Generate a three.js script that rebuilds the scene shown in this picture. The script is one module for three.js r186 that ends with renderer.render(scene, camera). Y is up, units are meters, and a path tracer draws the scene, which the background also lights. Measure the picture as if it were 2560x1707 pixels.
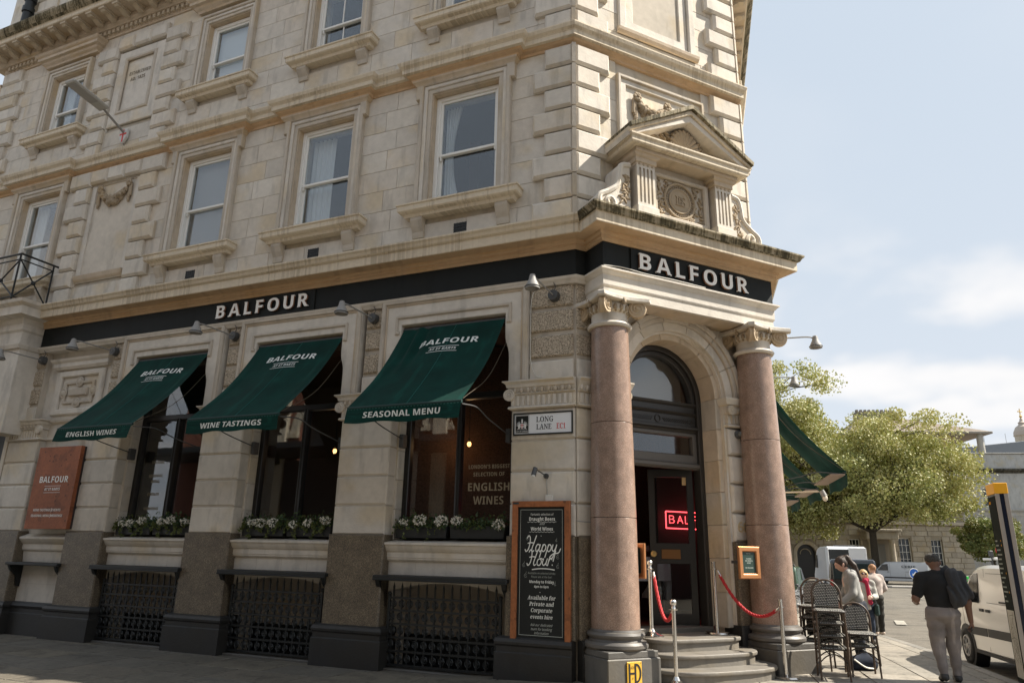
import * as THREE from 'three';
import { mergeGeometries, toCreasedNormals, mergeVertices } from 'three/addons/utils/BufferGeometryUtils.js';
import { TextGeometry } from 'three/addons/geometries/TextGeometry.js';
import { FontLoader } from 'three/addons/loaders/FontLoader.js';
import { MarchingCubes } from 'three/addons/objects/MarchingCubes.js';

// ---------------------------------------------------------------- camera, sky, sun, exposure
const scene = new THREE.Scene();
const camera = new THREE.PerspectiveCamera(51.27, 1024 / 682, 0.1, 900);
camera.position.set(0, 1.55, 0);
{
  const p = THREE.MathUtils.degToRad(16.652), q = THREE.MathUtils.degToRad(1.1988);
  const r0 = new THREE.Vector3(1, 0, 0), u0 = new THREE.Vector3(0, Math.cos(p), Math.sin(p)), f = new THREE.Vector3(0, Math.sin(p), -Math.cos(p));
  const R = r0.clone().multiplyScalar(Math.cos(q)).addScaledVector(u0, Math.sin(q)), U = u0.clone().multiplyScalar(Math.cos(q)).addScaledVector(r0, -Math.sin(q));
  camera.quaternion.setFromRotationMatrix(new THREE.Matrix4().makeBasis(R, U, f.clone().negate()));
}
const renderer = new THREE.WebGLRenderer({ antialias: true });
renderer.toneMapping = THREE.LinearToneMapping;
renderer.toneMappingExposure = 2.05;
renderer.shadowMap.enabled = true;

function rngOf(seed) { let a = seed >>> 0; return () => { a = (a + 0x6d2b79f5) | 0; let t = Math.imul(a ^ (a >>> 15), 1 | a); t = (t + Math.imul(t ^ (t >>> 7), 61 | t)) ^ t; return ((t ^ (t >>> 14)) >>> 0) / 4294967296; }; }
const h2 = (x, y, s) => { let n = Math.imul(x, 374761393) + Math.imul(y, 668265263) + Math.imul(s, 1274126177); n = Math.imul(n ^ (n >>> 13), 1274126177); return ((n ^ (n >>> 16)) >>> 0) / 4294967296; };
const md = (a, n) => ((a % n) + n) % n;
function vnoise(x, y, px, py, s) {
  const x0 = Math.floor(x), y0 = Math.floor(y), fx = x - x0, fy = y - y0, u = fx * fx * (3 - 2 * fx), v = fy * fy * (3 - 2 * fy);
  const g = (i, j) => h2(px ? md(x0 + i, px) : x0 + i, py ? md(y0 + j, py) : y0 + j, s);
  return (g(0, 0) * (1 - u) + g(1, 0) * u) * (1 - v) + (g(0, 1) * (1 - u) + g(1, 1) * u) * v;
}
function fbm(x, y, px, py, s, oct = 4) { let a = 0, w = 0.5, t = 0; for (let o = 0; o < oct; o++) { a += w * vnoise(x, y, px, py, s + o * 17); t += w; w *= 0.5; x *= 2; y *= 2; px *= 2; py *= 2; } return a / t; }
const sstep = (a, b, x) => { const t = Math.min(1, Math.max(0, (x - a) / (b - a))); return t * t * (3 - 2 * t); };
const mix = (a, b, t) => a + (b - a) * t;

const SUN = new THREE.Vector3(0.99, 1.04, 0.03).normalize();
{ // sky: pale spring air with a layer of fair-weather cloud
  const W = 1536, H = 768, d = new Float32Array(W * H * 4);
  for (let j = 0; j < H; j++) {
    const el = ((j + 0.5) / H - 0.5) * Math.PI, sy = Math.sin(el), cy = Math.cos(el);
    for (let i = 0; i < W; i++) {
      const az = ((i + 0.5) / W - 0.5) * 2 * Math.PI, dx = cy * Math.cos(az), dz = cy * Math.sin(az);
      const e = Math.max(sy, 0), t = Math.pow(1 - e, 3.2);
      let r = mix(0.3, 0.405, t), g = mix(0.345, 0.43, t), b = mix(0.402, 0.462, t);
      const glow = Math.pow(Math.max(0, dx * SUN.x + sy * SUN.y + dz * SUN.z), 6) * 0.06;
      r += glow * 1.05; g += glow; b += glow * 0.9;
      if (sy > 0.005) {
        const k = 1 / (sy + 0.14), px = dx * k * 1.55 + 3.7, pz = dz * k * 1.55 + 1.3;
        const big = fbm(px * 0.8, pz * 0.8, 0, 0, 11, 3), c = fbm(px * 1.6 + 9, pz * 1.6, 0, 0, 5, 6);
        const cov = sstep(0.45, 0.64, c * 0.7 + big * 0.45 - 0.02) * sstep(0.0, 0.08, sy) * mix(0.95, 0.06, sstep(0.28, 0.46, sy));
        const lum = 0.475 + 0.07 * (c - 0.5);
        r = mix(r, lum * 1.01, cov); g = mix(g, lum, cov); b = mix(b, lum * 1.0, cov);
      }
      if (sy < 0) { r = 0.3; g = 0.29; b = 0.27; }
      const o = (j * W + i) * 4; d[o] = r; d[o + 1] = g; d[o + 2] = b; d[o + 3] = 1;
    }
  }
  const sky = new THREE.DataTexture(d, W, H, THREE.RGBAFormat, THREE.FloatType);
  sky.mapping = THREE.EquirectangularReflectionMapping; sky.magFilter = THREE.LinearFilter; sky.needsUpdate = true;
  scene.background = sky; scene.environment = sky;
}
const sun = new THREE.DirectionalLight(new THREE.Color(1, 0.93, 0.82), 5.0);
sun.position.copy(SUN).multiplyScalar(80).add(new THREE.Vector3(5, 0, -20));
sun.target.position.set(5, 0, -20);
sun.castShadow = true; sun.shadow.radius = 1.2; sun.shadow.mapSize.set(4096, 4096);
Object.assign(sun.shadow.camera, { left: -60, right: 60, top: 60, bottom: -60, near: 1, far: 200 });
scene.add(sun, sun.target);

// ---------------------------------------------------------------- helpers
class Fr { // a facade's own frame: x along it to the viewer's right, y up, z out of the wall
  constructor(o, az) { this.o = new THREE.Vector3(...o); this.turn = az; this.x = new THREE.Vector3(Math.cos(az), 0, -Math.sin(az)); this.z = new THREE.Vector3(Math.sin(az), 0, Math.cos(az)); }
  w(x, y, z) { return this.o.clone().addScaledVector(this.x, x).addScaledVector(this.z, z).setY(y + this.o.y); }
  local(p) { const d = p.clone().sub(this.o); return [d.dot(this.x), p.y, d.dot(this.z)]; }
}
const FW = new Fr([0, 0, 0], 0);
const FA = new Fr([0.885, 0, -9.4606], -0.40921);
const FB = new Fr([0.885, 0, -9.4606], 0.45892);
const WB = 3.52;
const FC = new Fr(FB.w(WB, 0, 0).toArray(), 1.32);

class G { // collects triangles of one part
  constructor() { this.p = []; this.list = []; }
  tri(a, b, c) { this.p.push(...a, ...b, ...c); return this; }
  quad(a, b, c, d) { return this.tri(a, b, c).tri(a, c, d); }
  box(x0, x1, y0, y1, z0, z1) {
    const v = (i, j, k) => [i ? x1 : x0, j ? y1 : y0, k ? z1 : z0];
    return this.quad(v(0, 0, 1), v(1, 0, 1), v(1, 1, 1), v(0, 1, 1)).quad(v(1, 0, 0), v(0, 0, 0), v(0, 1, 0), v(1, 1, 0))
      .quad(v(1, 0, 1), v(1, 0, 0), v(1, 1, 0), v(1, 1, 1)).quad(v(0, 0, 0), v(0, 0, 1), v(0, 1, 1), v(0, 1, 0))
      .quad(v(0, 1, 1), v(1, 1, 1), v(1, 1, 0), v(0, 1, 0)).quad(v(0, 0, 0), v(1, 0, 0), v(1, 0, 1), v(0, 0, 1));
  }
  block(x0, x1, y0, y1, z0, z1, c = 0.01) { // box whose front edges are chamfered
    const m = z1 - c, b = [[x0, y0], [x1, y0], [x1, y1], [x0, y1]], f = [[x0 + c, y0 + c], [x1 - c, y0 + c], [x1 - c, y1 - c], [x0 + c, y1 - c]];
    for (let i = 0; i < 4; i++) { const j = (i + 1) % 4; this.quad([...b[i], z0], [...b[j], z0], [...b[j], m], [...b[i], m]).quad([...b[i], m], [...b[j], m], [...f[j], z1], [...f[i], z1]); }
    return this.quad([...f[0], z1], [...f[1], z1], [...f[2], z1], [...f[3], z1]).quad([...b[1], z0], [...b[0], z0], [...b[3], z0], [...b[2], z0]);
  }
  cbox(x0, x1, y0, y1, z0, z1, c = 0.005) { // box with all edges chamfered
    const X = [x0, x1], Y = [y0, y1], Z = [z0, z1], s = [1, -1];
    const P = (i, j, k, ax) => [X[i] + (ax === 0 ? 0 : s[i] * c), Y[j] + (ax === 1 ? 0 : s[j] * c), Z[k] + (ax === 2 ? 0 : s[k] * c)];
    const q = (a, b, cc, d, flip) => flip ? this.quad(d, cc, b, a) : this.quad(a, b, cc, d);
    for (let k = 0; k < 2; k++) q(P(0, 0, k, 2), P(1, 0, k, 2), P(1, 1, k, 2), P(0, 1, k, 2), !k);
    for (let k = 0; k < 2; k++) q(P(k, 0, 1, 0), P(k, 0, 0, 0), P(k, 1, 0, 0), P(k, 1, 1, 0), !k);
    for (let k = 0; k < 2; k++) q(P(0, k, 1, 1), P(1, k, 1, 1), P(1, k, 0, 1), P(0, k, 0, 1), !k);
    for (let i = 0; i < 2; i++) for (let j = 0; j < 2; j++) {
      q(P(i, j, 0, 0), P(i, j, 0, 1), P(i, j, 1, 1), P(i, j, 1, 0), (i + j) % 2 === 0);
      q(P(i, 0, j, 0), P(i, 1, j, 0), P(i, 1, j, 2), P(i, 0, j, 2), (i + j) % 2 === 1);
      q(P(0, i, j, 1), P(0, i, j, 2), P(1, i, j, 2), P(1, i, j, 1), (i + j) % 2 === 1);
      for (let k = 0; k < 2; k++) { const t = [P(i, j, k, 0), P(i, j, k, 1), P(i, j, k, 2)]; (i + j + k) % 2 ? this.tri(t[0], t[1], t[2]) : this.tri(t[0], t[2], t[1]); }
    }
    return this;
  }
  add(g, m) { let q = g.index ? g.toNonIndexed() : g; const a = q.attributes.position, v = new THREE.Vector3(); for (let i = 0; i < a.count; i++) { v.fromBufferAttribute(a, i); if (m) v.applyMatrix4(m); this.p.push(v.x, v.y, v.z); } return this; }
  tube(pts, r, seg = 8, closed = false, n) { const c = new THREE.CatmullRomCurve3(pts.map((p) => p.isVector3 ? p : new THREE.Vector3(...p)), closed, 'centripetal'); return this.add(new THREE.TubeGeometry(c, n ?? Math.max(2, pts.length * 4), r, seg, closed)); }
  rod(a, b, r0, r1 = r0, seg = 8) { // capped tapered rod from a to b
    const A = new THREE.Vector3(...a), B = new THREE.Vector3(...b), d = B.clone().sub(A), L = d.length();
    const q = new THREE.Quaternion().setFromUnitVectors(new THREE.Vector3(0, 1, 0), d.normalize());
    return this.add(new THREE.CylinderGeometry(r1, r0, L, seg), new THREE.Matrix4().compose(A.add(B).multiplyScalar(0.5), q, new THREE.Vector3(1, 1, 1)));
  }
  ball(x, y, z, rx, ry = rx, rz = rx, w = 10, h = 7) { return this.add(new THREE.SphereGeometry(1, w, h), new THREE.Matrix4().makeScale(rx, ry, rz).setPosition(x, y, z)); }
  lathe(pts, x = 0, y = 0, z = 0, seg = 24) { return this.add(new THREE.LatheGeometry(pts.map(([r, h]) => new THREE.Vector2(r, h)), seg), new THREE.Matrix4().setPosition(x, y, z)); }
  extrude(pts, z0, z1, holes = [], bevel = 0, curve = 6) { // outline in x,y pushed from z0 to z1
    const s = pts instanceof THREE.Path ? pts : new THREE.Shape(pts.map(([x, y]) => new THREE.Vector2(x, y)));
    for (const h of holes) s.holes.push(h instanceof THREE.Path ? h : new THREE.Path(h.map(([x, y]) => new THREE.Vector2(x, y))));
    const o = bevel ? { depth: z1 - z0 - 2 * bevel, bevelEnabled: true, bevelThickness: bevel, bevelSize: bevel, bevelOffset: -bevel, bevelSegments: 1, curveSegments: curve } : { depth: z1 - z0, bevelEnabled: false, curveSegments: curve };
    return this.add(new THREE.ExtrudeGeometry(s, o), new THREE.Matrix4().setPosition(0, 0, z0 + bevel));
  }
  sweep(path, prof, o = {}) { // moulding: profile [out, height] run along a path of [x, z] points, mitred
    const n = path.length, off = [];
    for (let i = 0; i < n; i++) {
      const d = (a, b) => { const l = Math.hypot(b[0] - a[0], b[1] - a[1]) || 1; return [(b[0] - a[0]) / l, (b[1] - a[1]) / l]; };
      const d0 = i ? d(path[i - 1], path[i]) : o.closed ? d(path[n - 2], path[0]) : null, d1 = i < n - 1 ? d(path[i], path[i + 1]) : o.closed ? d(path[0], path[1]) : null;
      const a = d0 ?? d1, b = d1 ?? d0, n0 = [-a[1], a[0]], n1 = [-b[1], b[0]], m = [n0[0] + n1[0], n0[1] + n1[1]], k = 2 / Math.max(0.25, m[0] * m[0] + m[1] * m[1]);
      off.push([m[0] * k, m[1] * k]);
    }
    const P = (i, j) => [path[i][0] + off[i][0] * prof[j][0], prof[j][1], path[i][1] + off[i][1] * prof[j][0]];
    for (let i = 0; i < n - 1; i++) for (let j = 0; j < prof.length - 1; j++) this.quad(P(i, j), P(i + 1, j), P(i + 1, j + 1), P(i, j + 1));
    if (o.caps !== false && !o.closed) {
      const sh = THREE.ShapeUtils.triangulateShape(prof.map(([x, y]) => new THREE.Vector2(x, y)), []);
      for (const [a, b, c] of sh) { this.tri(P(0, a), P(0, c), P(0, b)); this.tri(P(n - 1, a), P(n - 1, b), P(n - 1, c)); }
    }
    return this;
  }
  geo(crease = 0, uo = [0, 0]) {
    const g = new THREE.BufferGeometry(), p = new Float32Array(this.p), uv = new Float32Array(p.length / 3 * 2);
    g.setAttribute('position', new THREE.BufferAttribute(p, 3)); g.computeVertexNormals();
    const nn = g.attributes.normal.array;
    for (let i = 0; i < p.length / 3; i++) {
      const f = Math.floor(i / 3) * 9, ax = Math.abs(nn[f]), ay = Math.abs(nn[f + 1]), az = Math.abs(nn[f + 2]), x = p[i * 3], y = p[i * 3 + 1], z = p[i * 3 + 2];
      const [u, v] = ay > 0.75 ? [x, z] : ax > az ? [z, y] : [x, y];
      uv[i * 2] = u + uo[0]; uv[i * 2 + 1] = v + uo[1];
    }
    g.setAttribute('uv', new THREE.BufferAttribute(uv, 2));
    return crease ? toCreasedNormals(g, crease) : g;
  }
}
const used = new Map();
function numbered(n) { const k = used.get(n) ?? 0; used.set(n, k + 1); return k ? n + '_' + String(k).padStart(3, '0') : n; }
function thing(name, label, category, fr = FW, at = [0, 0, 0], group, turn = 0) {
  const o = new THREE.Group(); o.name = numbered(name); o.position.copy(fr.w(...at)); o.rotation.y = fr.turn + turn; o.userData = { label, category };
  if (group) o.userData.group = group;
  scene.add(o); return o;
}
function part(name, g, mat, parent, o = {}) { // g: a G, or a geometry
  const m = new THREE.Mesh(g instanceof G ? g.geo(o.crease ?? 0, o.uo) : g, mat);
  m.name = name; m.castShadow = m.receiveShadow = true;
  if (o.fr) { m.position.copy(o.fr.o); m.rotation.y = o.fr.turn; }
  if (o.at) m.position.set(...o.at);
  if (o.label) m.userData.label = o.label;
  if (o.kind) m.userData.kind = o.kind;
  parent.add(m); return m;
}
function struct(name, g, mat, o = {}) { const m = part(numbered(name), g, mat, scene, o); m.userData.kind = o.kind ?? 'structure'; return m; }
function copyOf(root, at, turn, label, group) { const r = root.clone(); r.name = numbered(root.name.replace(/_\d{3}$/, '')); r.userData = { ...root.userData }; if (label) r.userData.label = label; if (group) r.userData.group = group; r.position.copy(at); if (turn !== undefined) r.rotation.y = turn; scene.add(r); return r; }
const inFr = (parent, fr) => { parent.position.copy(fr.o); parent.rotation.y = fr.turn; return parent; };

// ---------------------------------------------------------------- materials
function tex(size, f, o = {}) { // f(u, v) -> [r, g, b] in 0..1, tiles
  const W = size, H = o.h ?? size, d = new Uint8Array(W * H * 4);
  for (let j = 0; j < H; j++) for (let i = 0; i < W; i++) { const c = f(i / W, j / H), k = (j * W + i) * 4; d[k] = Math.max(0, Math.min(255, c[0] * 255)); d[k + 1] = Math.max(0, Math.min(255, c[1] * 255)); d[k + 2] = Math.max(0, Math.min(255, c[2] * 255)); d[k + 3] = 255; }
  const t = new THREE.DataTexture(d, W, H); t.wrapS = t.wrapT = THREE.RepeatWrapping; t.magFilter = THREE.LinearFilter; t.minFilter = THREE.LinearMipmapLinearFilter; t.generateMipmaps = true;
  if (o.srgb !== false) t.colorSpace = THREE.SRGBColorSpace;
  if (o.repeat) t.repeat.set(o.repeat[0], o.repeat[1] ?? o.repeat[0]);
  t.needsUpdate = true; return t;
}
const lin = (r, g, b) => new THREE.Color().setRGB(r, g, b);
const std = (color, rough = 0.85, o = {}) => new THREE.MeshStandardMaterial({ color, roughness: rough, ...o });
const M = {};
const stoneMap = tex(1024, (u, v) => {
  const a = fbm(u * 6, v * 6, 6, 6, 1, 5), b = fbm(u * 40, v * 40, 40, 40, 7, 3), s = fbm(u * 24, v * 5, 24, 5, 13, 4), br = sstep(0.55, 0.8, fbm(u * 4, v * 4, 4, 4, 29, 5));
  const k = 0.93 + 0.1 * (a - 0.5) + 0.07 * (b - 0.5) - 0.07 * sstep(0.56, 0.8, s);
  const pit = h2(Math.floor(u * 1024), Math.floor(v * 1024), 3) > 0.9985 ? 0.75 : 1;
  return [k * pit, k * pit * (1 - 0.03 * br), k * pit * (1 - 0.09 * br)];
}, { repeat: [0.33] });
const stoneBump = tex(512, (u, v) => { const a = fbm(u * 60, v * 60, 60, 60, 3, 3), b = fbm(u * 8, v * 8, 8, 8, 9, 3); const k = 0.5 * a + 0.5 * b; return [k, k, k]; }, { repeat: [0.7], srgb: false });
const weatherMap = tex(768, (u, v) => { // run-off: black and pale streaks with a ragged grain
  const a = fbm(u * 210, v * 3, 210, 3, 21, 3), p = fbm(u * 17, v * 2, 17, 2, 31, 4), f = fbm(u * 80, v * 80, 80, 80, 41, 2);
  const d = sstep(0.5, 0.78, a * 0.5 + p * 0.62 - 0.05 + (f - 0.5) * 0.2), k = mix(0.97, 0.83, d) + (f - 0.5) * 0.08;
  return [k, k * mix(0.985, 0.97, d), k * mix(0.95, 0.92, d)];
}, { repeat: [0.2, 0.5] });
const mossMap = tex(768, (u, v) => { // tops of the cornices: nearly black crust, broken up
  const a = fbm(u * 330, v * 5, 330, 5, 51, 3), p = fbm(u * 40, v * 3, 40, 3, 61, 4), f = fbm(u * 150, v * 90, 150, 90, 71, 2);
  const d = sstep(0.3, 0.72, a * 0.5 + p * 0.55 - 0.03 + (f - 0.5) * 0.3), k = mix(0.82, 0.32, d) + (f - 0.5) * 0.12;
  return [k * mix(1, 1.04, d), k * mix(0.97, 1.0, d), k * mix(0.9, 0.8, d)];
}, { repeat: [0.2, 0.6] });
const STONE = lin(0.7, 0.645, 0.565);
M.stone = std(STONE, 0.88, { map: stoneMap, bumpMap: stoneBump, bumpScale: 0.004 });
M.ashlar = [[1, 1, 1], [0.96, 0.96, 0.96], [1.03, 1.03, 1.02], [0.97, 0.95, 0.92], [0.93, 0.925, 0.915], [1.0, 0.98, 0.96]].map((k) => std(lin(STONE.r * k[0], STONE.g * k[1], STONE.b * k[2]), 0.88, { map: stoneMap, bumpMap: stoneBump, bumpScale: 0.004 }));
M.joint = std(lin(0.53, 0.475, 0.395), 0.95, { map: stoneMap });
M.warm = std(lin(0.6, 0.495, 0.375), 0.88, { map: stoneMap, bumpMap: stoneBump, bumpScale: 0.004 });   // mouldings keep an ochre patina
M.ochre = std(lin(0.62, 0.43, 0.26), 0.88, { map: stoneMap, bumpMap: stoneBump, bumpScale: 0.004 });   // bed mouldings: brown stain, with warm bounce light put into the colour
M.mould = std(lin(0.57, 0.505, 0.42), 0.88, { map: stoneMap, bumpMap: stoneBump, bumpScale: 0.004 });
M.weather = std(lin(0.68, 0.61, 0.51), 0.9, { map: weatherMap, bumpMap: stoneBump, bumpScale: 0.004 });
M.moss = std(lin(0.55, 0.5, 0.42), 0.95, { map: mossMap, bumpMap: stoneBump, bumpScale: 0.006 });
M.carve = std(lin(0.42, 0.335, 0.235), 0.9, { map: stoneMap, bumpMap: stoneBump, bumpScale: 0.005 });
const roughMap = tex(512, (u, v) => { const c = fbm(u * 56, v * 56, 56, 56, 81, 2), k = 0.95 - 0.26 * sstep(0.48, 0.66, c); return [k, k * 0.97, k * 0.92]; }, { repeat: [1.7] });
const roughBump = tex(512, (u, v) => { const c = fbm(u * 56, v * 56, 56, 56, 81, 2), k = 1 - sstep(0.46, 0.6, c); return [k, k, k]; }, { repeat: [1.7], srgb: false });
M.vermic = std(lin(0.62, 0.56, 0.48), 0.95, { map: roughMap, bumpMap: roughBump, bumpScale: 0.008 });
const speck = (seed, cols, n) => tex(512, (u, v) => { const a = fbm(u * n, v * n, n, n, seed, 2), b = vnoise(u * n * 1.7, v * n * 1.7, Math.round(n * 1.7), Math.round(n * 1.7), seed + 5), c = fbm(u * 5, v * 5, 5, 5, seed + 9, 3); let k = cols[0]; if (a > 0.55) k = cols[1]; if (b > 0.72) k = cols[2]; if (a < 0.36) k = cols[3]; const q = 0.9 + 0.25 * (c - 0.5); return k.map((z) => z * q); }, { repeat: [1.4] });
M.granite = std(lin(0.66, 0.61, 0.54), 0.42, { map: speck(101, [[0.58, 0.54, 0.48], [0.48, 0.445, 0.395], [0.36, 0.335, 0.305], [0.7, 0.65, 0.57]], 100) });
M.pink = std(lin(0.78, 0.78, 0.77), 0.27, { map: speck(131, [[0.73, 0.61, 0.54], [0.67, 0.55, 0.48], [0.57, 0.49, 0.45], [0.79, 0.69, 0.62]], 170) });
M.plinth = std(lin(0.03, 0.029, 0.028), 0.55, { map: stoneMap, bumpMap: stoneBump, bumpScale: 0.003 });
M.plinthGrey = std(lin(0.12, 0.112, 0.1), 0.6, { map: stoneMap, bumpMap: stoneBump, bumpScale: 0.003 });
M.black = std(lin(0.012, 0.014, 0.015), 0.45);
M.fascia = new THREE.MeshPhysicalMaterial({ color: lin(0.013, 0.0155, 0.0155), roughness: 0.65, specularIntensity: 0.45, map: stoneMap });
M.iron = std(lin(0.012, 0.0135, 0.0135), 0.5);
M.darkwood = std(lin(0.025, 0.022, 0.019), 0.45);
M.doorwood = std(lin(0.013, 0.012, 0.011), 0.35);
M.white = std(lin(0.78, 0.77, 0.73), 0.5);
M.offwhite = std(lin(0.66, 0.64, 0.58), 0.6);
M.lettering = std(lin(0.8, 0.77, 0.72), 0.5);
M.brass = std(lin(0.6, 0.42, 0.18), 0.3, { metalness: 1 });
M.steel = std(lin(0.62, 0.6, 0.57), 0.22, { metalness: 1 });
M.greymetal = std(lin(0.26, 0.25, 0.235), 0.6);
M.darkmetal = std(lin(0.06, 0.06, 0.06), 0.5);
M.glass = new THREE.MeshPhysicalMaterial({ color: lin(0.9, 0.93, 0.95), roughness: 0.02, transmission: 1, thickness: 0, ior: 1.68, specularIntensity: 1 });
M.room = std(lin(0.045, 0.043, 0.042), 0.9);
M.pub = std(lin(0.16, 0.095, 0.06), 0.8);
M.curtain = new THREE.MeshPhysicalMaterial({ color: lin(0.6, 0.6, 0.58), roughness: 0.95 });
M.blind = std(lin(0.32, 0.29, 0.26), 0.9);
// ---------------------------------------------------------------- the corner pub: Long Lane front (frame FA)
const font = await new FontLoader().loadAsync('fonts/droid/droid_sans_bold.typeface.json');
const fontR = await new FontLoader().loadAsync('fonts/droid/droid_sans_regular.typeface.json');
const fontS = await new FontLoader().loadAsync('fonts/droid/droid_serif_regular.typeface.json');
const fontSB = await new FontLoader().loadAsync('fonts/droid/droid_serif_bold.typeface.json');
const pub = new THREE.Group(); pub.name = numbered('corner_pub_building'); scene.add(pub);
pub.userData = { label: 'pale stone corner pub with pink granite columns and black fascia', category: 'building' };
const rnd = rngOf(7);
const pick = (a) => a[Math.floor(rnd() * a.length)];
const CX = [-1.95, -4.83, -7.71], C5 = -12.7, CS = -10.28;

const worldPath = (fr, pts) => pts.map(([x, z]) => { const p = fr.w(x, 0, z); return [p.x, p.z]; });
function ashlar(parent, x0, x1, y0, y1, rows, excl, z, seed, o = {}) { // coursed stones between the openings, each its own piece
  const r = rngOf(seed), ch = (y1 - y0) / rows;
  for (let k = 0; k < rows; k++) {
    const ya = y0 + k * ch, yb = ya + ch;
    let spans = [[x0, x1]];
    for (const [a, b, c, d] of excl) if (yb - 0.04 > c && ya + 0.04 < d) spans = spans.flatMap(([p, q]) => b <= p || a >= q ? [[p, q]] : [[p, a], [b, q]].filter(([m, n]) => n - m > 0.06));
    for (const [a, b] of spans) {
      const n = Math.max(1, Math.round((b - a) / (o.len ?? 0.8))), cuts = [a];
      for (let i = 1; i < n; i++) cuts.push(a + (b - a) * (i + (k % 2 ? 0.22 : -0.18) + (r() - 0.5) * 0.2) / n);
      cuts.push(b);
      for (let i = 0; i < cuts.length - 1; i++) part('ashlar_block', new G().block(cuts[i] + 0.0025, cuts[i + 1] - 0.0025, ya + 0.0025, yb - 0.0025, z - 0.05, z + (r() - 0.5) * 0.002, 0.004), M.ashlar[Math.floor(r() * 6)], parent, { uo: [r() * 3, r() * 3] });
    }
  }
}
const rect = (x0, x1, y0, y1) => [[x0, y0], [x1, y0], [x1, y1], [x0, y1]];
const ring = (c, hw0, y0, yt0, hw1, yt1) => [[c - hw1, y0], [c - hw1, yt1], [c + hw1, yt1], [c + hw1, y0], [c + hw0, y0], [c + hw0, yt0], [c - hw0, yt0], [c - hw0, y0]]; // inverted U

// ---- upper wall
const open1 = [...CX, C5].map((c) => [c - 0.64, c + 0.64, 6.95, 9.14]), open2 = [...CX, C5].map((c) => [c - 0.59, c + 0.59, 10.65, 12.42]);
const wallA = part('wall', new G().extrude(rect(-15.3, -0.04, 6.1, 13.2), -0.6, -0.13, [...open1, ...open2].map((r) => rect(...r))), M.joint, pub, { fr: FA });
const exA = [...[...CX, C5].map((c) => [c - 0.84, c + 0.84, 6.9, 9.5]), ...[...CX, C5].map((c) => [c - 0.76, c + 0.76, 10.6, 13.1]), [CS - 0.72, CS + 0.72, 6.75, 9.02], [CS - 0.72, CS + 0.72, 10.45, 12.45]];
ashlar(wallA, -15.26, -0.06, 6.29, 9.41, 8, exA, -0.1, 41);
ashlar(wallA, -15.26, -0.06, 9.6, 13.02, 9, exA, -0.1, 43);

// ---- quoins (long and short), at the corner, beside the tablet bay and at the far end
const wallQ = (fr, x0, x1, y0, y1, uo) => part('quoin_block', new G().block(x0, x1, y0, y1, -0.115, 0, 0.042), M.ashlar[Math.floor(rnd() * 6)], pub, { fr, uo: [rnd() * 3, rnd() * 3] });
for (let k = 0; k < 8; k++) {
  const y0 = 6.29 + k * 0.39, y1 = y0 + 0.365, lo = k % 2;
  if (y1 > 9.42) break;
  wallQ(FA, lo ? -0.51 : -0.7, -0.035, y0, y1); wallQ(FB, 0.035, lo ? 0.69 : 0.5, y0, y1);
  wallQ(FB, WB - (lo ? 0.69 : 0.5), WB - 0.035, y0, y1); wallQ(FC, 0.035, lo ? 0.7 : 0.5, y0, y1);
  for (const s of [-1, 1]) { const a = CS + s * 0.76, b = CS + s * (lo ? 1.42 : 1.2); wallQ(FA, Math.min(a, b), Math.max(a, b), y0, y1); }
  wallQ(FA, -15.28, -15.28 + (lo ? 0.9 : 0.7), y0, y1);
}
for (let k = 0; k < 9; k++) {
  const y0 = 9.72 + k * 0.37, y1 = y0 + 0.345, lo = k % 2;
  wallQ(FA, lo ? -0.7 : -0.51, -0.035, y0, y1); wallQ(FB, 0.035, lo ? 0.5 : 0.69, y0, y1);
  wallQ(FB, WB - (lo ? 0.5 : 0.69), WB - 0.035, y0, y1); wallQ(FC, 0.035, lo ? 0.5 : 0.7, y0, y1);
  if (k < 8) for (const s of [-1, 1]) { const a = CS + s * 0.76, b = CS + s * (lo ? 1.42 : 1.2); wallQ(FA, Math.min(a, b), Math.max(a, b), y0, y1); }
  wallQ(FA, -15.28, -15.28 + (lo ? 0.9 : 0.7), y0, y1);
}
for (const [y0, y1] of [[9.05, 9.38], [12.5, 12.83]]) for (const i of [-1, 0, 1]) wallQ(FA, CS + i * 0.52 - 0.25, CS + i * 0.52 + 0.25, y0, y1);
for (const [f, g, xa, xb] of [[FA, FB, -0.035, 0.035], [FB, FC, WB - 0.035, 0.035]]) { // chamfered arris of each quoin course
  const arris = (y0, y1) => part('corner_arris', new G().sweep([...worldPath(f, [[xa, 0]]), ...worldPath(g, [[xb, 0]])], [[-0.12, y0], [-0.004, y0], [-0.004, y1], [-0.12, y1]]), M.mould, pub);
  for (let k = 0; k < 8; k++) arris(6.29 + k * 0.39, 6.655 + k * 0.39); for (let k = 0; k < 9; k++) arris(9.72 + k * 0.37, 10.065 + k * 0.37);
}

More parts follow.
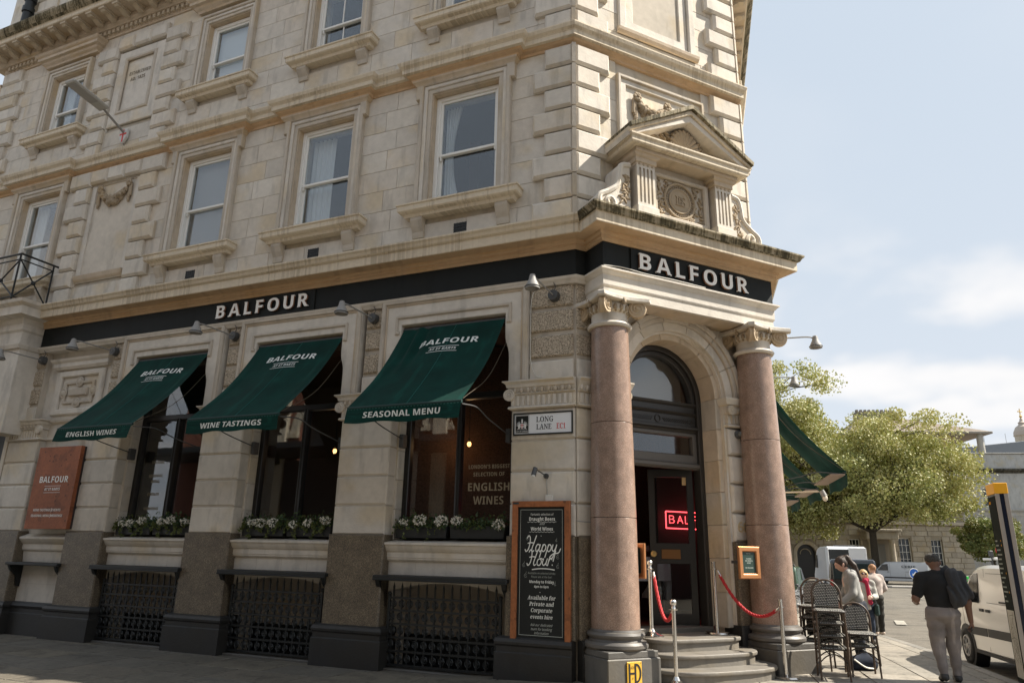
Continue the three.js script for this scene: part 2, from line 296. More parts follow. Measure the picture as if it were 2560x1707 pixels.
// ---- windows of the two storeys
const foldSheet = (x0, x1, y0, y1, z, n, amp, taper = 0) => { // hanging cloth with real folds
  const g = new THREE.PlaneGeometry(1, 1, n * 6, 10), a = g.attributes.position;
  for (let i = 0; i < a.count; i++) { const u = a.getX(i) + 0.5, v = a.getY(i) + 0.5, w = 1 - taper * Math.sin(Math.min(1, (1 - v) * 1.1) * Math.PI) * u; a.setXYZ(i, x0 + (x1 - x0) * u * w, y0 + (y1 - y0) * v, z + amp * Math.sin(u * n * 6.283 + Math.sin(v * 3) * 0.6) * (0.6 + 0.4 * v)); }
  g.computeVertexNormals(); return g;
};
function sashWindow(c, hw, y0, y1, mid, o) {
  const w = inFr(new THREE.Group(), FA); w.name = 'window'; pub.add(w);
  const t = o.arch;
  part('reveal', new G().extrude(ring(c, hw - 0.03, y0, y1 - 0.03, hw + 0.02, y1 + 0.02), -0.5, -0.085), M.warm, w);
  part('architrave', new G().extrude(ring(c, hw - 0.01, y0 - 0.02, y1 - 0.01, hw + t * 0.33, y1 + t * 0.33), -0.13, -0.055, [], 0.008), M.mould, w);
  part('architrave', new G().extrude(ring(c, hw + t * 0.33, y0 - 0.02, y1 + t * 0.33, hw + t * 0.66, y1 + t * 0.66), -0.13, -0.03, [], 0.01), M.stone, w, { uo: [c, 1] });
  const e = o.ear ? 0.07 : 0, oh = hw + t, ot = y1 + t;
  part('architrave', new G().extrude([[c - oh, y0 - 0.02], [c - oh, ot - 0.32], [c - oh - e, ot - 0.32], [c - oh - e, ot], [c + oh + e, ot], [c + oh + e, ot - 0.32], [c + oh, ot - 0.32], [c + oh, y0 - 0.02], [c + oh - t * 0.34, y0 - 0.02], [c + oh - t * 0.34, ot - t * 0.34], [c - oh + t * 0.34, ot - t * 0.34], [c - oh + t * 0.34, y0 - 0.02]], -0.13, 0.0, [], 0.014), M.mould, w);
  // sill on two brackets
  const sw = oh + 0.13;
  part('sill', new G().sweep([[c - sw, -0.15], [c - sw, 0.05], [c + sw, 0.05], [c + sw, -0.15]], [[-0.25, y0 - 0.17], [-0.02, y0 - 0.17], [0.0, y0 - 0.12], [0.06, y0 - 0.1], [0.08, y0 - 0.08], [0.08, y0 + 0.0], [0.1, y0 + 0.01], [0.1, y0 + 0.035], [-0.25, y0 + 0.07]]), M.weather, w);
  part('sill_bed', new G().box(c - hw - 0.12, c + hw + 0.12, y0 - 0.16, y0 + 0.05, -0.45, -0.06), M.stone, w);
  for (const s of [-1, 1]) { const x = c + s * (oh - 0.1), h = o.brk; part('sill_bracket', new G().add(new THREE.ExtrudeGeometry(new THREE.Shape([[0, 0], [0.13, 0], [0.14, -0.06], [0.1, -h * 0.45], [0.05, -h * 0.7], [0.04, -h], [0, -h]].map(([a, b]) => new THREE.Vector2(a, b))), { depth: 0.21, bevelEnabled: false }), new THREE.Matrix4().makeRotationY(-Math.PI / 2).setPosition(x + 0.105, y0 - 0.17, -0.11)), M.mould, w); }
  // white joinery
  const b = hw - 0.03, zf = -0.235;
  part('frame', new G().extrude(ring(c, b - 0.075, y0 - 0.02, y1 - 0.11, b, y1 - 0.035), zf - 0.1, zf + 0.04, [], 0.006), M.white, w);
  part('frame', new G().cbox(c - b, c + b, y0 + 0.0, y0 + 0.07, zf - 0.1, zf + 0.06), M.white, w);
  const gx = b - 0.075, yt = y1 - 0.11, sashG = (ya, yb, z, bot, top) => new G().extrude(rect(c - gx, c + gx, ya, yb), z - 0.02, z + 0.02, [rect(c - gx + 0.045, c + gx - 0.045, ya + bot, yb - top)], 0.004);
  part('upper_sash', sashG(mid - 0.02, yt, zf - 0.01, 0.045, 0.045), M.white, w);
  part('lower_sash', sashG(y0 + 0.06, mid + 0.03, zf - 0.055, 0.07, 0.045), M.white, w);
  for (const s of [-1, 1]) part('sash_horn', new G().cbox(c + s * (gx - 0.03) - 0.014, c + s * (gx - 0.03) + 0.014, mid - 0.09, mid - 0.02, zf - 0.03, zf + 0.008), M.white, w);
  if (o.bar) { part('glazing_bar', new G().box(c - 0.011, c + 0.011, mid + 0.02, yt - 0.04, zf - 0.022, zf + 0.0), M.white, w); part('glazing_bar', new G().box(c - 0.011, c + 0.011, y0 + 0.12, mid - 0.02, zf - 0.067, zf - 0.045), M.white, w); }
  part('pane', new G().box(c - gx + 0.03, c + gx - 0.03, mid + 0.01, yt - 0.03, zf - 0.013, zf - 0.009), M.glass, w);
  part('pane', new G().box(c - gx + 0.03, c + gx - 0.03, y0 + 0.1, mid + 0.0, zf - 0.058, zf - 0.054), M.glass, w);
  if (o.curtain) part('curtain', foldSheet(c - gx, c - gx + o.curtain, y0 + 0.07, yt, zf - 0.22, 5, 0.025, o.taper ?? 0), M.curtain, w, { uo: 0 });
  if (o.blind) part('blind', new G().box(c - gx, c + gx, o.blind, yt, zf - 0.14, zf - 0.13), o.bm ?? M.blind, w);
  return w;
}
sashWindow(CX[0], 0.64, 6.95, 9.14, 7.98, { arch: 0.215, ear: 1, brk: 0.34, curtain: 0.3, taper: 0.5 });
sashWindow(CX[1], 0.64, 6.95, 9.14, 7.98, { arch: 0.215, ear: 1, brk: 0.34, curtain: 0.52 });
sashWindow(CX[2], 0.64, 6.95, 9.14, 7.98, { arch: 0.215, ear: 1, brk: 0.34, blind: 7.05 });
sashWindow(C5, 0.64, 6.95, 9.14, 7.98, { arch: 0.215, ear: 1, brk: 0.34, curtain: 0.3 });
sashWindow(CX[0], 0.59, 10.65, 12.42, 11.44, { arch: 0.19, brk: 0.27, bar: 1 });
sashWindow(CX[1], 0.59, 10.65, 12.42, 11.44, { arch: 0.19, brk: 0.27, bar: 1 });
sashWindow(CX[2], 0.59, 10.65, 12.42, 11.44, { arch: 0.19, brk: 0.27, blind: 11.15, bm: M.curtain });
sashWindow(C5, 0.59, 10.65, 12.42, 11.44, { arch: 0.19, brk: 0.27, curtain: 0.25 });
for (const c of CX) { const g = new G().box(c - 0.115, c + 0.115, 6.42, 6.6, -0.12, -0.098); part('air_vent', g, M.black, pub, { fr: FA }); const q = new G(); for (let i = 0; i < 5; i++) q.box(c - 0.11 + i * 0.05, c - 0.095 + i * 0.05, 6.42, 6.6, -0.11, -0.09); for (let i = 0; i < 4; i++) q.box(c - 0.115, c + 0.115, 6.43 + i * 0.048, 6.443 + i * 0.048, -0.11, -0.088); part('air_vent', q, M.iron, pub, { fr: FA }); }

// ---- hoods over the second floor windows
for (const c of [...CX, C5]) {
  const h = 0.9;
  part('window_hood', new G().sweep([[c - h, -0.15], [c - h, -0.02], [c + h, -0.02], [c + h, -0.15]], [[-0.15, 12.72], [0, 12.72], [0.02, 12.76], [0.07, 12.8], [0.09, 12.84], [0.15, 12.86], [0.15, 12.93], [0.19, 12.96], [0.22, 13.0], [-0.15, 13.03]]), M.warm, pub, { fr: FA });
}
// ---- string course with breaks over the first floor windows, running round the corner
const strP = [[-15.3, -0.1]];
for (const c of [C5, ...[...CX].reverse()]) strP.push([c - 0.98, -0.1], [c - 0.98, 0.02], [c + 0.98, 0.02], [c + 0.98, -0.1]);
strP.push([0, -0.08]);
const isect = (p, d, q, e) => { const det = d[0] * -e[1] + e[0] * d[1], t = ((q[0] - p[0]) * -e[1] + e[0] * (q[1] - p[1])) / det; return [p[0] + d[0] * t, p[1] + d[1] * t]; };
const cornerAt = (f, g, x, zf, x2, zg) => { const p = f.w(x, 0, zf), q = g.w(x2, 0, zg); return isect([p.x, p.z], [f.x.x, f.x.z], [q.x, q.z], [g.x.x, g.x.z]); };
const crn1 = (z) => cornerAt(FA, FB, 0, z, 0, z), crn2 = (z) => cornerAt(FB, FC, 0, z, 0, z);
const pathString = [...worldPath(FA, strP.slice(0, -1)), crn1(-0.1), crn2(-0.1), ...worldPath(FC, [[22, -0.1]])];
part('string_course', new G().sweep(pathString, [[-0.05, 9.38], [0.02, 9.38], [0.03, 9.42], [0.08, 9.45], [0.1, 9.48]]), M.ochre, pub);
part('string_course', new G().sweep(pathString, [[0.1, 9.48], [0.15, 9.49], [0.15, 9.57], [0.16, 9.58], [0.16, 9.585], [0.2, 9.62], [0.22, 9.67], [0.22, 9.69], [-0.05, 9.74]]), M.weather, pub);
for (const c of [...CX, C5]) part('window_hood', new G().sweep([[c - 0.93, -0.12], [c - 0.93, 0.0], [c + 0.93, 0.0], [c + 0.93, -0.12]], [[-0.12, 9.3], [0, 9.3], [0.02, 9.33], [0.05, 9.36], [0.05, 9.395], [-0.12, 9.395]]), M.warm, pub, { fr: FA });

// ---- swag panel and carved tablet in the narrow bay
{
  const c = CS;
  part('panel', new G().extrude(rect(c - 0.72, c + 0.72, 6.76, 9.01), -0.125, -0.085, [rect(c - 0.6, c + 0.6, 6.92, 8.99)], 0.01), M.stone, pub, { fr: FA });
  part('panel', new G().box(c - 0.62, c + 0.62, 6.9, 9.0, -0.135, -0.115), M.ashlar[3], pub, { fr: FA });
  part('panel_sill', new G().sweep([[c - 0.7, -0.12], [c + 0.7, -0.12]], [[0, 6.76], [0.05, 6.78], [0.08, 6.82], [0.1, 6.9], [0, 6.93]]), M.warm, pub, { fr: FA });
  part('tablet_frame', new G().extrude(rect(c - 0.72, c + 0.72, 10.46, 12.44), -0.125, -0.07, [rect(c - 0.47, c + 0.47, 10.78, 12.22)], 0.015), M.stone, pub, { fr: FA, uo: [1, 2] });
  part('tablet_frame', new G().extrude(rect(c - 0.5, c + 0.5, 10.75, 12.25), -0.1, -0.045, [rect(c - 0.41, c + 0.41, 10.84, 12.16)], 0.02), M.mould, pub, { fr: FA });
  part('tablet', new G().box(c - 0.45, c + 0.45, 10.78, 12.22, -0.13, -0.11), M.ashlar[0], pub, { fr: FA });
  const flat = (s, size, f) => { const g = new THREE.ShapeGeometry(f.generateShapes(s, size), 4); g.computeBoundingBox(); return g; };
  for (const [s, y, w, xo] of [['ESTABLISHED', 11.76, 0.66, 0], ['AD. 1825', 11.6, 0.46, -0.04]]) {
    const g = flat(s, 0.09, font), bb = g.boundingBox, k = w / (bb.max.x - bb.min.x); g.translate(-(bb.min.x + bb.max.x) / 2, 0, 0); g.scale(k, 1, 1); g.translate(c + xo, y, -0.106);
    part('inscription', g, std(lin(0.16, 0.13, 0.09), 0.9), pub, { fr: FA, uo: 0 });
  }
}
function swag(fr, c, y, w, drop, z, parent) { // hanging garland of fruit between two rosettes with ribbons
  const g = new G(), r = rngOf(91);
  for (let i = 0; i <= 22; i++) { const t = i / 22 * 2 - 1, x = c + t * w, yy = y - drop * (1 - t * t), s = 0.045 + 0.055 * (1 - t * t); for (let k = 0; k < 4; k++) { const a = r() * 6.28; g.ball(x + (r() - 0.5) * 0.05, yy + Math.cos(a) * s * 0.7, z + Math.abs(Math.sin(a)) * s * 0.7, s * (0.4 + r() * 0.4), s * (0.4 + r() * 0.4), s * (0.4 + r() * 0.4), 7, 5); } }
  for (const s of [-1, 1]) {
    for (let k = 0; k < 6; k++) { const a = k * 1.047; g.ball(c + s * w + Math.cos(a) * 0.05, y + 0.03 + Math.sin(a) * 0.05, z + 0.05, 0.038, 0.038, 0.03, 7, 5); }
    g.ball(c + s * w, y + 0.03, z + 0.07, 0.025);
    for (let k = 0; k < 3; k++) g.rod([c + s * (w + 0.02 + k * 0.02), y, z + 0.02], [c + s * (w + 0.015 + k * 0.028), y - 0.36 + k * 0.04, z + 0.02], 0.02, 0.03, 6);
    g.ball(c + s * (w + 0.03), y - 0.36, z + 0.02, 0.03, 0.07, 0.03, 7, 5);
  }
  return part('carved_swag', g, M.carve, parent, { fr, crease: 0.8 });
}
swag(FA, CS, 8.86, 0.43, 0.3, -0.1, pub);

// ---- main modillion cornice, round all three fronts
const pathTop = [...worldPath(FA, [[-15.3, -0.8], [-15.3, -0.1]]), crn1(-0.1), crn2(-0.1), ...worldPath(FC, [[22, -0.1]])];
part('main_cornice', new G().sweep(pathTop, [[-0.05, 13.02], [0.03, 13.027], [0.03, 13.062], [0.05, 13.076], [0.05, 13.188], [0.13, 13.202], [0.15, 13.223], [0.2, 13.258], [0.2, 13.37], [0.6, 13.384]]), M.warm, pub);
part('main_cornice', new G().sweep(pathTop, [[0.6, 13.384], [0.62, 13.398], [0.62, 13.482], [0.64, 13.496]]), M.weather, pub);
part('main_cornice', new G().sweep(pathTop, [[0.64, 13.496], [0.7, 13.531], [0.76, 13.594], [0.78, 13.636], [0.78, 13.664], [-0.2, 13.741]]), M.moss, pub);
{
  const dent = new G().box(-0.04, 0.04, 0, 0.1, -0.02, 0.07).geo(), mod = new G().box(-0.09, 0.09, 0.06, 0.13, 0, 0.38).geo(), modB = new G().add(new THREE.ExtrudeGeometry(new THREE.Shape([[0, 0.07], [0, -0.08], [0.1, -0.06], [0.22, 0.0], [0.32, -0.02], [0.36, 0.02], [0.36, 0.07]].map(([a, b]) => new THREE.Vector2(a, b))), { depth: 0.13, bevelEnabled: false }), new THREE.Matrix4().makeRotationY(-Math.PI / 2).setPosition(0.065, 0, 0)).geo();
  const put = (g, n, fr, x, y, z, m) => { const k = part(n, g, m, pub); k.position.copy(fr.w(x, y, z)); k.rotation.y = fr.turn; };
  for (let i = 0; i < 63; i++) put(dent, 'dentil', FA, -15.1 + i * 0.145, 13.085, -0.06, M.mould);
  for (let i = 0; i < 22; i++) { put(modB, 'modillion', FA, -15.1 + i * 0.435, 13.305, 0.11, M.mould); put(mod, 'modillion', FA, -15.1 + i * 0.435, 13.265, 0.11, M.mould); }
  for (let i = 0; i < 60; i++) put(dent, 'dentil', FC, 0.2 + i * 0.145, 13.085, -0.06, M.mould);
  for (let i = 0; i < 20; i++) put(modB, 'modillion', FC, 0.3 + i * 0.435, 13.305, 0.11, M.mould);
}
// ---- attic storey behind the cornice, with a sash window and a black rainwater pipe
{
  part('attic_wall', new G().extrude(rect(-16.1, -6.0, 13.6, 18.0), -0.9, -0.25, [rect(-15.68, -14.95, 13.7, 15.42)]), M.stone, pub, { fr: FA });
  part('attic_wall', new G().box(-6.0, -0.6, 13.6, 18.0, -0.9, -0.25), M.stone, pub, { fr: FA });
  const w = inFr(new THREE.Group(), FA); w.name = 'attic_window'; pub.add(w);
  part('frame', new G().extrude(rect(-15.68, -14.95, 13.7, 15.42), -0.55, -0.45, [rect(-15.6, -15.03, 13.78, 15.34)]), M.white, w);
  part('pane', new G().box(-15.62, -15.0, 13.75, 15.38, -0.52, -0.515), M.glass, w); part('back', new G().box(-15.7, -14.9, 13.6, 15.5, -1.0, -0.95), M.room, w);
  for (let k = 0; k < 9; k++) part('quoin_block', new G().block(-14.9, -14.9 + (k % 2 ? 0.75 : 0.52), 13.75 + k * 0.39, 14.11 + k * 0.39, -0.28, -0.17, 0.03), M.ashlar[k % 6], pub, { fr: FA });
  part('rainwater_pipe', new G().rod([-15.05, 13.5, -0.05], [-15.05, 18, -0.05], 0.11, 0.11, 14).rod([-15.05, 14.9, -0.05], [-15.05, 15.05, -0.05], 0.14, 0.14, 14).rod([-15.05, 15.25, -0.05], [-15.05, 15.4, -0.05], 0.14, 0.14, 14), M.iron, pub, { fr: FA, crease: 0.6 });
}

// ---- ground floor: piers
function volute(x, y, z, r, dep, s = 1, ax = 'z') { // spiral scroll with a boss, its axis along z (or x)
  const g = new G(), pts = []; for (let i = 0; i <= 30; i++) { const a = i / 30 * 4.4 * Math.PI, q = r * (1 - 0.78 * i / 30) - r * 0.1; pts.push(new THREE.Vector3(s * Math.cos(a) * q, Math.sin(a) * q, dep)); }
  g.add(new THREE.TubeGeometry(new THREE.CatmullRomCurve3(pts), 60, r * 0.1, 5)); g.add(new THREE.CylinderGeometry(r * 0.97, r * 0.97, dep, 20), new THREE.Matrix4().makeRotationX(Math.PI / 2).setPosition(0, 0, dep / 2)); g.ball(0, 0, dep, r * 0.2, r * 0.2, r * 0.18, 8, 6);
  const o = new G(), m = ax === 'x' ? new THREE.Matrix4().makeRotationY(Math.PI / 2).setPosition(x, y, z) : new THREE.Matrix4().setPosition(x, y, z); o.p = []; const v = new THREE.Vector3(); for (let i = 0; i < g.p.length; i += 3) { v.set(g.p[i], g.p[i + 1], g.p[i + 2]).applyMatrix4(m); o.p.push(v.x, v.y, v.z); } return o;
}
const PIERS = [[-0.95, -0.02], [-3.83, -2.92], [-6.71, -5.8], [-9.59, -8.68], [-11.83, -10.92]];
PIERS.forEach(([x0, x1], pi) => {
  const p = inFr(new THREE.Group(), FA); p.name = 'pier'; pub.add(p);
  const corner = pi === 0, back = -0.3;
  part('core', new G().box(x0 + 0.01, x1 - (corner ? 0.08 : 0.01), 0, 3.6, back, -0.02), M.joint, p);
  for (let k = 0; k < 4; k++) { const y0 = 1.785 + k * 0.428, y1 = y0 + 0.405; part('stone_block', new G().block(x0, x1, y0, y1, back, 0, 0.02), M.ashlar[(pi + k * 2) % 6], p, { uo: [rnd() * 3, rnd() * 3] }); part('joint_bead', new G().box(x0 + 0.012, x1 - 0.012, y1, y1 + 0.023, back, -0.018), M.mould, p); }
  part('granite_block', new G().block(x0 - 0.03, x1 + (corner ? 0.0 : 0.03), 0.53, 1.785, back, 0.035, 0.02), M.granite, p);
  const px = corner ? [[x0 - 0.06, back], [x0 - 0.06, 0.04], [x1 - 0.02, 0.04]] : [[x0 - 0.06, back], [x0 - 0.06, 0.04], [x1 + 0.06, 0.04], [x1 + 0.06, back]];
  part('plinth', new G().sweep(px, [[-0.3, -0.12], [0.07, -0.12], [0.07, 0.36], [0.06, 0.37], [0.05, 0.375], [0.05, 0.44], [0.07, 0.46], [0.075, 0.49], [0.06, 0.53], [0.02, 0.55], [-0.3, 0.55]]), M.plinth, p);
  // capital: astragal, flutes, eggs, abacus, corner volutes
  const cp = corner ? [[x0, back], [x0, 0], [x1 + 0.02, 0]] : [[x0, back], [x0, 0], [x1, 0], [x1, back]];
  part('capital', new G().sweep(cp, [[-0.02, 3.49], [0.03, 3.49], [0.045, 3.505], [0.03, 3.53], [0.008, 3.535], [0.008, 3.69], [0.03, 3.7], [0.045, 3.705], [0.03, 3.72], [0.02, 3.725], [0.045, 3.79], [0.06, 3.795], [0.07, 3.84], [0.11, 3.87], [0.11, 3.885], [-0.02, 3.9]]), M.stone, p);
  const fl = new G(), n = Math.round((x1 - x0) / 0.078); for (let i = 0; i < n; i++) fl.box(x0 + 0.01 + i * (x1 - x0) / n, x0 + 0.048 + i * (x1 - x0) / n, 3.535, 3.675, 0.0, 0.03);
  part('capital_flutes', fl, M.stone, p);
  const eg = new G(), m = Math.round((x1 - x0) / 0.1); for (let i = 0; i < m; i++) { const x = x0 + 0.06 + i * (x1 - x0 - 0.02) / m; eg.ball(x, 3.755, 0.035, 0.03, 0.045, 0.03, 8, 6); eg.box(x + 0.043, x + 0.052, 3.725, 3.79, 0.02, 0.05); }
  part('egg_moulding', eg, M.mould, p, { crease: 0.9 });
  const vg = volute(x0 - 0.02, 3.69, 0.02, 0.085, 0.05); if (!corner) vg.p.push(...volute(x1 + 0.0, 3.69, 0.02, 0.085, 0.05, -1).p); part('volute', vg, M.stone, p, { crease: 0.7 });
  // vermiculated strip above the capital
  const sx0 = pi === 0 ? -0.702 : pi === 4 ? x0 + 0.12 : CX[pi - 1] - 1.245 - (pi === 3 ? 0.33 : 0.34), sx1 = pi === 0 ? -0.03 : pi === 4 ? x1 - 0.32 : CX[pi - 1] - 1.245;
  part('core', new G().box(sx0, sx1, 3.88, 5.36, back, -0.045), M.mould, p);
  for (const [y0, y1] of [[4.96, 5.27], [4.6, 4.9], [4.22, 4.53]]) part('rough_block', new G().block(sx0 + 0.015, sx1 - 0.015, y0, y1, back, -0.005, 0.02), M.vermic, p, { uo: [rnd() * 2, rnd() * 2] });
  part('stone_block', new G().block(sx0 + 0.01, sx1 - 0.01, 3.9, 4.16, back, 0.0, 0.015), M.ashlar[pi % 6], p);
});

// ---- ground floor: windows, stall risers and iron-shelved basement openings
function wrapText(f, s, size, w, o = {}) { const g = new THREE.ShapeGeometry(f.generateShapes(s, size), 5); g.computeBoundingBox(); const b = g.boundingBox, k = w / (b.max.x - b.min.x); g.translate(-(b.min.x + b.max.x) / 2, 0, 0); g.scale(k, 1, 1); if (o.skew) { const a = g.attributes.position; for (let i = 0; i < a.count; i++) a.setX(i, a.getX(i) + a.getY(i) * o.skew); } return g; }
CX.forEach((c, wi) => {
  const w = inFr(new THREE.Group(), FA); w.name = 'shop_window'; pub.add(w);
  const iL = c - 0.885, iR = c + 0.885, oL = c - 1.245, oR = c + 1.245;
  const s = new THREE.Shape(); s.moveTo(oL, 3.885); s.lineTo(oL, 5.35); s.lineTo(oR, 5.35); s.lineTo(oR, 3.885); s.lineTo(c + 0.95, 3.885); s.lineTo(c + 0.95, 4.25); s.bezierCurveTo(c + 0.95, 4.45, iR, 4.42, iR, 4.62); s.lineTo(iR, 4.93); s.lineTo(iL, 4.93); s.lineTo(iL, 4.62); s.bezierCurveTo(iL, 4.42, c - 0.95, 4.45, c - 0.95, 4.25); s.lineTo(c - 0.95, 3.885); s.closePath();
  part('surround', new G().extrude(s, -0.4, 0.03, [], 0.01), M.stone, w, { uo: [wi, 0] });
  part('surround_moulding', new G().extrude(ring(c, 1.17, 3.885, 5.275, 1.245, 5.35), 0.02, 0.075, [], 0.015), M.mould, w);
  part('surround_moulding', new G().extrude(ring(c, 1.14, 3.885, 5.245, 1.17, 5.275), 0.02, 0.05, [], 0.008), M.warm, w);
  part('surround_moulding', new G().extrude([[c - 0.91, 4.78], [c - 0.985, 4.78], [c - 0.985, 5.085], [c + 0.985, 5.085], [c + 0.985, 4.78], [c + 0.91, 4.78], [c + 0.91, 4.83], [c + 0.94, 4.83], [c + 0.94, 5.035], [c - 0.94, 5.035], [c - 0.94, 4.83], [c - 0.91, 4.83]], 0.02, 0.06, [], 0.012), M.mould, w);
  for (const e of [-1, 1]) { // jamb stones
    for (let k = 0; k < 5; k++) { const y0 = 1.72 + k * 0.433, a = c + e * 0.93, b = c + e * 1.05; part('jamb_stone', new G().block(Math.min(a, b), Math.max(a, b), y0 + 0.003, y0 + 0.43, -0.5, -0.2, 0.012), M.ashlar[(k + wi) % 6], w, { uo: [rnd(), rnd()] }); }
  }
  // dark joinery and glass
  const z = -0.4, f0 = c - 0.93, f1 = c + 0.93;
  part('frame', new G().extrude(rect(f0, f1, 1.74, 4.95), z - 0.08, z + 0.03, [rect(f0 + 0.09, c - 0.035, 1.84, 3.78), rect(c + 0.035, f1 - 0.09, 1.84, 3.78), rect(f0 + 0.09, f1 - 0.09, 3.88, 4.9)], 0.01), M.doorwood, w);
  part('mullion', new G().rod([c, 1.84, z + 0.03], [c, 3.8, z + 0.03], 0.038, 0.038, 10), M.doorwood, w);
  part('pane', new G().box(f0 + 0.08, c - 0.03, 1.83, 3.79, z - 0.03, z - 0.025), M.glass, w);
  part('pane', new G().box(c + 0.03, f1 - 0.08, 1.83, 3.79, z - 0.03, z - 0.025), M.glass, w);
  part('pane', new G().box(f0 + 0.08, f1 - 0.08, 3.87, 4.91, z - 0.03, z - 0.025), M.glass, w);
  const gold = std(lin(0.3, 0.25, 0.17), 0.5);
  const words = wi === 0 ? [["LONDON'S BIGGEST", 2.74, 0.056, 0.66], ['SELECTION OF', 2.63, 0.056, 0.5], ['ENGLISH', 2.42, 0.115, 0.66], ['WINES', 2.23, 0.115, 0.48]] : wi === 2 ? [['TASTINGS', 3.0, 0.05, 0.3], ['SEASONAL', 2.76, 0.05, 0.34], ['MENU', 2.66, 0.05, 0.2], ['EVENTS', 2.43, 0.05, 0.28], ['WEDDINGS', 2.18, 0.05, 0.36]] : [];
  for (const [t, y, h, ww] of words) { const g = wrapText(font, t, h, ww); g.translate(wi === 0 ? c + 0.48 : c - 0.42, y, z - 0.022); part('window_lettering', g, gold, w, { uo: 0 }); }
  // stall riser
  part('stall_riser', new G().sweep([[c - 0.985, -0.14], [c + 0.985, -0.14]], [[-0.3, 1.24], [0, 1.24], [0, 1.425], [0.03, 1.43], [0.05, 1.45], [0.05, 1.47], [0.06, 1.475], [0.06, 1.555], [0.08, 1.56], [0.11, 1.6], [0.13, 1.64], [0.15, 1.65], [0.15, 1.68], [-0.3, 1.74]]), M.stone, w, { uo: [wi * 2, 0] });
  for (let i = 1; i < 4; i++) part('riser_joint', new G().box(c - 0.98 + i * 0.49, c - 0.976 + i * 0.49, 1.25, 1.42, -0.15, -0.138), M.joint, w);
  // iron shelf on brackets
  part('iron_shelf', new G().cbox(c - 1.03, c + 1.03, 1.185, 1.235, -0.2, 0.12, 0.008).cbox(c - 1.03, c + 1.03, 1.165, 1.19, 0.085, 0.125, 0.006), M.iron, w);
  for (const e of [-1, 1]) part('shelf_bracket', new G().add(new THREE.ExtrudeGeometry(new THREE.Shape([[0, 0], [0.26, 0], [0.22, -0.08], [0.1, -0.2], [0.07, -0.36], [0, -0.38]].map(([a, b]) => new THREE.Vector2(a, b))), { depth: 0.06, bevelEnabled: false }), new THREE.Matrix4().makeRotationY(-Math.PI / 2).setPosition(c + e * 0.97 + 0.03, 1.18, -0.16)), M.iron, w);
  // basement opening: flat-arched stone head over a black panel that paints in the shade of the lightwell
  const a = new THREE.Shape(); a.moveTo(c - 1.0, 0.0); a.lineTo(c - 1.0, 1.24); a.lineTo(c + 1.0, 1.24); a.lineTo(c + 1.0, 0); a.lineTo(c + 0.9, 0); a.lineTo(c + 0.9, 1.02); a.quadraticCurveTo(c, 1.26, c - 0.9, 1.02); a.lineTo(c - 0.9, 0); a.closePath();
  part('basement_arch', new G().extrude(a, -0.62, -0.18, [], 0.006, 14), M.stone, w);
  part('basement_back', new G().box(c - 1.0, c + 1.0, 0.42, 1.24, -0.75, -0.66), M.mould, w);
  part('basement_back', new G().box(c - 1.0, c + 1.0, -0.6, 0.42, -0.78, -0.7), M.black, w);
  part('basement_kerb', new G().cbox(c - 0.9, c + 0.9, -0.12, 0.03, -0.3, -0.02, 0.01), M.plinthGrey, w);
});

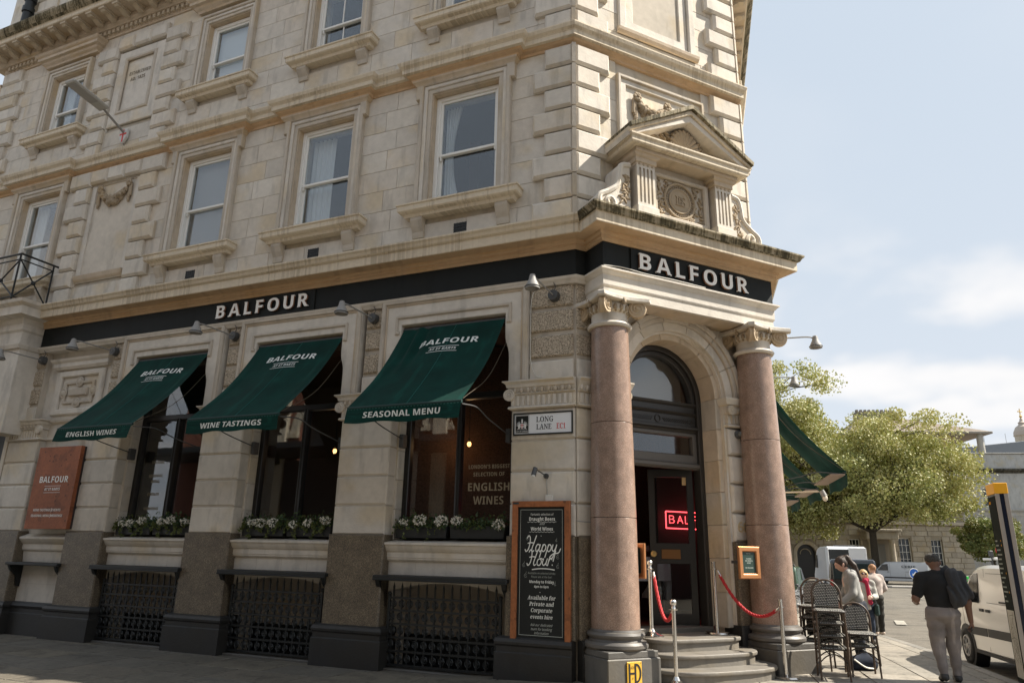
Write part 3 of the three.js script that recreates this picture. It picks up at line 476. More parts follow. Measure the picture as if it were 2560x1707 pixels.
// ---- the narrow bay's ground floor: strapwork panel, wall and shelf
{
  const w = inFr(new THREE.Group(), FA); w.name = 'blind_bay'; pub.add(w); const x0 = -10.93, x1 = -9.58, c = (x0 + x1) / 2;
  part('wall', new G().box(x0 - 0.4, x1 + 0.35, -0.1, 5.36, -0.4, -0.16), M.stone, w);
  part('capital_band', new G().sweep([[x0, -0.16], [x1, -0.16]], [[0, 3.48], [0.03, 3.49], [0.05, 3.51], [0.02, 3.54], [0.02, 3.8], [0.08, 3.84], [0.1, 3.88], [0, 3.9]]), M.stone, w);
  part('panel_frame', new G().extrude(rect(c - 0.68, c + 0.68, 3.98, 4.86), -0.17, -0.1, [rect(c - 0.52, c + 0.52, 4.1, 4.74)], 0.02), M.stone, w);
  const st = new G().extrude(rect(c - 0.42, c + 0.42, 4.2, 4.64), -0.16, -0.12, [rect(c - 0.36, c + 0.36, 4.25, 4.59)], 0.008).block(c - 0.26, c + 0.26, 4.35, 4.5, -0.16, -0.1, 0.015);
  for (const [a, b] of [[0, 4.63], [0, 4.21], [-0.42, 4.42], [0.42, 4.42]]) st.ball(c + a, b, -0.13, 0.07, 0.07, 0.04).add(new THREE.TorusGeometry(0.085, 0.02, 6, 16), new THREE.Matrix4().setPosition(c + a, b, -0.13));
  part('strapwork', st, M.mould, w, { crease: 0.6 });
  part('panel_cornice', new G().sweep([[c - 0.72, -0.16], [c - 0.72, -0.12], [c + 0.72, -0.12], [c + 0.72, -0.16]], [[-0.05, 4.9], [0.02, 4.9], [0.06, 4.95], [0.06, 5.02], [0.1, 5.06], [0.12, 5.1], [-0.05, 5.13]]), M.stone, w);
  part('stall_riser', new G().sweep([[x0 + 0.02, -0.15], [x1 - 0.02, -0.15]], [[0, 1.24], [0.02, 1.425], [0.05, 1.45], [0.06, 1.475], [0.06, 1.555], [0.11, 1.6], [0.15, 1.65], [0.15, 1.68], [0, 1.74]]), M.stone, w);
  part('iron_shelf', new G().cbox(x0 - 0.03, x1 + 0.03, 1.185, 1.235, -0.2, 0.12, 0.008), M.iron, w);
  for (const e of [x0 + 0.05, x1 - 0.05]) part('shelf_bracket', new G().add(new THREE.ExtrudeGeometry(new THREE.Shape([[0, 0], [0.26, 0], [0.22, -0.08], [0.1, -0.2], [0.07, -0.36], [0, -0.38]].map(([a, b]) => new THREE.Vector2(a, b))), { depth: 0.06, bevelEnabled: false }), new THREE.Matrix4().makeRotationY(-Math.PI / 2).setPosition(e + 0.03, 1.18, -0.16)), M.iron, w);
  part('plinth', new G().sweep([[x0, -0.1], [x1, -0.1]], [[-0.1, -0.12], [0.07, -0.12], [0.07, 0.36], [0.05, 0.375], [0.05, 0.44], [0.075, 0.49], [0.02, 0.55], [-0.1, 0.55]]), M.plinth, w);
  for (let i = 0; i < 2; i++) part('wall_joint', new G().box(x0, x1, 0.86 + i * 0.16, 0.864 + i * 0.16, -0.17, -0.158), M.joint, w);
}

// ---- entablature: mould under the fascia, black fascia, cornice, following the porch on the corner
const EX0 = -11.42;
const bPath = (zB) => { const p = (x, z) => { const v = FB.w(x, 0, z); return [v.x, v.z]; }; return [p(0.18, 0.02), p(0.18, zB), p(WB - 0.18, zB), p(WB - 0.18, 0.02)]; };
const pathEnt = [...worldPath(FA, [[EX0, 0.02]]), crn1(0.02), ...bPath(0.45), crn2(0.02), ...worldPath(FC, [[22, 0.02]])];
part('architrave_mould', new G().sweep([...worldPath(FA, [[EX0, 0.02]]), crn1(0.02), bPath(0.45)[0]], [[-0.2, 5.27], [0.01, 5.27], [0.03, 5.3], [0.06, 5.33], [0.075, 5.365], [-0.2, 5.375]]), M.stone, pub);
part('fascia_board', new G().sweep(pathEnt, [[-0.2, 5.376], [0.012, 5.376], [0.012, 5.775], [-0.2, 5.775]]), M.fascia, pub);
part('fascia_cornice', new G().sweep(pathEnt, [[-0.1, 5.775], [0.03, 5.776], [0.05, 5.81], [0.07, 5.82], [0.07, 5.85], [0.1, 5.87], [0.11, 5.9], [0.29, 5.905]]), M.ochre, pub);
part('fascia_cornice', new G().sweep(pathEnt, [[0.29, 5.905], [0.3, 5.915], [0.3, 6.05], [0.315, 6.055]]), M.weather, pub);
const topProf = [[0.315, 6.055], [0.34, 6.07], [0.36, 6.11], [0.39, 6.14], [0.39, 6.165], [-0.2, 6.3]], bp = bPath(0.45);
{ // the run-off crust is thick on the porch only: the sweep is made once and shared out between the two stones
  const all = new G().sweep(pathEnt, topProf), per = (topProf.length - 1) * 18, near = new G(), porch = new G();
  for (let i = 0; i < pathEnt.length - 1; i++) (i >= 2 && i <= 4 ? porch : near).p.push(...all.p.slice(i * per, (i + 1) * per));
  part('fascia_cornice', near, M.weather, pub); part('fascia_cornice', porch, M.moss, pub);
}

// ---- balcony pavilion over an arched doorway at the far end
{
  const w = inFr(new THREE.Group(), FA); w.name = 'door_pavilion'; pub.add(w); const x0 = -15.1, x1 = -11.47, c = -13.35;
  const s = new THREE.Shape(); s.moveTo(x0, 3.6); s.lineTo(x0, 5.3); s.lineTo(x1, 5.3); s.lineTo(x1, 3.6); s.lineTo(c + 1.35, 3.6); s.absarc(c, 3.6, 1.35, 0, Math.PI, false); s.lineTo(x0, 3.6);
  part('arched_front', new G().extrude(s, -0.1, 0.4, [], 0.01, 24), M.stone, w);
  for (const [r, z] of [[1.35, 0.43], [1.48, 0.46]]) part('archivolt', new G().add(new THREE.TorusGeometry(r, 0.05, 8, 40, Math.PI), new THREE.Matrix4().setPosition(c, 3.6, z - 0.04)), M.warm, w, { crease: 0.7 });
  part('pavilion_entablature', new G().sweep([[x0, -0.1], [x0, 0.42], [x1, 0.42], [x1, -0.1]], [[-0.4, 5.28], [0.03, 5.28], [0.06, 5.35], [0.06, 5.38], [0.01, 5.39], [0.01, 5.62], [0.05, 5.66], [0.05, 5.78], [0.1, 5.84], [0.1, 5.88], [0.28, 5.9], [0.29, 6.06], [0.36, 6.12], [0.38, 6.18], [-0.4, 6.25]]), M.stone, w);
  part('side_pier', new G().box(c + 1.4, -11.85, -0.1, 3.6, -0.3, 0.0).box(x0, c - 1.4, -0.1, 3.6, -0.3, 0.0), M.stone, w);
  part('doorway_back', new G().box(x0, x1, -0.1, 5.2, -0.9, -0.7), M.doorwood, w);
}
// ---- balcony railing on it
{
  const t = thing('balcony_railing', 'black iron balcony railing with crossed bars above the arched doorway', 'railing', FA, [-13.3, 6.2, 0]);
  const x0 = -1.6, x1 = 1.75, z1 = 0.72, rail = (n, a, b, r = 0.016) => part(n, new G().rod(a, b, r, r, 6), M.iron, t);
  for (const y of [0.08, 0.88, 1.0]) { rail('rail', [x0, y, z1], [x1, y, z1], y === 1 ? 0.022 : 0.014); for (const x of [x0, x1]) rail('rail', [x, y, z1], [x, y, y === 1 ? -0.1 : 0.02], y === 1 ? 0.022 : 0.014); }
  for (const x of [x0, -0.75, -0.62, 0.62, 0.75, x1 - 0.02]) rail('post', [x, 0, z1], [x, 1, z1], 0.02);
  for (const x of [x0, x1]) { rail('post', [x, 0, 0.04], [x, 1, 0.04], 0.02); rail('cross_bar', [x, 0.08, z1], [x, 0.88, 0.04]); rail('cross_bar', [x, 0.88, z1], [x, 0.08, 0.04]); part('boss', new G().ball(x, 0.48, 0.38, 0.045), M.iron, t); }
  for (const [a, b] of [[x0, -0.75], [-0.62, 0.62], [0.75, x1]]) { rail('cross_bar', [a, 0.08, z1], [b, 0.88, z1]); rail('cross_bar', [a, 0.88, z1], [b, 0.08, z1]); part('boss', new G().ball((a + b) / 2, 0.48, z1, 0.045), M.iron, t); }
}
// ---- rooms behind the windows, and the body of the building
{
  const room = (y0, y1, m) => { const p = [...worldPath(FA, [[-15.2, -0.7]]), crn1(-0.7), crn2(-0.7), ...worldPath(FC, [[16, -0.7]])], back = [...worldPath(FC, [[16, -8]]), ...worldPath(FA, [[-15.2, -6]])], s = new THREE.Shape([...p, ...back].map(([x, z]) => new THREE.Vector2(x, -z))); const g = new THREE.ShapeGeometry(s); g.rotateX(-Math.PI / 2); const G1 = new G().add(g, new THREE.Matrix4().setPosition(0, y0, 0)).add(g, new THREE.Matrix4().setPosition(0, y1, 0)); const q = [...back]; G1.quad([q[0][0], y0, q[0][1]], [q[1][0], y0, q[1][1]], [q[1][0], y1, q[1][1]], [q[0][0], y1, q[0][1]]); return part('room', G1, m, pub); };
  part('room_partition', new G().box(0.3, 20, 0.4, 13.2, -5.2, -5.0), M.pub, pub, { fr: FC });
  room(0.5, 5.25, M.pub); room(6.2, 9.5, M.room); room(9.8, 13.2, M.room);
  const wallIn = (fr, x0, x1, z) => part('room_partition', new G().box(x0, x1, 6.2, 13.2, z, z + 0.12), M.room, pub, { fr });
  wallIn(FA, -15.2, 0.2, -4.2);
  for (const x of [-3.4, -6.27, -9.2, -11.4]) part('room_partition', new G().box(x - 0.06, x + 0.06, 6.2, 13.2, -4.2, -0.62), M.room, pub, { fr: FA });
  part('pub_back_wall', new G().box(-12, -0.5, 0.5, 5.25, -4.6, -4.4), M.pub, pub, { fr: FA });
  part('end_wall', new G().box(15.8, 16, 0, 13.5, -8, -0.1), M.pub, pub, { fr: FC });
  part('bar_wall', new G().box(-1.4, 5.2, 0.4, 5.2, -3.5, -3.3), std(lin(0.14, 0.075, 0.05), 0.8, { map: roughMap }), pub, { fr: FB });
  part('end_wall', new G().box(-15.32, -15.2, 0, 18, -8, -0.62), M.stone, pub, { fr: FA });
}

{ // the next house along the street, set back a little
  const t = thing('neighbour_house', 'neighbouring stone house set back beyond the balcony end of the pub', 'building', FA, [-15.4, 0, -0.45]);
  part('wall', new G().extrude(rect(-7, 0, -0.1, 12.6), -1, 0, [rect(-1.9, -0.75, 6.9, 9.0), rect(-1.9, -0.75, 10.3, 12.0), rect(-2.2, -0.7, 0.4, 4.4)]), M.stone, t);
  part('cornice', new G().sweep([[-7, 0], [0, 0]], [[-0.1, 12.3], [0.05, 12.3], [0.1, 12.5], [0.35, 12.6], [0.4, 12.8], [-0.1, 12.9]]), M.warm, t); part('string_course', new G().sweep([[-7, 0], [0, 0]], [[-0.1, 9.4], [0.1, 9.45], [0.16, 9.6], [-0.1, 9.7]]), M.weather, t);
  for (const [a, b, x0, x1] of [[6.9, 9.0, -1.9, -0.75], [10.3, 12.0, -1.9, -0.75], [0.4, 4.4, -2.2, -0.7]]) { const w = new THREE.Group(); w.name = 'window'; t.add(w); part('frame', new G().extrude(rect(x0, x1, a, b), -0.4, -0.3, [rect(x0 + 0.08, x1 - 0.08, a + 0.08, (a + b) / 2 - 0.03), rect(x0 + 0.08, x1 - 0.08, (a + b) / 2 + 0.03, b - 0.08)]), a < 1 ? M.doorwood : M.white, w); part('pane', new G().box(x0, x1, a, b, -0.37, -0.36), M.glass, w); part('back', new G().box(x0 - 0.1, x1 + 0.1, a - 0.1, b + 0.1, -1.1, -1.02), M.room, w); }
  for (let k = 0; k < 8; k++) part('pier_block', new G().block(-0.62, -0.05, 0.6 + k * 0.44, 1.02 + k * 0.44, -0.02, 0.12, 0.02), M.ashlar[k % 6], t);
}
// ---------------------------------------------------------------- the corner pub: chamfered entrance front (frame FB) and side street front (FC)
const BC = 1.76;
{ // upper wall
  const wallB = part('wall', new G().box(0.05, WB - 0.05, 6.1, 13.2, -0.6, -0.13), M.joint, pub, { fr: FB });
  const ex = [[BC - 0.9, BC + 0.9, 6.2, 9.14], [BC - 0.83, BC + 0.83, 9.98, 13.1]];
  ashlar(wallB, 0.08, WB - 0.08, 6.29, 9.41, 8, ex, -0.1, 51, { len: 0.7 });
  ashlar(wallB, 0.08, WB - 0.08, 9.6, 13.02, 9, ex, -0.1, 53, { len: 0.7 });
  // framed panel with two swags
  part('panel', new G().box(BC - 0.75, BC + 0.75, 6.2, 9.0, -0.14, -0.115), M.ashlar[2], pub, { fr: FB });
  part('panel_frame', new G().extrude(ring(BC, 0.72, 6.2, 8.98, 0.9, 9.14), -0.13, -0.07, [], 0.01), M.stone, pub, { fr: FB });
  part('panel_frame', new G().extrude(ring(BC, 0.84, 6.2, 9.08, 0.9, 9.14), -0.1, -0.03, [], 0.012), M.mould, pub, { fr: FB });
  swag(FB, BC - 0.2, 8.78, 0.31, 0.24, -0.1, pub); 
  // blind window of the second floor
  part('panel_frame', new G().extrude(rect(BC - 0.83, BC + 0.83, 10.0, 13.0), -0.13, -0.05, [rect(BC - 0.68, BC + 0.68, 10.14, 12.85)], 0.02), M.stone, pub, { fr: FB });
  part('panel_frame', new G().sweep([[BC - 0.86, -0.08], [BC + 0.86, -0.08]], [[0, 9.97], [0.03, 9.98], [0.06, 10.02], [0.07, 10.07], [0, 10.09]]), M.warm, pub, { fr: FB });
  part('panel_frame', new G().extrude(rect(BC - 0.68, BC + 0.68, 10.14, 12.85), -0.19, -0.1, [rect(BC - 0.5, BC + 0.5, 10.32, 12.7)], 0.015), M.ashlar[0], pub, { fr: FB });
  part('panel', new G().box(BC - 0.6, BC + 0.6, 10.2, 12.8, -0.24, -0.185), M.ashlar[2], pub, { fr: FB });
}
// ---- arched entrance
const door = inFr(new THREE.Group(), FB); door.name = 'entrance'; pub.add(door);
const AY = 3.9;
const archRing = (r0, r1, y0) => { const s = new THREE.Shape(); s.moveTo(BC + r1, y0); s.lineTo(BC + r1, AY); s.absarc(BC, AY, r1, 0, Math.PI, false); s.lineTo(BC - r1, y0); s.lineTo(BC - r0, y0); s.lineTo(BC - r0, AY); s.absarc(BC, AY, r0, Math.PI, 0, true); s.lineTo(BC + r0, y0); return s; };
{
  const wallG = new THREE.Shape(); wallG.moveTo(0.02, 0); wallG.lineTo(0.02, 5.3); wallG.lineTo(WB - 0.02, 5.3); wallG.lineTo(WB - 0.02, 0); wallG.lineTo(BC + 0.9, 0); wallG.lineTo(BC + 0.9, AY); wallG.absarc(BC, AY, 0.9, 0, Math.PI, false); wallG.lineTo(BC - 0.9, 0); wallG.closePath();
  part('wall', new G().extrude(wallG, -0.5, -0.06, [], 0, 24), M.stone, door);
  // inner order in voussoirs and jamb stones
  const order = (n, r0, r1, z0, z1, k0, count, mat) => { for (let i = 0; i < count; i++) { const a = Math.PI * i / count, b = Math.PI * (i + 1) / count, e = 0.003; const s = new THREE.Shape(); s.absarc(BC, AY, r1, a + e, b - e, false); s.absarc(BC, AY, r0, b - e, a + e, true); s.closePath(); part(n, new G().extrude(s, z0, z1, [], 0.008, 8), Array.isArray(mat) ? mat[i % mat.length] : mat, door, { crease: 0.5, uo: [i, 0] }); } };
  order('voussoir', 0.815, 0.935, -0.52, -0.12, 0, 7, M.warm);
  order('voussoir', 0.925, 1.06, -0.3, 0.0, 0, 7, M.ashlar);
  order('voussoir', 1.06, 1.13, -0.2, 0.045, 0, 7, M.mould);
  order('voussoir', 1.13, 1.21, -0.2, 0.075, 0, 7, M.mould);
  for (const s of [-1, 1]) {
    for (let k = 0; k < 7; k++) { const y0 = 0.62 + k * 0.469, a = BC + s * 0.815, b = BC + s * 0.935; part('jamb_stone', new G().block(Math.min(a, b), Math.max(a, b), y0, y0 + 0.464, -0.52, -0.12, 0.012), k % 3 ? M.warm : M.mould, door, { uo: [k, s] }); }
    // outer pier
    const a = BC + s * 0.935, b = BC + s * 1.24, x0 = Math.min(a, b), x1 = Math.max(a, b);
    for (let k = 0; k < 4; k++) part('stone_block', new G().block(x0, x1, 1.79 + k * 0.42, 2.18 + k * 0.42, -0.3, 0.0, 0.03), M.ashlar[(k * 2 + 1) % 6], door, { uo: [k, s * 2] });
    part('granite_block', new G().block(x0 - 0.02, x1 + 0.02, 0.62, 1.785, -0.3, 0.03, 0.02), M.granite, door);
    part('plinth', new G().block(x0 - 0.04, x1 + 0.04, 0, 0.66, -0.3, 0.06, 0.02), M.plinth, door);
    part('impost_capital', new G().sweep(s > 0 ? [[x0, -0.3], [x0, 0], [x1, 0]] : [[x0, 0], [x1, 0], [x1, -0.3]], [[-0.02, 3.46], [0.02, 3.46], [0.035, 3.48], [0.02, 3.5], [0.0, 3.51], [0.0, 3.66], [0.02, 3.67], [0.03, 3.78], [0.06, 3.8], [0.09, 3.88], [0.09, 3.9], [-0.02, 3.91]]), M.stone, door);
    const vg = volute(s > 0 ? x0 + 0.02 : x1 - 0.02, 3.71, 0.02, 0.075, 0.06, s); part('volute', vg, M.mould, door, { crease: 0.7 });
    const eg = new G(); for (let i = 0; i < 3; i++) eg.ball(x0 + 0.12 + i * 0.07, 3.72, 0.03, 0.026, 0.04, 0.03, 7, 5); for (let i = 0; i < 3; i++) eg.box(x0 + 0.06 + i * 0.08, x0 + 0.1 + i * 0.08, 3.52, 3.64, -0.02, 0.02); part('egg_moulding', eg, M.mould, door, { crease: 0.9 });
  }
  // short return of the corner piers onto this front
  for (const [x0, x1] of [[0.02, 0.27], [WB - 0.27, WB - 0.02]]) {
    for (let k = 0; k < 4; k++) part('stone_block', new G().block(x0, x1, 1.785 + k * 0.428, 2.19 + k * 0.428, -0.3, 0.0, 0.02), M.ashlar[(k + 3) % 6], door, { uo: [k, x0] });
    part('granite_block', new G().block(x0, x1 + 0.02, 0.53, 1.785, -0.3, 0.035, 0.02), M.granite, door);
    part('plinth', new G().sweep([[x0, 0.04], [x1 + 0.03, 0.04], [x1 + 0.03, -0.2]], [[-0.3, -0.12], [0.07, -0.12], [0.07, 0.36], [0.05, 0.375], [0.05, 0.44], [0.075, 0.49], [0.06, 0.53], [0.02, 0.55], [-0.3, 0.55]]), M.plinth, door);
    part('capital', new G().sweep([[x0, 0], [x1, 0], [x1, -0.2]], [[-0.02, 3.49], [0.03, 3.49], [0.045, 3.505], [0.03, 3.53], [0.008, 3.535], [0.008, 3.69], [0.03, 3.7], [0.045, 3.705], [0.02, 3.725], [0.045, 3.79], [0.07, 3.84], [0.11, 3.87], [0.11, 3.885], [-0.02, 3.9]]), M.stone, door);
    const fl = new G(); for (let i = 0; i < 3; i++) fl.box(x0 + 0.03 + i * 0.08, x0 + 0.07 + i * 0.08, 3.535, 3.675, 0, 0.03).ball(x0 + 0.05 + i * 0.09, 3.755, 0.035, 0.03, 0.045, 0.03, 8, 6); part('capital_flutes', fl, M.stone, door);
    for (const [y0, y1] of [[4.96, 5.27], [4.6, 4.9], [4.22, 4.53]]) part('rough_block', new G().block(x0 + 0.01, x1, y0, y1, -0.3, -0.005, 0.02), M.vermic, door, { uo: [rnd(), rnd()] });
    part('stone_block', new G().block(x0 + 0.01, x1, 3.9, 4.16, -0.3, 0.0, 0.015), M.ashlar[1], door);
    part('pier_core', new G().box(x0, x1 - 0.01, 0, 5.36, -0.35, -0.03), M.mould, door);
  }
  // timber arch, fanlight, frieze and transom light
  part('door_frame', new G().extrude(archRing(0.73, 0.82, 0.6), -0.62, -0.44, [], 0.012, 24), M.darkwood, door, { crease: 0.4 });
  part('door_frame', new G().extrude(archRing(0.66, 0.735, 3.84), -0.62, -0.49, [], 0.012, 24), M.darkwood, door, { crease: 0.4 });
  part('fanlight_pane', new G().extrude((() => { const s = new THREE.Shape(); s.moveTo(BC + 0.67, 3.86); s.lineTo(BC + 0.67, AY); s.absarc(BC, AY, 0.67, 0, Math.PI, false); s.lineTo(BC - 0.67, 3.86); return s; })(), -0.58, -0.574, [], 0, 24), M.glass, door);
  part('fanlight_back', new G().box(BC - 0.8, BC + 0.8, 3.5, 4.75, -0.95, -0.9), std(lin(0.25, 0.25, 0.24), 0.9), door);
  part('transom', new G().sweep([[BC - 0.74, -0.6], [BC + 0.74, -0.6]], [[0, 3.4], [0.1, 3.4], [0.12, 3.43], [0.16, 3.45], [0.16, 3.48], [0.1, 3.5], [0.1, 3.66], [0.13, 3.68], [0.15, 3.7], [0.1, 3.72], [0.1, 3.8], [0.13, 3.83], [0.14, 3.86], [0, 3.88]]), M.darkwood, door);
  const fz = new G(); for (let i = 0; i < 18; i++) for (const s of [-1, 1]) if (i > 1) fz.add(new THREE.BoxGeometry(0.012, 0.07, 0.014), new THREE.Matrix4().makeRotationZ(s * 0.7).setPosition(BC + s * (0.04 + i * 0.037), 3.575, -0.495)); fz.add(new THREE.TorusGeometry(0.05, 0.014, 6, 16), new THREE.Matrix4().setPosition(BC, 3.58, -0.495)); part('carved_frieze', fz, M.darkwood, door);
  part('transom_frame', new G().extrude(rect(BC - 0.74, BC + 0.74, 2.93, 3.4), -0.6, -0.5, [rect(BC - 0.66, BC + 0.66, 3.06, 3.34)], 0.01), std(lin(0.085, 0.075, 0.065), 0.5), door);
  part('transom_pane', new G().box(BC - 0.67, BC + 0.67, 3.05, 3.35, -0.56, -0.555), M.glass, door);
  part('transom_frame', new G().sweep([[BC - 0.74, -0.58], [BC + 0.74, -0.58]], [[0, 2.84], [0.1, 2.84], [0.13, 2.87], [0.13, 2.91], [0.09, 2.94], [0, 2.95]]), std(lin(0.085, 0.075, 0.065), 0.5), door);
  // wall lamp beside the arch
}
// ---- door leaf standing ajar
{
  const d = new THREE.Group(); d.name = 'door'; pub.add(d); d.position.copy(FB.w(BC + 0.7, 0.6, -0.6)); d.rotation.y = FB.turn - 0.62;
  const L = 0.68;
  part('leaf', new G().extrude(rect(-L, 0, 0, 2.26), -0.03, 0.03, [rect(-L + 0.1, -0.1, 1.16, 2.14), rect(-L + 0.1, -0.1, 0.16, 0.86)], 0.006), M.doorwood, d);
  part('pane', new G().box(-L + 0.09, -0.09, 1.15, 2.15, -0.004, 0.004), M.glass, d); part('pane', new G().box(-L + 0.09, -0.09, 0.15, 0.87, -0.004, 0.004), M.glass, d);
  part('knob', new G().lathe([[0, 0], [0.03, 0], [0.02, 0.02], [0.018, 0.05], [0.04, 0.07], [0.05, 0.09], [0.04, 0.115], [0, 0.12]].map(([r, h]) => [r, h]), 0, 0, 0, 18), M.brass, d, { crease: 0.7 }).rotation.x = Math.PI / 2;
  d.children[d.children.length - 1].position.set(-L + 0.05, 1.0, 0.03);
  part('letter_plate', new G().cbox(-L + 0.17, -L + 0.45, 0.93, 1.07, 0.03, 0.045, 0.004), std(lin(0.2, 0.1, 0.04), 0.35, { metalness: 0.7 }), d);
  part('notice', new G().box(-0.16, -0.1, 2.02, 2.14, 0.006, 0.01), std(lin(0.45, 0.3, 0.14), 0.6), d);
}
// ---- columns
function column(xc) {
  const c = new THREE.Group(); c.name = 'column'; pub.add(c); c.position.copy(FB.w(xc, 0, 0.22)); c.rotation.y = FB.turn;
  part('plinth', new G().cbox(-0.385, 0.385, -0.1, 0.4, -0.4, 0.385, 0.012), M.plinthGrey, c, { uo: [xc, 0] });
  part('plinth', new G().cbox(-0.365, 0.365, 0.4, 0.475, -0.4, 0.365, 0.008), M.plinthGrey, c, { uo: [xc, 2] });
  part('base', new G().lathe([[0, 0.475], [0.37, 0.475], [0.395, 0.5], [0.395, 0.535], [0.37, 0.565], [0.335, 0.57], [0.325, 0.59], [0.33, 0.61], [0.35, 0.615], [0.36, 0.64], [0.345, 0.67], [0.315, 0.675], [0.305, 0.7], [0, 0.7]], 0, 0, 0, 40), std(lin(0.13, 0.12, 0.11), 0.5, { map: stoneMap }), c, { crease: 0.5 });
  const R = (y) => { const t = (y - 0.7) / 3.87; return 0.302 - 0.047 * Math.pow(t, 1.6); };
  for (const [a, b] of [[0.7, 2.02], [2.026, 3.24], [3.246, 4.57]]) { const p = [[R(a) - 0.004, a]]; for (let i = 0; i <= 8; i++) p.push([R(mix(a + 0.003, b - 0.003, i / 8)), mix(a + 0.003, b - 0.003, i / 8)]); p.push([R(b) - 0.004, b]); const g = new THREE.LatheGeometry(p.map(([r, h]) => new THREE.Vector2(r, h)), 48), uv = g.attributes.uv, ps = g.attributes.position; for (let i = 0; i < uv.count; i++) uv.setXY(i, uv.getX(i) * 1.8 + a, ps.getY(i)); part('shaft_drum', g, M.pink, c); }
  part('neck', new G().lathe([[0.25, 4.56], [0.29, 4.565], [0.31, 4.595], [0.29, 4.625], [0.262, 4.635], [0.252, 4.65], [0.252, 4.76], [0.275, 4.78], [0.29, 4.79], [0.3, 4.86], [0.28, 4.9], [0, 4.92]], 0, 0, 0, 40), M.stone, c, { crease: 0.5 });
  const eg = new G(); for (let i = 0; i < 20; i++) { const a = i / 20 * 6.283; eg.ball(Math.cos(a) * 0.295, 4.825, Math.sin(a) * 0.295, 0.032, 0.045, 0.032, 7, 5); } for (let i = 0; i < 24; i++) { const a = i / 24 * 6.283; eg.ball(Math.cos(a) * 0.27, 4.775, Math.sin(a) * 0.27, 0.02, 0.016, 0.02, 6, 4); }
  part('egg_moulding', eg, M.carve, c, { crease: 0.9 });
  for (let k = 0; k < 4; k++) {
    const a = Math.PI / 4 + k * Math.PI / 2, g = new G();
    for (const s of [-1, 1]) { const v = volute(0, 0, 0, 0.125, 0.05, s); const m = new THREE.Matrix4().makeRotationY(s > 0 ? 0.28 : Math.PI - 0.28).setPosition(0, 0, s * 0.012); const q = new THREE.Vector3(); for (let i = 0; i < v.p.length; i += 3) { q.set(v.p[i], v.p[i + 1], v.p[i + 2]).applyMatrix4(m); g.p.push(q.x, q.y, q.z); } }
    const m = part('volute', g, M.warm, c, { crease: 0.7 }); m.rotation.y = -a; m.position.set(Math.cos(a) * 0.385, 4.83, Math.sin(a) * 0.385);
    const lg = new G(), r = rngOf(k + 3), b = k * Math.PI / 2; // acanthus tuft between the scrolls
    for (let i = 0; i < 9; i++) lg.ball(Math.cos(b) * 0.33 + (r() - 0.5) * 0.09 - 0.0, 4.87 + r() * 0.09, Math.sin(b) * 0.33 + (r() - 0.5) * 0.09, 0.016 + r() * 0.014, 0.035, 0.016 + r() * 0.014, 6, 5);
    part('acanthus', lg, M.carve, c, { crease: 0.9 });
  }
  const ab = new THREE.Shape(), h = 0.42; ab.moveTo(-h, -h + 0.05); ab.lineTo(-h + 0.05, -h); ab.quadraticCurveTo(0, -h + 0.14, h - 0.05, -h); ab.lineTo(h, -h + 0.05); ab.quadraticCurveTo(h - 0.14, 0, h, h - 0.05); ab.lineTo(h - 0.05, h); ab.quadraticCurveTo(0, h - 0.14, -h + 0.05, h); ab.lineTo(-h, h - 0.05); ab.quadraticCurveTo(-h + 0.14, 0, -h, -h + 0.05);
  const ag = new THREE.ExtrudeGeometry(ab, { depth: 0.045, bevelEnabled: true, bevelThickness: 0.012, bevelSize: 0.015, bevelSegments: 1, curveSegments: 10 }); ag.rotateX(-Math.PI / 2); ag.translate(0, 4.915, 0);
  part('abacus', new G().add(ag), M.stone, c);
  return c;
}
column(0.42); column(3.1);
// ---- porch entablature
part('porch_beam', new G().box(0.2, WB - 0.2, 4.985, 6.1, -0.1, 0.43), M.warm, pub, { fr: FB });
part('porch_architrave', new G().sweep(worldPath(FB, [[0.18, -0.05], [0.18, 0.45], [WB - 0.18, 0.45], [WB - 0.18, -0.05]]), [[-0.06, 4.98], [0, 4.98], [0, 5.11], [0.012, 5.12], [0.02, 5.14], [0.02, 5.285], [0.03, 5.29], [0.06, 5.33], [0.085, 5.345], [0.085, 5.37], [-0.06, 5.375]]), M.stone, pub);
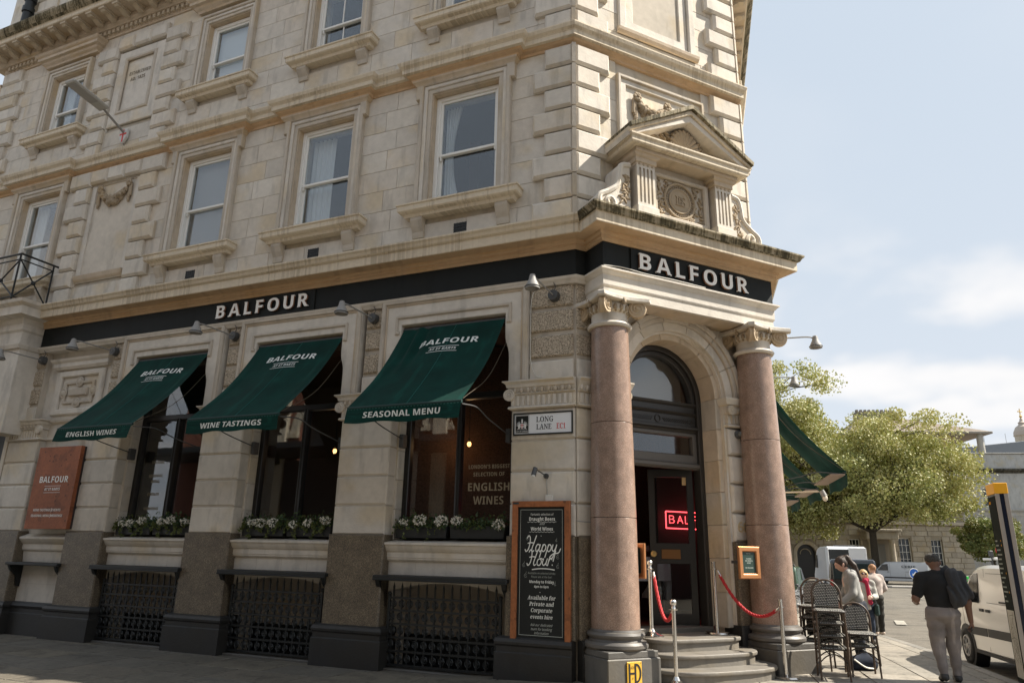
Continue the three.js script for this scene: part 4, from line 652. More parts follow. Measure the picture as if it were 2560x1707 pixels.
// ---- aedicule: base, fluted pilasters, carved panel, scrolls, pediment with a shell
{
  const a = inFr(new THREE.Group(), FB); a.name = 'pediment_aedicule'; pub.add(a);
  part('base', new G().block(BC - 1.55, BC + 1.55, 6.14, 6.34, -0.12, 0.36, 0.01), M.ashlar[2], a);
  part('base', new G().block(BC - 0.56, BC + 0.56, 6.34, 6.48, -0.12, 0.32, 0.01), M.ashlar[0], a);
  part('back', new G().box(BC - 0.95, BC + 0.95, 6.3, 7.5, -0.12, 0.24), M.mould, a);
  for (const s of [-1, 1]) {
    const c = BC + s * 0.76;
    part('pedestal', new G().block(c - 0.2, c + 0.2, 6.34, 6.52, -0.1, 0.46, 0.01), M.ashlar[2], a);
    // pilaster with four flutes
    const fl = [0, 1, 2, 3].map((i) => { const x = c - 0.105 + i * 0.07, h = new THREE.Path(); h.moveTo(x - 0.018, 6.6); h.lineTo(x - 0.018, 7.15); h.absarc(x, 7.15, 0.018, Math.PI, 0, true); h.lineTo(x + 0.018, 6.6); h.absarc(x, 6.6, 0.018, 0, -Math.PI, true); return h; });
    part('pilaster', new G().extrude(rect(c - 0.165, c + 0.165, 6.52, 7.2), 0.38, 0.42, fl), M.stone, a);
    part('pilaster', new G().box(c - 0.164, c + 0.164, 6.52, 7.2, -0.1, 0.39), M.mould, a);
    const gt = new G(); for (let i = 0; i < 4; i++) gt.ball(c - 0.12 + i * 0.08, 7.22, 0.4, 0.03, 0.035, 0.03, 8, 6); part('guttae', gt, M.carve, a, { crease: 0.9 });
    part('pilaster_cap', new G().sweep([[c - 0.17, 0.1], [c - 0.17, 0.42], [c + 0.17, 0.42], [c + 0.17, 0.1]], [[-0.17, 7.2], [0, 7.2], [0, 7.24], [0.02, 7.25], [0.02, 7.32], [0.05, 7.34], [0.07, 7.38], [-0.17, 7.39]]), M.warm, a);
    // side scroll
    const sp = []; const S = (x, y) => [BC + s * x, y];
    const ss = new THREE.Shape(); const P = (x, y) => new THREE.Vector2(...S(x, y));
    ss.moveTo(...S(0.98, 6.34)); ss.lineTo(...S(1.42, 6.34)); ss.bezierCurveTo(...S(1.62, 6.36), ...S(1.6, 6.66), ...S(1.4, 6.7)); ss.bezierCurveTo(...S(1.2, 6.76), ...S(1.2, 6.95), ...S(1.2, 7.05)); ss.bezierCurveTo(...S(1.2, 7.2), ...S(1.1, 7.26), ...S(0.98, 7.22)); ss.closePath();
    part('scroll', new G().extrude(ss, -0.05, 0.33, [], 0.02, 12), M.stone, a, { crease: 0.5 });
    const rim = new G().tube([S(1.0, 7.2), S(1.14, 7.16), S(1.19, 7.0), S(1.22, 6.82), S(1.38, 6.68), S(1.53, 6.58), S(1.55, 6.46), S(1.45, 6.37), S(1.33, 6.4), S(1.29, 6.5), S(1.35, 6.57), S(1.42, 6.53), S(1.41, 6.47)].map(([x, y]) => [x, y, 0.325]), 0.045, 7, false, 60); part('scroll', rim, M.stone, a, { crease: 0.8 });
    const lf = new G(), r = rngOf(17 + s); for (let i = 0; i < 26; i++) { const t = r(), x = 1.02 + r() * 0.2 * (1 - t * 0.4), y = 6.42 + t * 0.6; lf.add(new THREE.SphereGeometry(1, 6, 4), new THREE.Matrix4().compose(new THREE.Vector3(...S(x, y), 0.33), new THREE.Quaternion().setFromEuler(new THREE.Euler(0, 0, r() * 6.28)), new THREE.Vector3(0.02, 0.055, 0.03))); } part('scroll_leaf', lf, M.carve, a, { crease: 0.9 });
  }
  // carved panel
  part('carved_panel', new G().extrude(rect(BC - 0.56, BC + 0.56, 6.48, 7.26), 0.22, 0.31, [rect(BC - 0.46, BC + 0.46, 6.56, 7.2)], 0.02), M.mould, a);
  const rel = new G(), r = rngOf(5);
  for (let i = 0; i < 210; i++) { const x = (r() - 0.5) * 0.9, y = (r() - 0.5) * 0.62; if (Math.hypot(x, y) < 0.28) continue; rel.add(new THREE.SphereGeometry(1, 6, 4), new THREE.Matrix4().compose(new THREE.Vector3(BC + x, 6.88 + y, 0.245), new THREE.Quaternion().setFromEuler(new THREE.Euler(0, 0, r() * 6.28)), new THREE.Vector3(0.016, 0.045, 0.03))); }
  part('carved_foliage', rel, M.carve, a, { crease: 0.9 });
  const ro = new G(); for (const [q, t] of [[0.29, 0.022], [0.2, 0.018], [0.17, 0.01]]) ro.add(new THREE.TorusGeometry(q, t, 6, 36), new THREE.Matrix4().setPosition(BC, 6.88, 0.26)); ro.add(new THREE.CylinderGeometry(0.2, 0.2, 0.03, 32), new THREE.Matrix4().makeRotationX(Math.PI / 2).setPosition(BC, 6.88, 0.25)); for (let i = 0; i < 36; i++) { const b = i / 36 * 6.283; ro.ball(BC + Math.cos(b) * 0.245, 6.88 + Math.sin(b) * 0.245, 0.25, 0.015, 0.015, 0.02, 5, 4); } part('roundel', ro, M.carve, a, { crease: 0.7 });
  const mono = new G(); for (const [t, dx, k] of [['D', -0.1, 1], ['S', 0.0, 1], ['B', -0.05, 0.8]]) mono.add(new TextGeometry(t, { font: fontS, size: 0.16 * k, depth: 0.018, curveSegments: 4 }), new THREE.Matrix4().setPosition(BC + dx, 6.8 + (1 - k) * 0.02, 0.262)); part('monogram', mono, M.carve, a);
  // entablature and pediment
  part('soffit', new G().block(BC - 1.0, BC + 1.0, 7.38, 7.44, -0.12, 0.52, 0.01), M.warm, a);
  const corn = [[-0.2, 7.44], [0, 7.44], [0.02, 7.46], [0.02, 7.52], [0.05, 7.55], [0.05, 7.575], [-0.2, 7.58]];
  part('pediment_cornice', new G().sweep([[BC - 1.12, -0.12], [BC - 1.12, 0.6], [BC + 1.12, 0.6], [BC + 1.12, -0.12]], corn), M.weather, a);
  part('pediment_cornice', new G().box(BC - 1.1, BC + 1.1, 7.45, 7.57, -0.1, 0.58), M.stone, a);
  const hx = 1.22, hy = 7.58, ax = 8.22, th = 0.085;
  const rake = (n, o0, o1, z1, m) => part(n, new G().extrude([[BC - hx + 0.02, hy + o0 * 0.6], [BC, ax + o0], [BC + hx - 0.02, hy + o0 * 0.6], [BC + hx, hy + o1 * 0.75], [BC, ax + o1], [BC - hx, hy + o1 * 0.75]], -0.12, z1, [], 0.006), m, a);
  rake('raking_cornice', -0.11, 0.0, 0.6, M.stone); rake('raking_cornice', 0.002, 0.075, 0.64, M.weather); rake('raking_cornice', 0.077, 0.15, 0.69, M.moss);
  part('tympanum', new G().extrude([[BC - 1.1, hy], [BC, ax], [BC + 1.1, hy]], -0.1, 0.34), M.mould, a);
  const sh = new G(); for (let i = 0; i < 11; i++) { const t = (i / 10 - 0.5) * 2.7, L = 0.3 + 0.035 * Math.cos(t); sh.rod([BC + Math.sin(t) * 0.05, 7.68 + Math.cos(t) * 0.05, 0.4], [BC + Math.sin(t) * L * 0.85, 7.68 + Math.cos(t) * L, 0.43], 0.012, 0.042, 6).ball(BC + Math.sin(t) * L * 0.85, 7.68 + Math.cos(t) * L, 0.43, 0.042, 0.042, 0.03, 7, 5); } sh.add(new THREE.CylinderGeometry(0.27, 0.27, 0.05, 24, 1, false, 0, 6.283), new THREE.Matrix4().makeRotationX(Math.PI / 2).scale(new THREE.Vector3(1, 1, 1.1)).setPosition(BC, 7.78, 0.36)); for (const s of [-1, 1]) sh.ball(BC + s * 0.07, 7.64, 0.42, 0.05, 0.04, 0.05);
  part('carved_shell', sh, M.carve, a, { crease: 0.6 });
  const lv = new G(), r2 = rngOf(23); for (const s of [-1, 1]) for (let i = 0; i < 16; i++) { const t = r2(), x = 0.26 + t * 0.55, y = 7.62 + r2() * (0.34 - 0.26 * t); lv.add(new THREE.SphereGeometry(1, 6, 5), new THREE.Matrix4().compose(new THREE.Vector3(BC + s * x, y, 0.37), new THREE.Quaternion().setFromEuler(new THREE.Euler(0, 0, -s * (0.6 + r2() * 0.9))), new THREE.Vector3(0.025, 0.085, 0.04))); } part('carved_leaf', lv, M.carve, a, { crease: 0.9 });
}
// ---- side street front: wall, piers, hoods in profile
{
  const wc = part('wall', new G().box(0.05, 22, 6.1, 13.2, -0.6, -0.12), M.stone, pub, { fr: FC });
  part('wall', new G().box(0.05, 22, 0, 5.3, -0.5, -0.14), M.stone, pub, { fr: FC });
  part('attic_wall', new G().box(0.5, 22, 13.9, 17.5, -1.4, -0.9), M.stone, pub, { fr: FC });
  for (let i = 0; i < 7; i++) {
    const c = 1.95 + i * 2.88, x0 = i ? c - 1.9 : 0.02, x1 = i ? c - 0.98 : 0.95;
    const p = inFr(new THREE.Group(), FC); p.name = 'pier'; pub.add(p);
    for (let k = 0; k < 4; k++) part('stone_block', new G().block(x0, x1, 1.785 + k * 0.428, 2.19 + k * 0.428, -0.3, 0, 0.02), M.ashlar[(i + k) % 6], p);
    part('granite_block', new G().block(x0, x1, 0.53, 1.785, -0.3, 0.035, 0.02), M.granite, p);
    part('plinth', new G().block(x0, x1, -0.1, 0.53, -0.3, 0.11, 0.02), M.plinth, p);
    part('capital', new G().sweep([[x0, -0.2], [x0, 0], [x1, 0], [x1, -0.2]], [[-0.02, 3.49], [0.045, 3.505], [0.008, 3.535], [0.008, 3.69], [0.045, 3.705], [0.02, 3.725], [0.045, 3.79], [0.07, 3.84], [0.11, 3.87], [0.11, 3.885], [-0.02, 3.9]]), M.stone, p);
    part('surround', new G().extrude(ring(c, 0.9, 3.885, 4.93, 1.245, 5.35), -0.2, 0.05, [], 0.01), M.stone, p);
    part('window_glass', new G().box(c - 0.9, c + 0.9, 1.7, 4.93, -0.16, -0.13), M.doorwood, p);
    part('architrave', new G().extrude(ring(c, 0.63, 6.9, 9.25, 0.86, 9.42), -0.13, 0.03, [], 0.015), M.mould, p);
    part('sill', new G().cbox(c - 1.0, c + 1.0, 6.78, 6.95, -0.13, 0.15, 0.01), M.weather, p);
    part('architrave', new G().extrude(ring(c, 0.56, 10.6, 12.5, 0.77, 12.72), -0.13, 0.03, [], 0.015), M.mould, p);
    part('sill', new G().cbox(c - 0.9, c + 0.9, 10.5, 10.65, -0.13, 0.15, 0.01), M.weather, p);
  }
}
// ---- steps: curved treads with rounded nosings, landing, threshold
{
  const st = inFr(new THREE.Group(), FB); st.name = 'entrance_steps'; pub.add(st);
  const stepMat = std(lin(0.2, 0.182, 0.155), 0.6, { map: stoneMap, bumpMap: stoneBump, bumpScale: 0.004 });
  const D = (a, b) => { const s = new THREE.Shape(), n = 28; for (let i = 0; i <= n; i++) { const t = Math.PI * i / n, cx = Math.cos(t), sy = Math.sin(t), k = Math.pow(Math.abs(cx), 0.62) * Math.sign(cx); s[i ? 'lineTo' : 'moveTo'](BC + a * k, -(b * Math.pow(sy, 0.62)) ); } s.lineTo(BC - a, 0.45); s.lineTo(BC + a, 0.45); return s; };
  [[0.98, 0.92, 0.1, 0.25], [0.86, 0.62, 0.25, 0.4], [0.76, 0.34, 0.4, 0.55]].forEach(([a, b, y0, y1]) => {
    const lay = (aa, bb, h0, h1, bev) => { const g = new THREE.ExtrudeGeometry(D(aa, bb), { depth: h1 - h0 - 2 * bev, bevelEnabled: bev > 0, bevelThickness: bev, bevelSize: bev, bevelOffset: -bev, bevelSegments: 3 }); g.rotateX(-Math.PI / 2); g.translate(0, h0 + bev, 0); return g; };
    part('riser', new G().add(lay(a - 0.03, b - 0.03, y0 - 0.1, y1 - 0.05, 0)), stepMat, st);
    part('tread', new G().add(lay(a, b, y1 - 0.052, y1, 0.018)), stepMat, st, { crease: 0.5 });
  });
  part('landing', new G().box(BC - 0.84, BC + 0.84, 0.3, 0.548, -0.6, -0.2), stepMat, st);
  part('threshold', new G().cbox(BC - 0.8, BC + 0.8, 0.5, 0.615, -0.75, -0.4, 0.012), std(lin(0.1, 0.09, 0.075), 0.5), st);
}
// ---------------------------------------------------------------- ground: road, pavements of separate slabs, kerbs, markings
const gy = (x, z) => 0.1 * sstep(-1.5, 1.6, x) - 0.32 * sstep(11, 26, -z) * sstep(2, 5, x);   // the pavement's height
const clip = (poly, nx, nz, d) => { const out = []; for (let i = 0; i < poly.length; i++) { const a = poly[i], b = poly[(i + 1) % poly.length], fa = a[0] * nx + a[1] * nz - d, fb = b[0] * nx + b[1] * nz - d; if (fa <= 0) out.push(a); if ((fa < 0) !== (fb < 0)) { const t = fa / (fa - fb); out.push([a[0] + (b[0] - a[0]) * t, a[1] + (b[1] - a[1]) * t]); } } return out; };
function slabGeo(poly, top, thick = 0.07, c = 0.006) { // flat stone with a chamfered rim, following the fall of the ground
  const g = new G(), n = poly.length, cx = poly.reduce((s, p) => s + p[0], 0) / n, cz = poly.reduce((s, p) => s + p[1], 0) / n;
  const h = (p) => gy(p[0], p[1]) + top, inn = poly.map((p) => { const dx = cx - p[0], dz = cz - p[1], l = Math.hypot(dx, dz) || 1; return [p[0] + dx / l * c * 1.4, p[1] + dz / l * c * 1.4]; });
  const T = (p) => [p[0], h(p), p[1]], R = (p) => [p[0], h(p) - c, p[1]], B = (p) => [p[0], h(p) - thick, p[1]];
  for (let i = 1; i < n - 1; i++) g.tri(T(inn[0]), T(inn[i]), T(inn[i + 1]));
  for (let i = 0; i < n; i++) { const j = (i + 1) % n; g.quad(R(poly[i]), R(poly[j]), T(inn[j]), T(inn[i])).quad(B(poly[i]), B(poly[j]), R(poly[j]), R(poly[i])); }
  return g;
}
const paveMap = tex(512, (u, v) => { const a = fbm(u * 7, v * 7, 7, 7, 201, 5), b = fbm(u * 70, v * 70, 70, 70, 207, 2), s = sstep(0.6, 0.7, fbm(u * 11, v * 11, 11, 11, 215, 4)); const k = 0.86 + 0.2 * (a - 0.5) + 0.16 * (b - 0.5) - 0.1 * s; let gum = 1; const gx = Math.floor(u * 22), gz = Math.floor(v * 22); if (h2(gx, gz, 241) > 0.9) { const ox = h2(gx, gz, 242), oz = h2(gx, gz, 243), q = Math.hypot(u * 22 - gx - 0.3 - 0.4 * ox, v * 22 - gz - 0.3 - 0.4 * oz); if (q < 0.16 + 0.1 * ox) gum = 0.72; } return [k * gum, k * 0.985 * gum, k * 0.955 * gum]; }, { repeat: [0.5] });
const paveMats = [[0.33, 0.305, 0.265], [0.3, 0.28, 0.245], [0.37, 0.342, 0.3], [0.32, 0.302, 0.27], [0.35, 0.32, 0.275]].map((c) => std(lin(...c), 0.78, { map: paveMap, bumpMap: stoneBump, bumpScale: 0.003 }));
const asphaltMap = tex(640, (u, v) => { const a = fbm(u * 9, v * 9, 9, 9, 221, 5), b = vnoise(u * 300, v * 300, 300, 300, 225), st = sstep(0.58, 0.66, fbm(u * 5, v * 26, 5, 26, 229, 4)); const k = 0.78 + 0.22 * (a - 0.5) + 0.28 * (b - 0.5) - 0.12 * st; return [k, k * 0.985, k * 0.95]; }, { repeat: [0.22] });
const asphaltBump = tex(512, (u, v) => { const k = vnoise(u * 200, v * 200, 200, 200, 233); return [k, k, k]; }, { repeat: [0.8], srgb: false });
{ // road sheet
  const g = new G(), X = [], Z = []; for (let x = -60; x <= 110; x += x < -8 || x > 30 ? 6 : 1.5) X.push(x); for (let z = 34; z >= -150; z -= z > 4 || z < -45 ? 6 : 1.5) Z.push(z);
  const h = (x, z) => gy(x, z) - 0.13 + 0.03 * (fbm(x * 0.3 + 50, z * 0.3 + 80, 0, 0, 3, 2) - 0.5);
  for (let i = 0; i < X.length - 1; i++) for (let j = 0; j < Z.length - 1; j++) g.quad([X[i], h(X[i], Z[j]), Z[j]], [X[i + 1], h(X[i + 1], Z[j]), Z[j]], [X[i + 1], h(X[i + 1], Z[j + 1]), Z[j + 1]], [X[i], h(X[i], Z[j + 1]), Z[j + 1]]);
  struct('road', g, std(lin(0.22, 0.2, 0.17), 0.85, { map: asphaltMap, bumpMap: asphaltBump, bumpScale: 0.006 }), { crease: 0.5 });
}
{ // pavement bed and slabs along both streets, with granite kerbs
  const bed = (fr, x0, x1, z0, z1, nx, d) => { const g = new G(); for (let x = x0; x < x1; x += 1) for (let z = z0; z < z1; z += 1) { let p = [[x, z], [Math.min(x + 1, x1), z], [Math.min(x + 1, x1), Math.min(z + 1, z1)], [x, Math.min(z + 1, z1)]].map(([a, b]) => { const v = fr.w(a, 0, b); return [v.x, v.z]; }); p = clip(p, nx, 0, d); for (let i = 1; i < p.length - 1; i++) g.tri([p[0][0], gy(...p[0]) - 0.012, p[0][1]], [p[i][0], gy(...p[i]) - 0.012, p[i][1]], [p[i + 1][0], gy(...p[i + 1]) - 0.012, p[i + 1][1]]); } return g; };
  const mk = (name, fr, x0, x1, z0, z1, nx, d, sx, sz, seed, mats) => {
    const p = struct(name, bed(fr, x0, x1, z0, z1, nx, d), std(lin(0.1, 0.09, 0.075), 0.95)), r = rngOf(seed);
    let row = 0; for (let z = z0; z < z1 - 0.05; z += sz, row++) { let x = x0 - (row % 2) * sx * 0.45; while (x < x1) { const w = sx * (0.8 + r() * 0.45), e = 0.006; let q = [[x + e, z + e], [x + w - e, z + e], [x + w - e, Math.min(z + sz, z1) - e], [x + e, Math.min(z + sz, z1) - e]].map(([a, b]) => { const v = fr.w(a, 0, b); return [v.x, v.z]; }); x += w; q = clip(q, nx, 0, d - (nx > 0 ? 0.003 : 0.003)); if (q.length < 3) continue; part('paving_slab', slabGeo(q, (r() - 0.5) * 0.003), mats[Math.floor(r() * mats.length)], p, { uo: [r() * 4, r() * 4] }); } }
    return p;
  };
  const dirtyShadePave = [[0.185, 0.165, 0.135], [0.165, 0.15, 0.125], [0.2, 0.18, 0.145], [0.175, 0.162, 0.14]].map((c) => std(lin(...c), 0.75, { map: paveMap, bumpMap: stoneBump, bumpScale: 0.004 }));  // dirty slabs, with the shade before this front put into their colour
  const pa = mk('pavement', FA, -17, 4.5, -0.45, 3.3, 1, 1.0, 0.95, 0.66, 61, dirtyShadePave);
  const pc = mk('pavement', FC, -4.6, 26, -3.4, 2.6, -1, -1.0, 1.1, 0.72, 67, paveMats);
  const kr = rngOf(71), km = [[0.3, 0.285, 0.26], [0.34, 0.32, 0.29], [0.27, 0.26, 0.24]].map((c) => std(lin(...c), 0.7, { map: paveMap }));
  const kerb = (par, fr, x, w, z0, z1) => { const q = [[x + 0.004, z0], [x + w - 0.004, z0], [x + w - 0.004, z1], [x + 0.004, z1]].map(([a, b]) => { const v = fr.w(a, 0, b); return [v.x, v.z]; }); part('kerb_stone', slabGeo(q, 0, 0.2, 0.015), km[Math.floor(kr() * 3)], par, { uo: [kr() * 3, kr() * 3] }); };
  for (let x = -17; x < 3.4; x += 0.92) kerb(pa, FA, x, 0.92, 3.31, 3.46);
  for (let x = -4.6; x < 34; x += 0.92) kerb(pc, FC, x, 0.92, 2.61, 2.78);
}
{ // painted lines in the square and a row of studs
  const white = std(lin(0.62, 0.6, 0.55), 0.8, { map: asphaltMap });
  const dash = (x0, z0, x1, z1, w) => { const dx = x1 - x0, dz = z1 - z0, l = Math.hypot(dx, dz), n = [-dz / l * w / 2, dx / l * w / 2], P = (x, z) => [x, gy(x, z) - 0.1, z]; struct('road_marking', new G().quad(P(x0 + n[0], z0 + n[1]), P(x1 + n[0], z1 + n[1]), P(x1 - n[0], z1 - n[1]), P(x0 - n[0], z0 - n[1])), white); };
  dash(24, -44.5, 22.6, -41, 0.25); dash(22.1, -39.5, 20.8, -36, 0.25); dash(20.2, -34.6, 18.8, -31.2, 0.25); dash(24.6, -46, 29, -46.5, 0.25); dash(23.5, -42.6, 29, -43, 0.22); dash(22.6, -40, 28, -40.6, 0.22); dash(21, -37, 26.6, -37.8, 0.22); dash(19.6, -33.6, 24, -34.4, 0.22);
  dash(13.2, -25.5, 12.3, -23.6, 0.3); dash(15.2, -27.2, 14.2, -25.2, 0.3);
}
{ // red brick market hall across the street: out of the picture, mirrored in the windows
  const t = thing('market_hall', 'long red brick market hall with cream stone arches across the street', 'building', new Fr(FA.w(8, 0, 17.5).toArray(), FA.turn + Math.PI));
  const brick = std(lin(0.22, 0.085, 0.055), 0.85, { map: stoneMap }), cream = std(lin(0.62, 0.55, 0.43), 0.8, { map: stoneMap }), n = 9, bay = 4.4;
  const holes = []; for (let i = 0; i < n; i++) { const c = -4 + i * bay, p = new THREE.Path(); p.moveTo(c - 1.25, 1); p.lineTo(c - 1.25, 7); p.absarc(c, 7, 1.25, Math.PI, 0, true); p.lineTo(c + 1.25, 1); holes.push(p); }
  part('wall', new G().extrude(rect(-7, -4 + n * bay, -0.3, 12.5), -0.6, 0, holes, 0, 14), brick, t);
  for (let i = 0; i < n; i++) {
    const c = -4 + i * bay, s = new THREE.Shape(); s.moveTo(c + 1.7, 7); s.absarc(c, 7, 1.7, 0, Math.PI, false); s.lineTo(c - 1.25, 7); s.absarc(c, 7, 1.25, Math.PI, 0, true); s.closePath();
    part('stone_arch', new G().extrude(s, -0.1, 0.12, [], 0.02, 16), cream, t);
    part('arch_window', new G().box(c - 1.3, c + 1.3, 1, 8.4, -0.5, -0.4), M.doorwood, t);
    for (const x of [c - 2.2]) part('pilaster', new G().cbox(x - 0.35, x + 0.35, -0.3, 9.9, 0, 0.25, 0.03).cbox(x - 0.45, x + 0.45, 9.4, 9.98, 0, 0.35, 0.03), cream, t);
    part('impost', new G().cbox(c - 1.85, c - 1.2, 6.7, 7, 0, 0.18, 0.02).cbox(c + 1.2, c + 1.85, 6.7, 7, 0, 0.18, 0.02), cream, t);
  }
  part('cornice', new G().sweep([[-7, 0.02], [-4 + n * bay, 0.02]], [[-0.2, 10], [0.1, 10], [0.15, 10.3], [0.5, 10.5], [0.55, 10.8], [-0.2, 10.9]]), cream, t);
  part('canopy', new G().box(-7, -4 + n * bay, 5.7, 5.95, 0.05, 3.4), M.iron, t);
  for (let i = 0; i < n; i++) part('added_dark_panel', new G().cbox(-5.95 + i * bay, -2.15 + i * bay, -0.3, 5.65, 0.02, 0.12, 0.02), std(lin(0.03, 0.026, 0.022), 0.7), t);  // dark panels added to blacken what the lower windows mirror
}
// ---------------------------------------------------------------- things on and in front of the pub
const sideBronze = std(lin(0.3, 0.16, 0.1), 0.5);
function copperplate(ch, h, depth) { // wide bold capital with small spur serifs at its stems
  const g = new TextGeometry(ch, { font, size: h / 0.714 * 0.714, depth, curveSegments: 6, bevelEnabled: false }); g.computeBoundingBox(); return g;
}
function signLetters(parent, text, h, w, x0, y, z, depth = 0.03) {
  const gs = [...text].map((c) => copperplate(c, h, depth)), ws = gs.map((g) => g.boundingBox.max.x - g.boundingBox.min.x), gap = (w - ws.reduce((a, b) => a + b, 0) * 1.18) / (text.length - 1);
  let x = x0;
  gs.forEach((g, i) => {
    g.translate(-g.boundingBox.min.x, 0, 0); g.scale(1.18, 1, 1); const k = h / g.boundingBox.max.y; g.scale(1, Math.min(k, 1.4), 1);
    const sp = new G(), s = 0.018, t = 0.03, W = ws[i] * 1.18, bar = (cx, cy) => sp.box(cx - t, cx + t, cy - s / 2, cy + s / 2, 0, depth + 0.001);
    const st = h * 0.14; if ('BFLR'.includes(text[i])) { bar(st * 0.7, 0.009); bar(st * 0.7, h - 0.009); } if (text[i] === 'U') { bar(st * 0.7, h - 0.009); bar(W - st * 0.7, h - 0.009); } if (text[i] === 'A') { bar(0.02, 0.009); bar(W - 0.02, 0.009); } if (text[i] === 'R') bar(W - 0.03, 0.009);
    const m = part('letter', g, [M.lettering, sideBronze], parent, { at: [x, y, z] });
    if (sp.p.length) part('serif', sp, M.lettering, m);
    x += W + gap;
  });
}
{
  const t = thing('fascia_sign', 'black sign panel with raised white BALFOUR letters above the middle window', 'sign', FA, [-5.68, 5.385, 0.03], 'raised letter signs on the fascia');
  part('panel', new G().cbox(-1.12, 1.12, 0, 0.375, 0, 0.025, 0.004), M.fascia, t); signLetters(t, 'BALFOUR', 0.235, 2.02, -1.0, 0.07, 0.04);
  const b = thing('fascia_sign', 'black sign panel with raised white BALFOUR letters above the corner entrance', 'sign', FB, [1.735, 5.385, 0.462], 'raised letter signs on the fascia');
  part('panel', new G().cbox(-1.11, 1.11, 0, 0.375, 0, 0.025, 0.004), M.fascia, b); signLetters(b, 'BALFOUR', 0.24, 2.04, -0.99, 0.065, 0.04);
  part('cable', new G().tube([[-1.6, -0.005, 0.06], [-1.3, 0.03, 0.05], [-0.9, 0.0, 0.07], [-0.4, 0.012, 0.06], [0.2, 0.0, 0.06]], 0.008, 5), std(lin(0.5, 0.48, 0.44), 0.6), b);
}
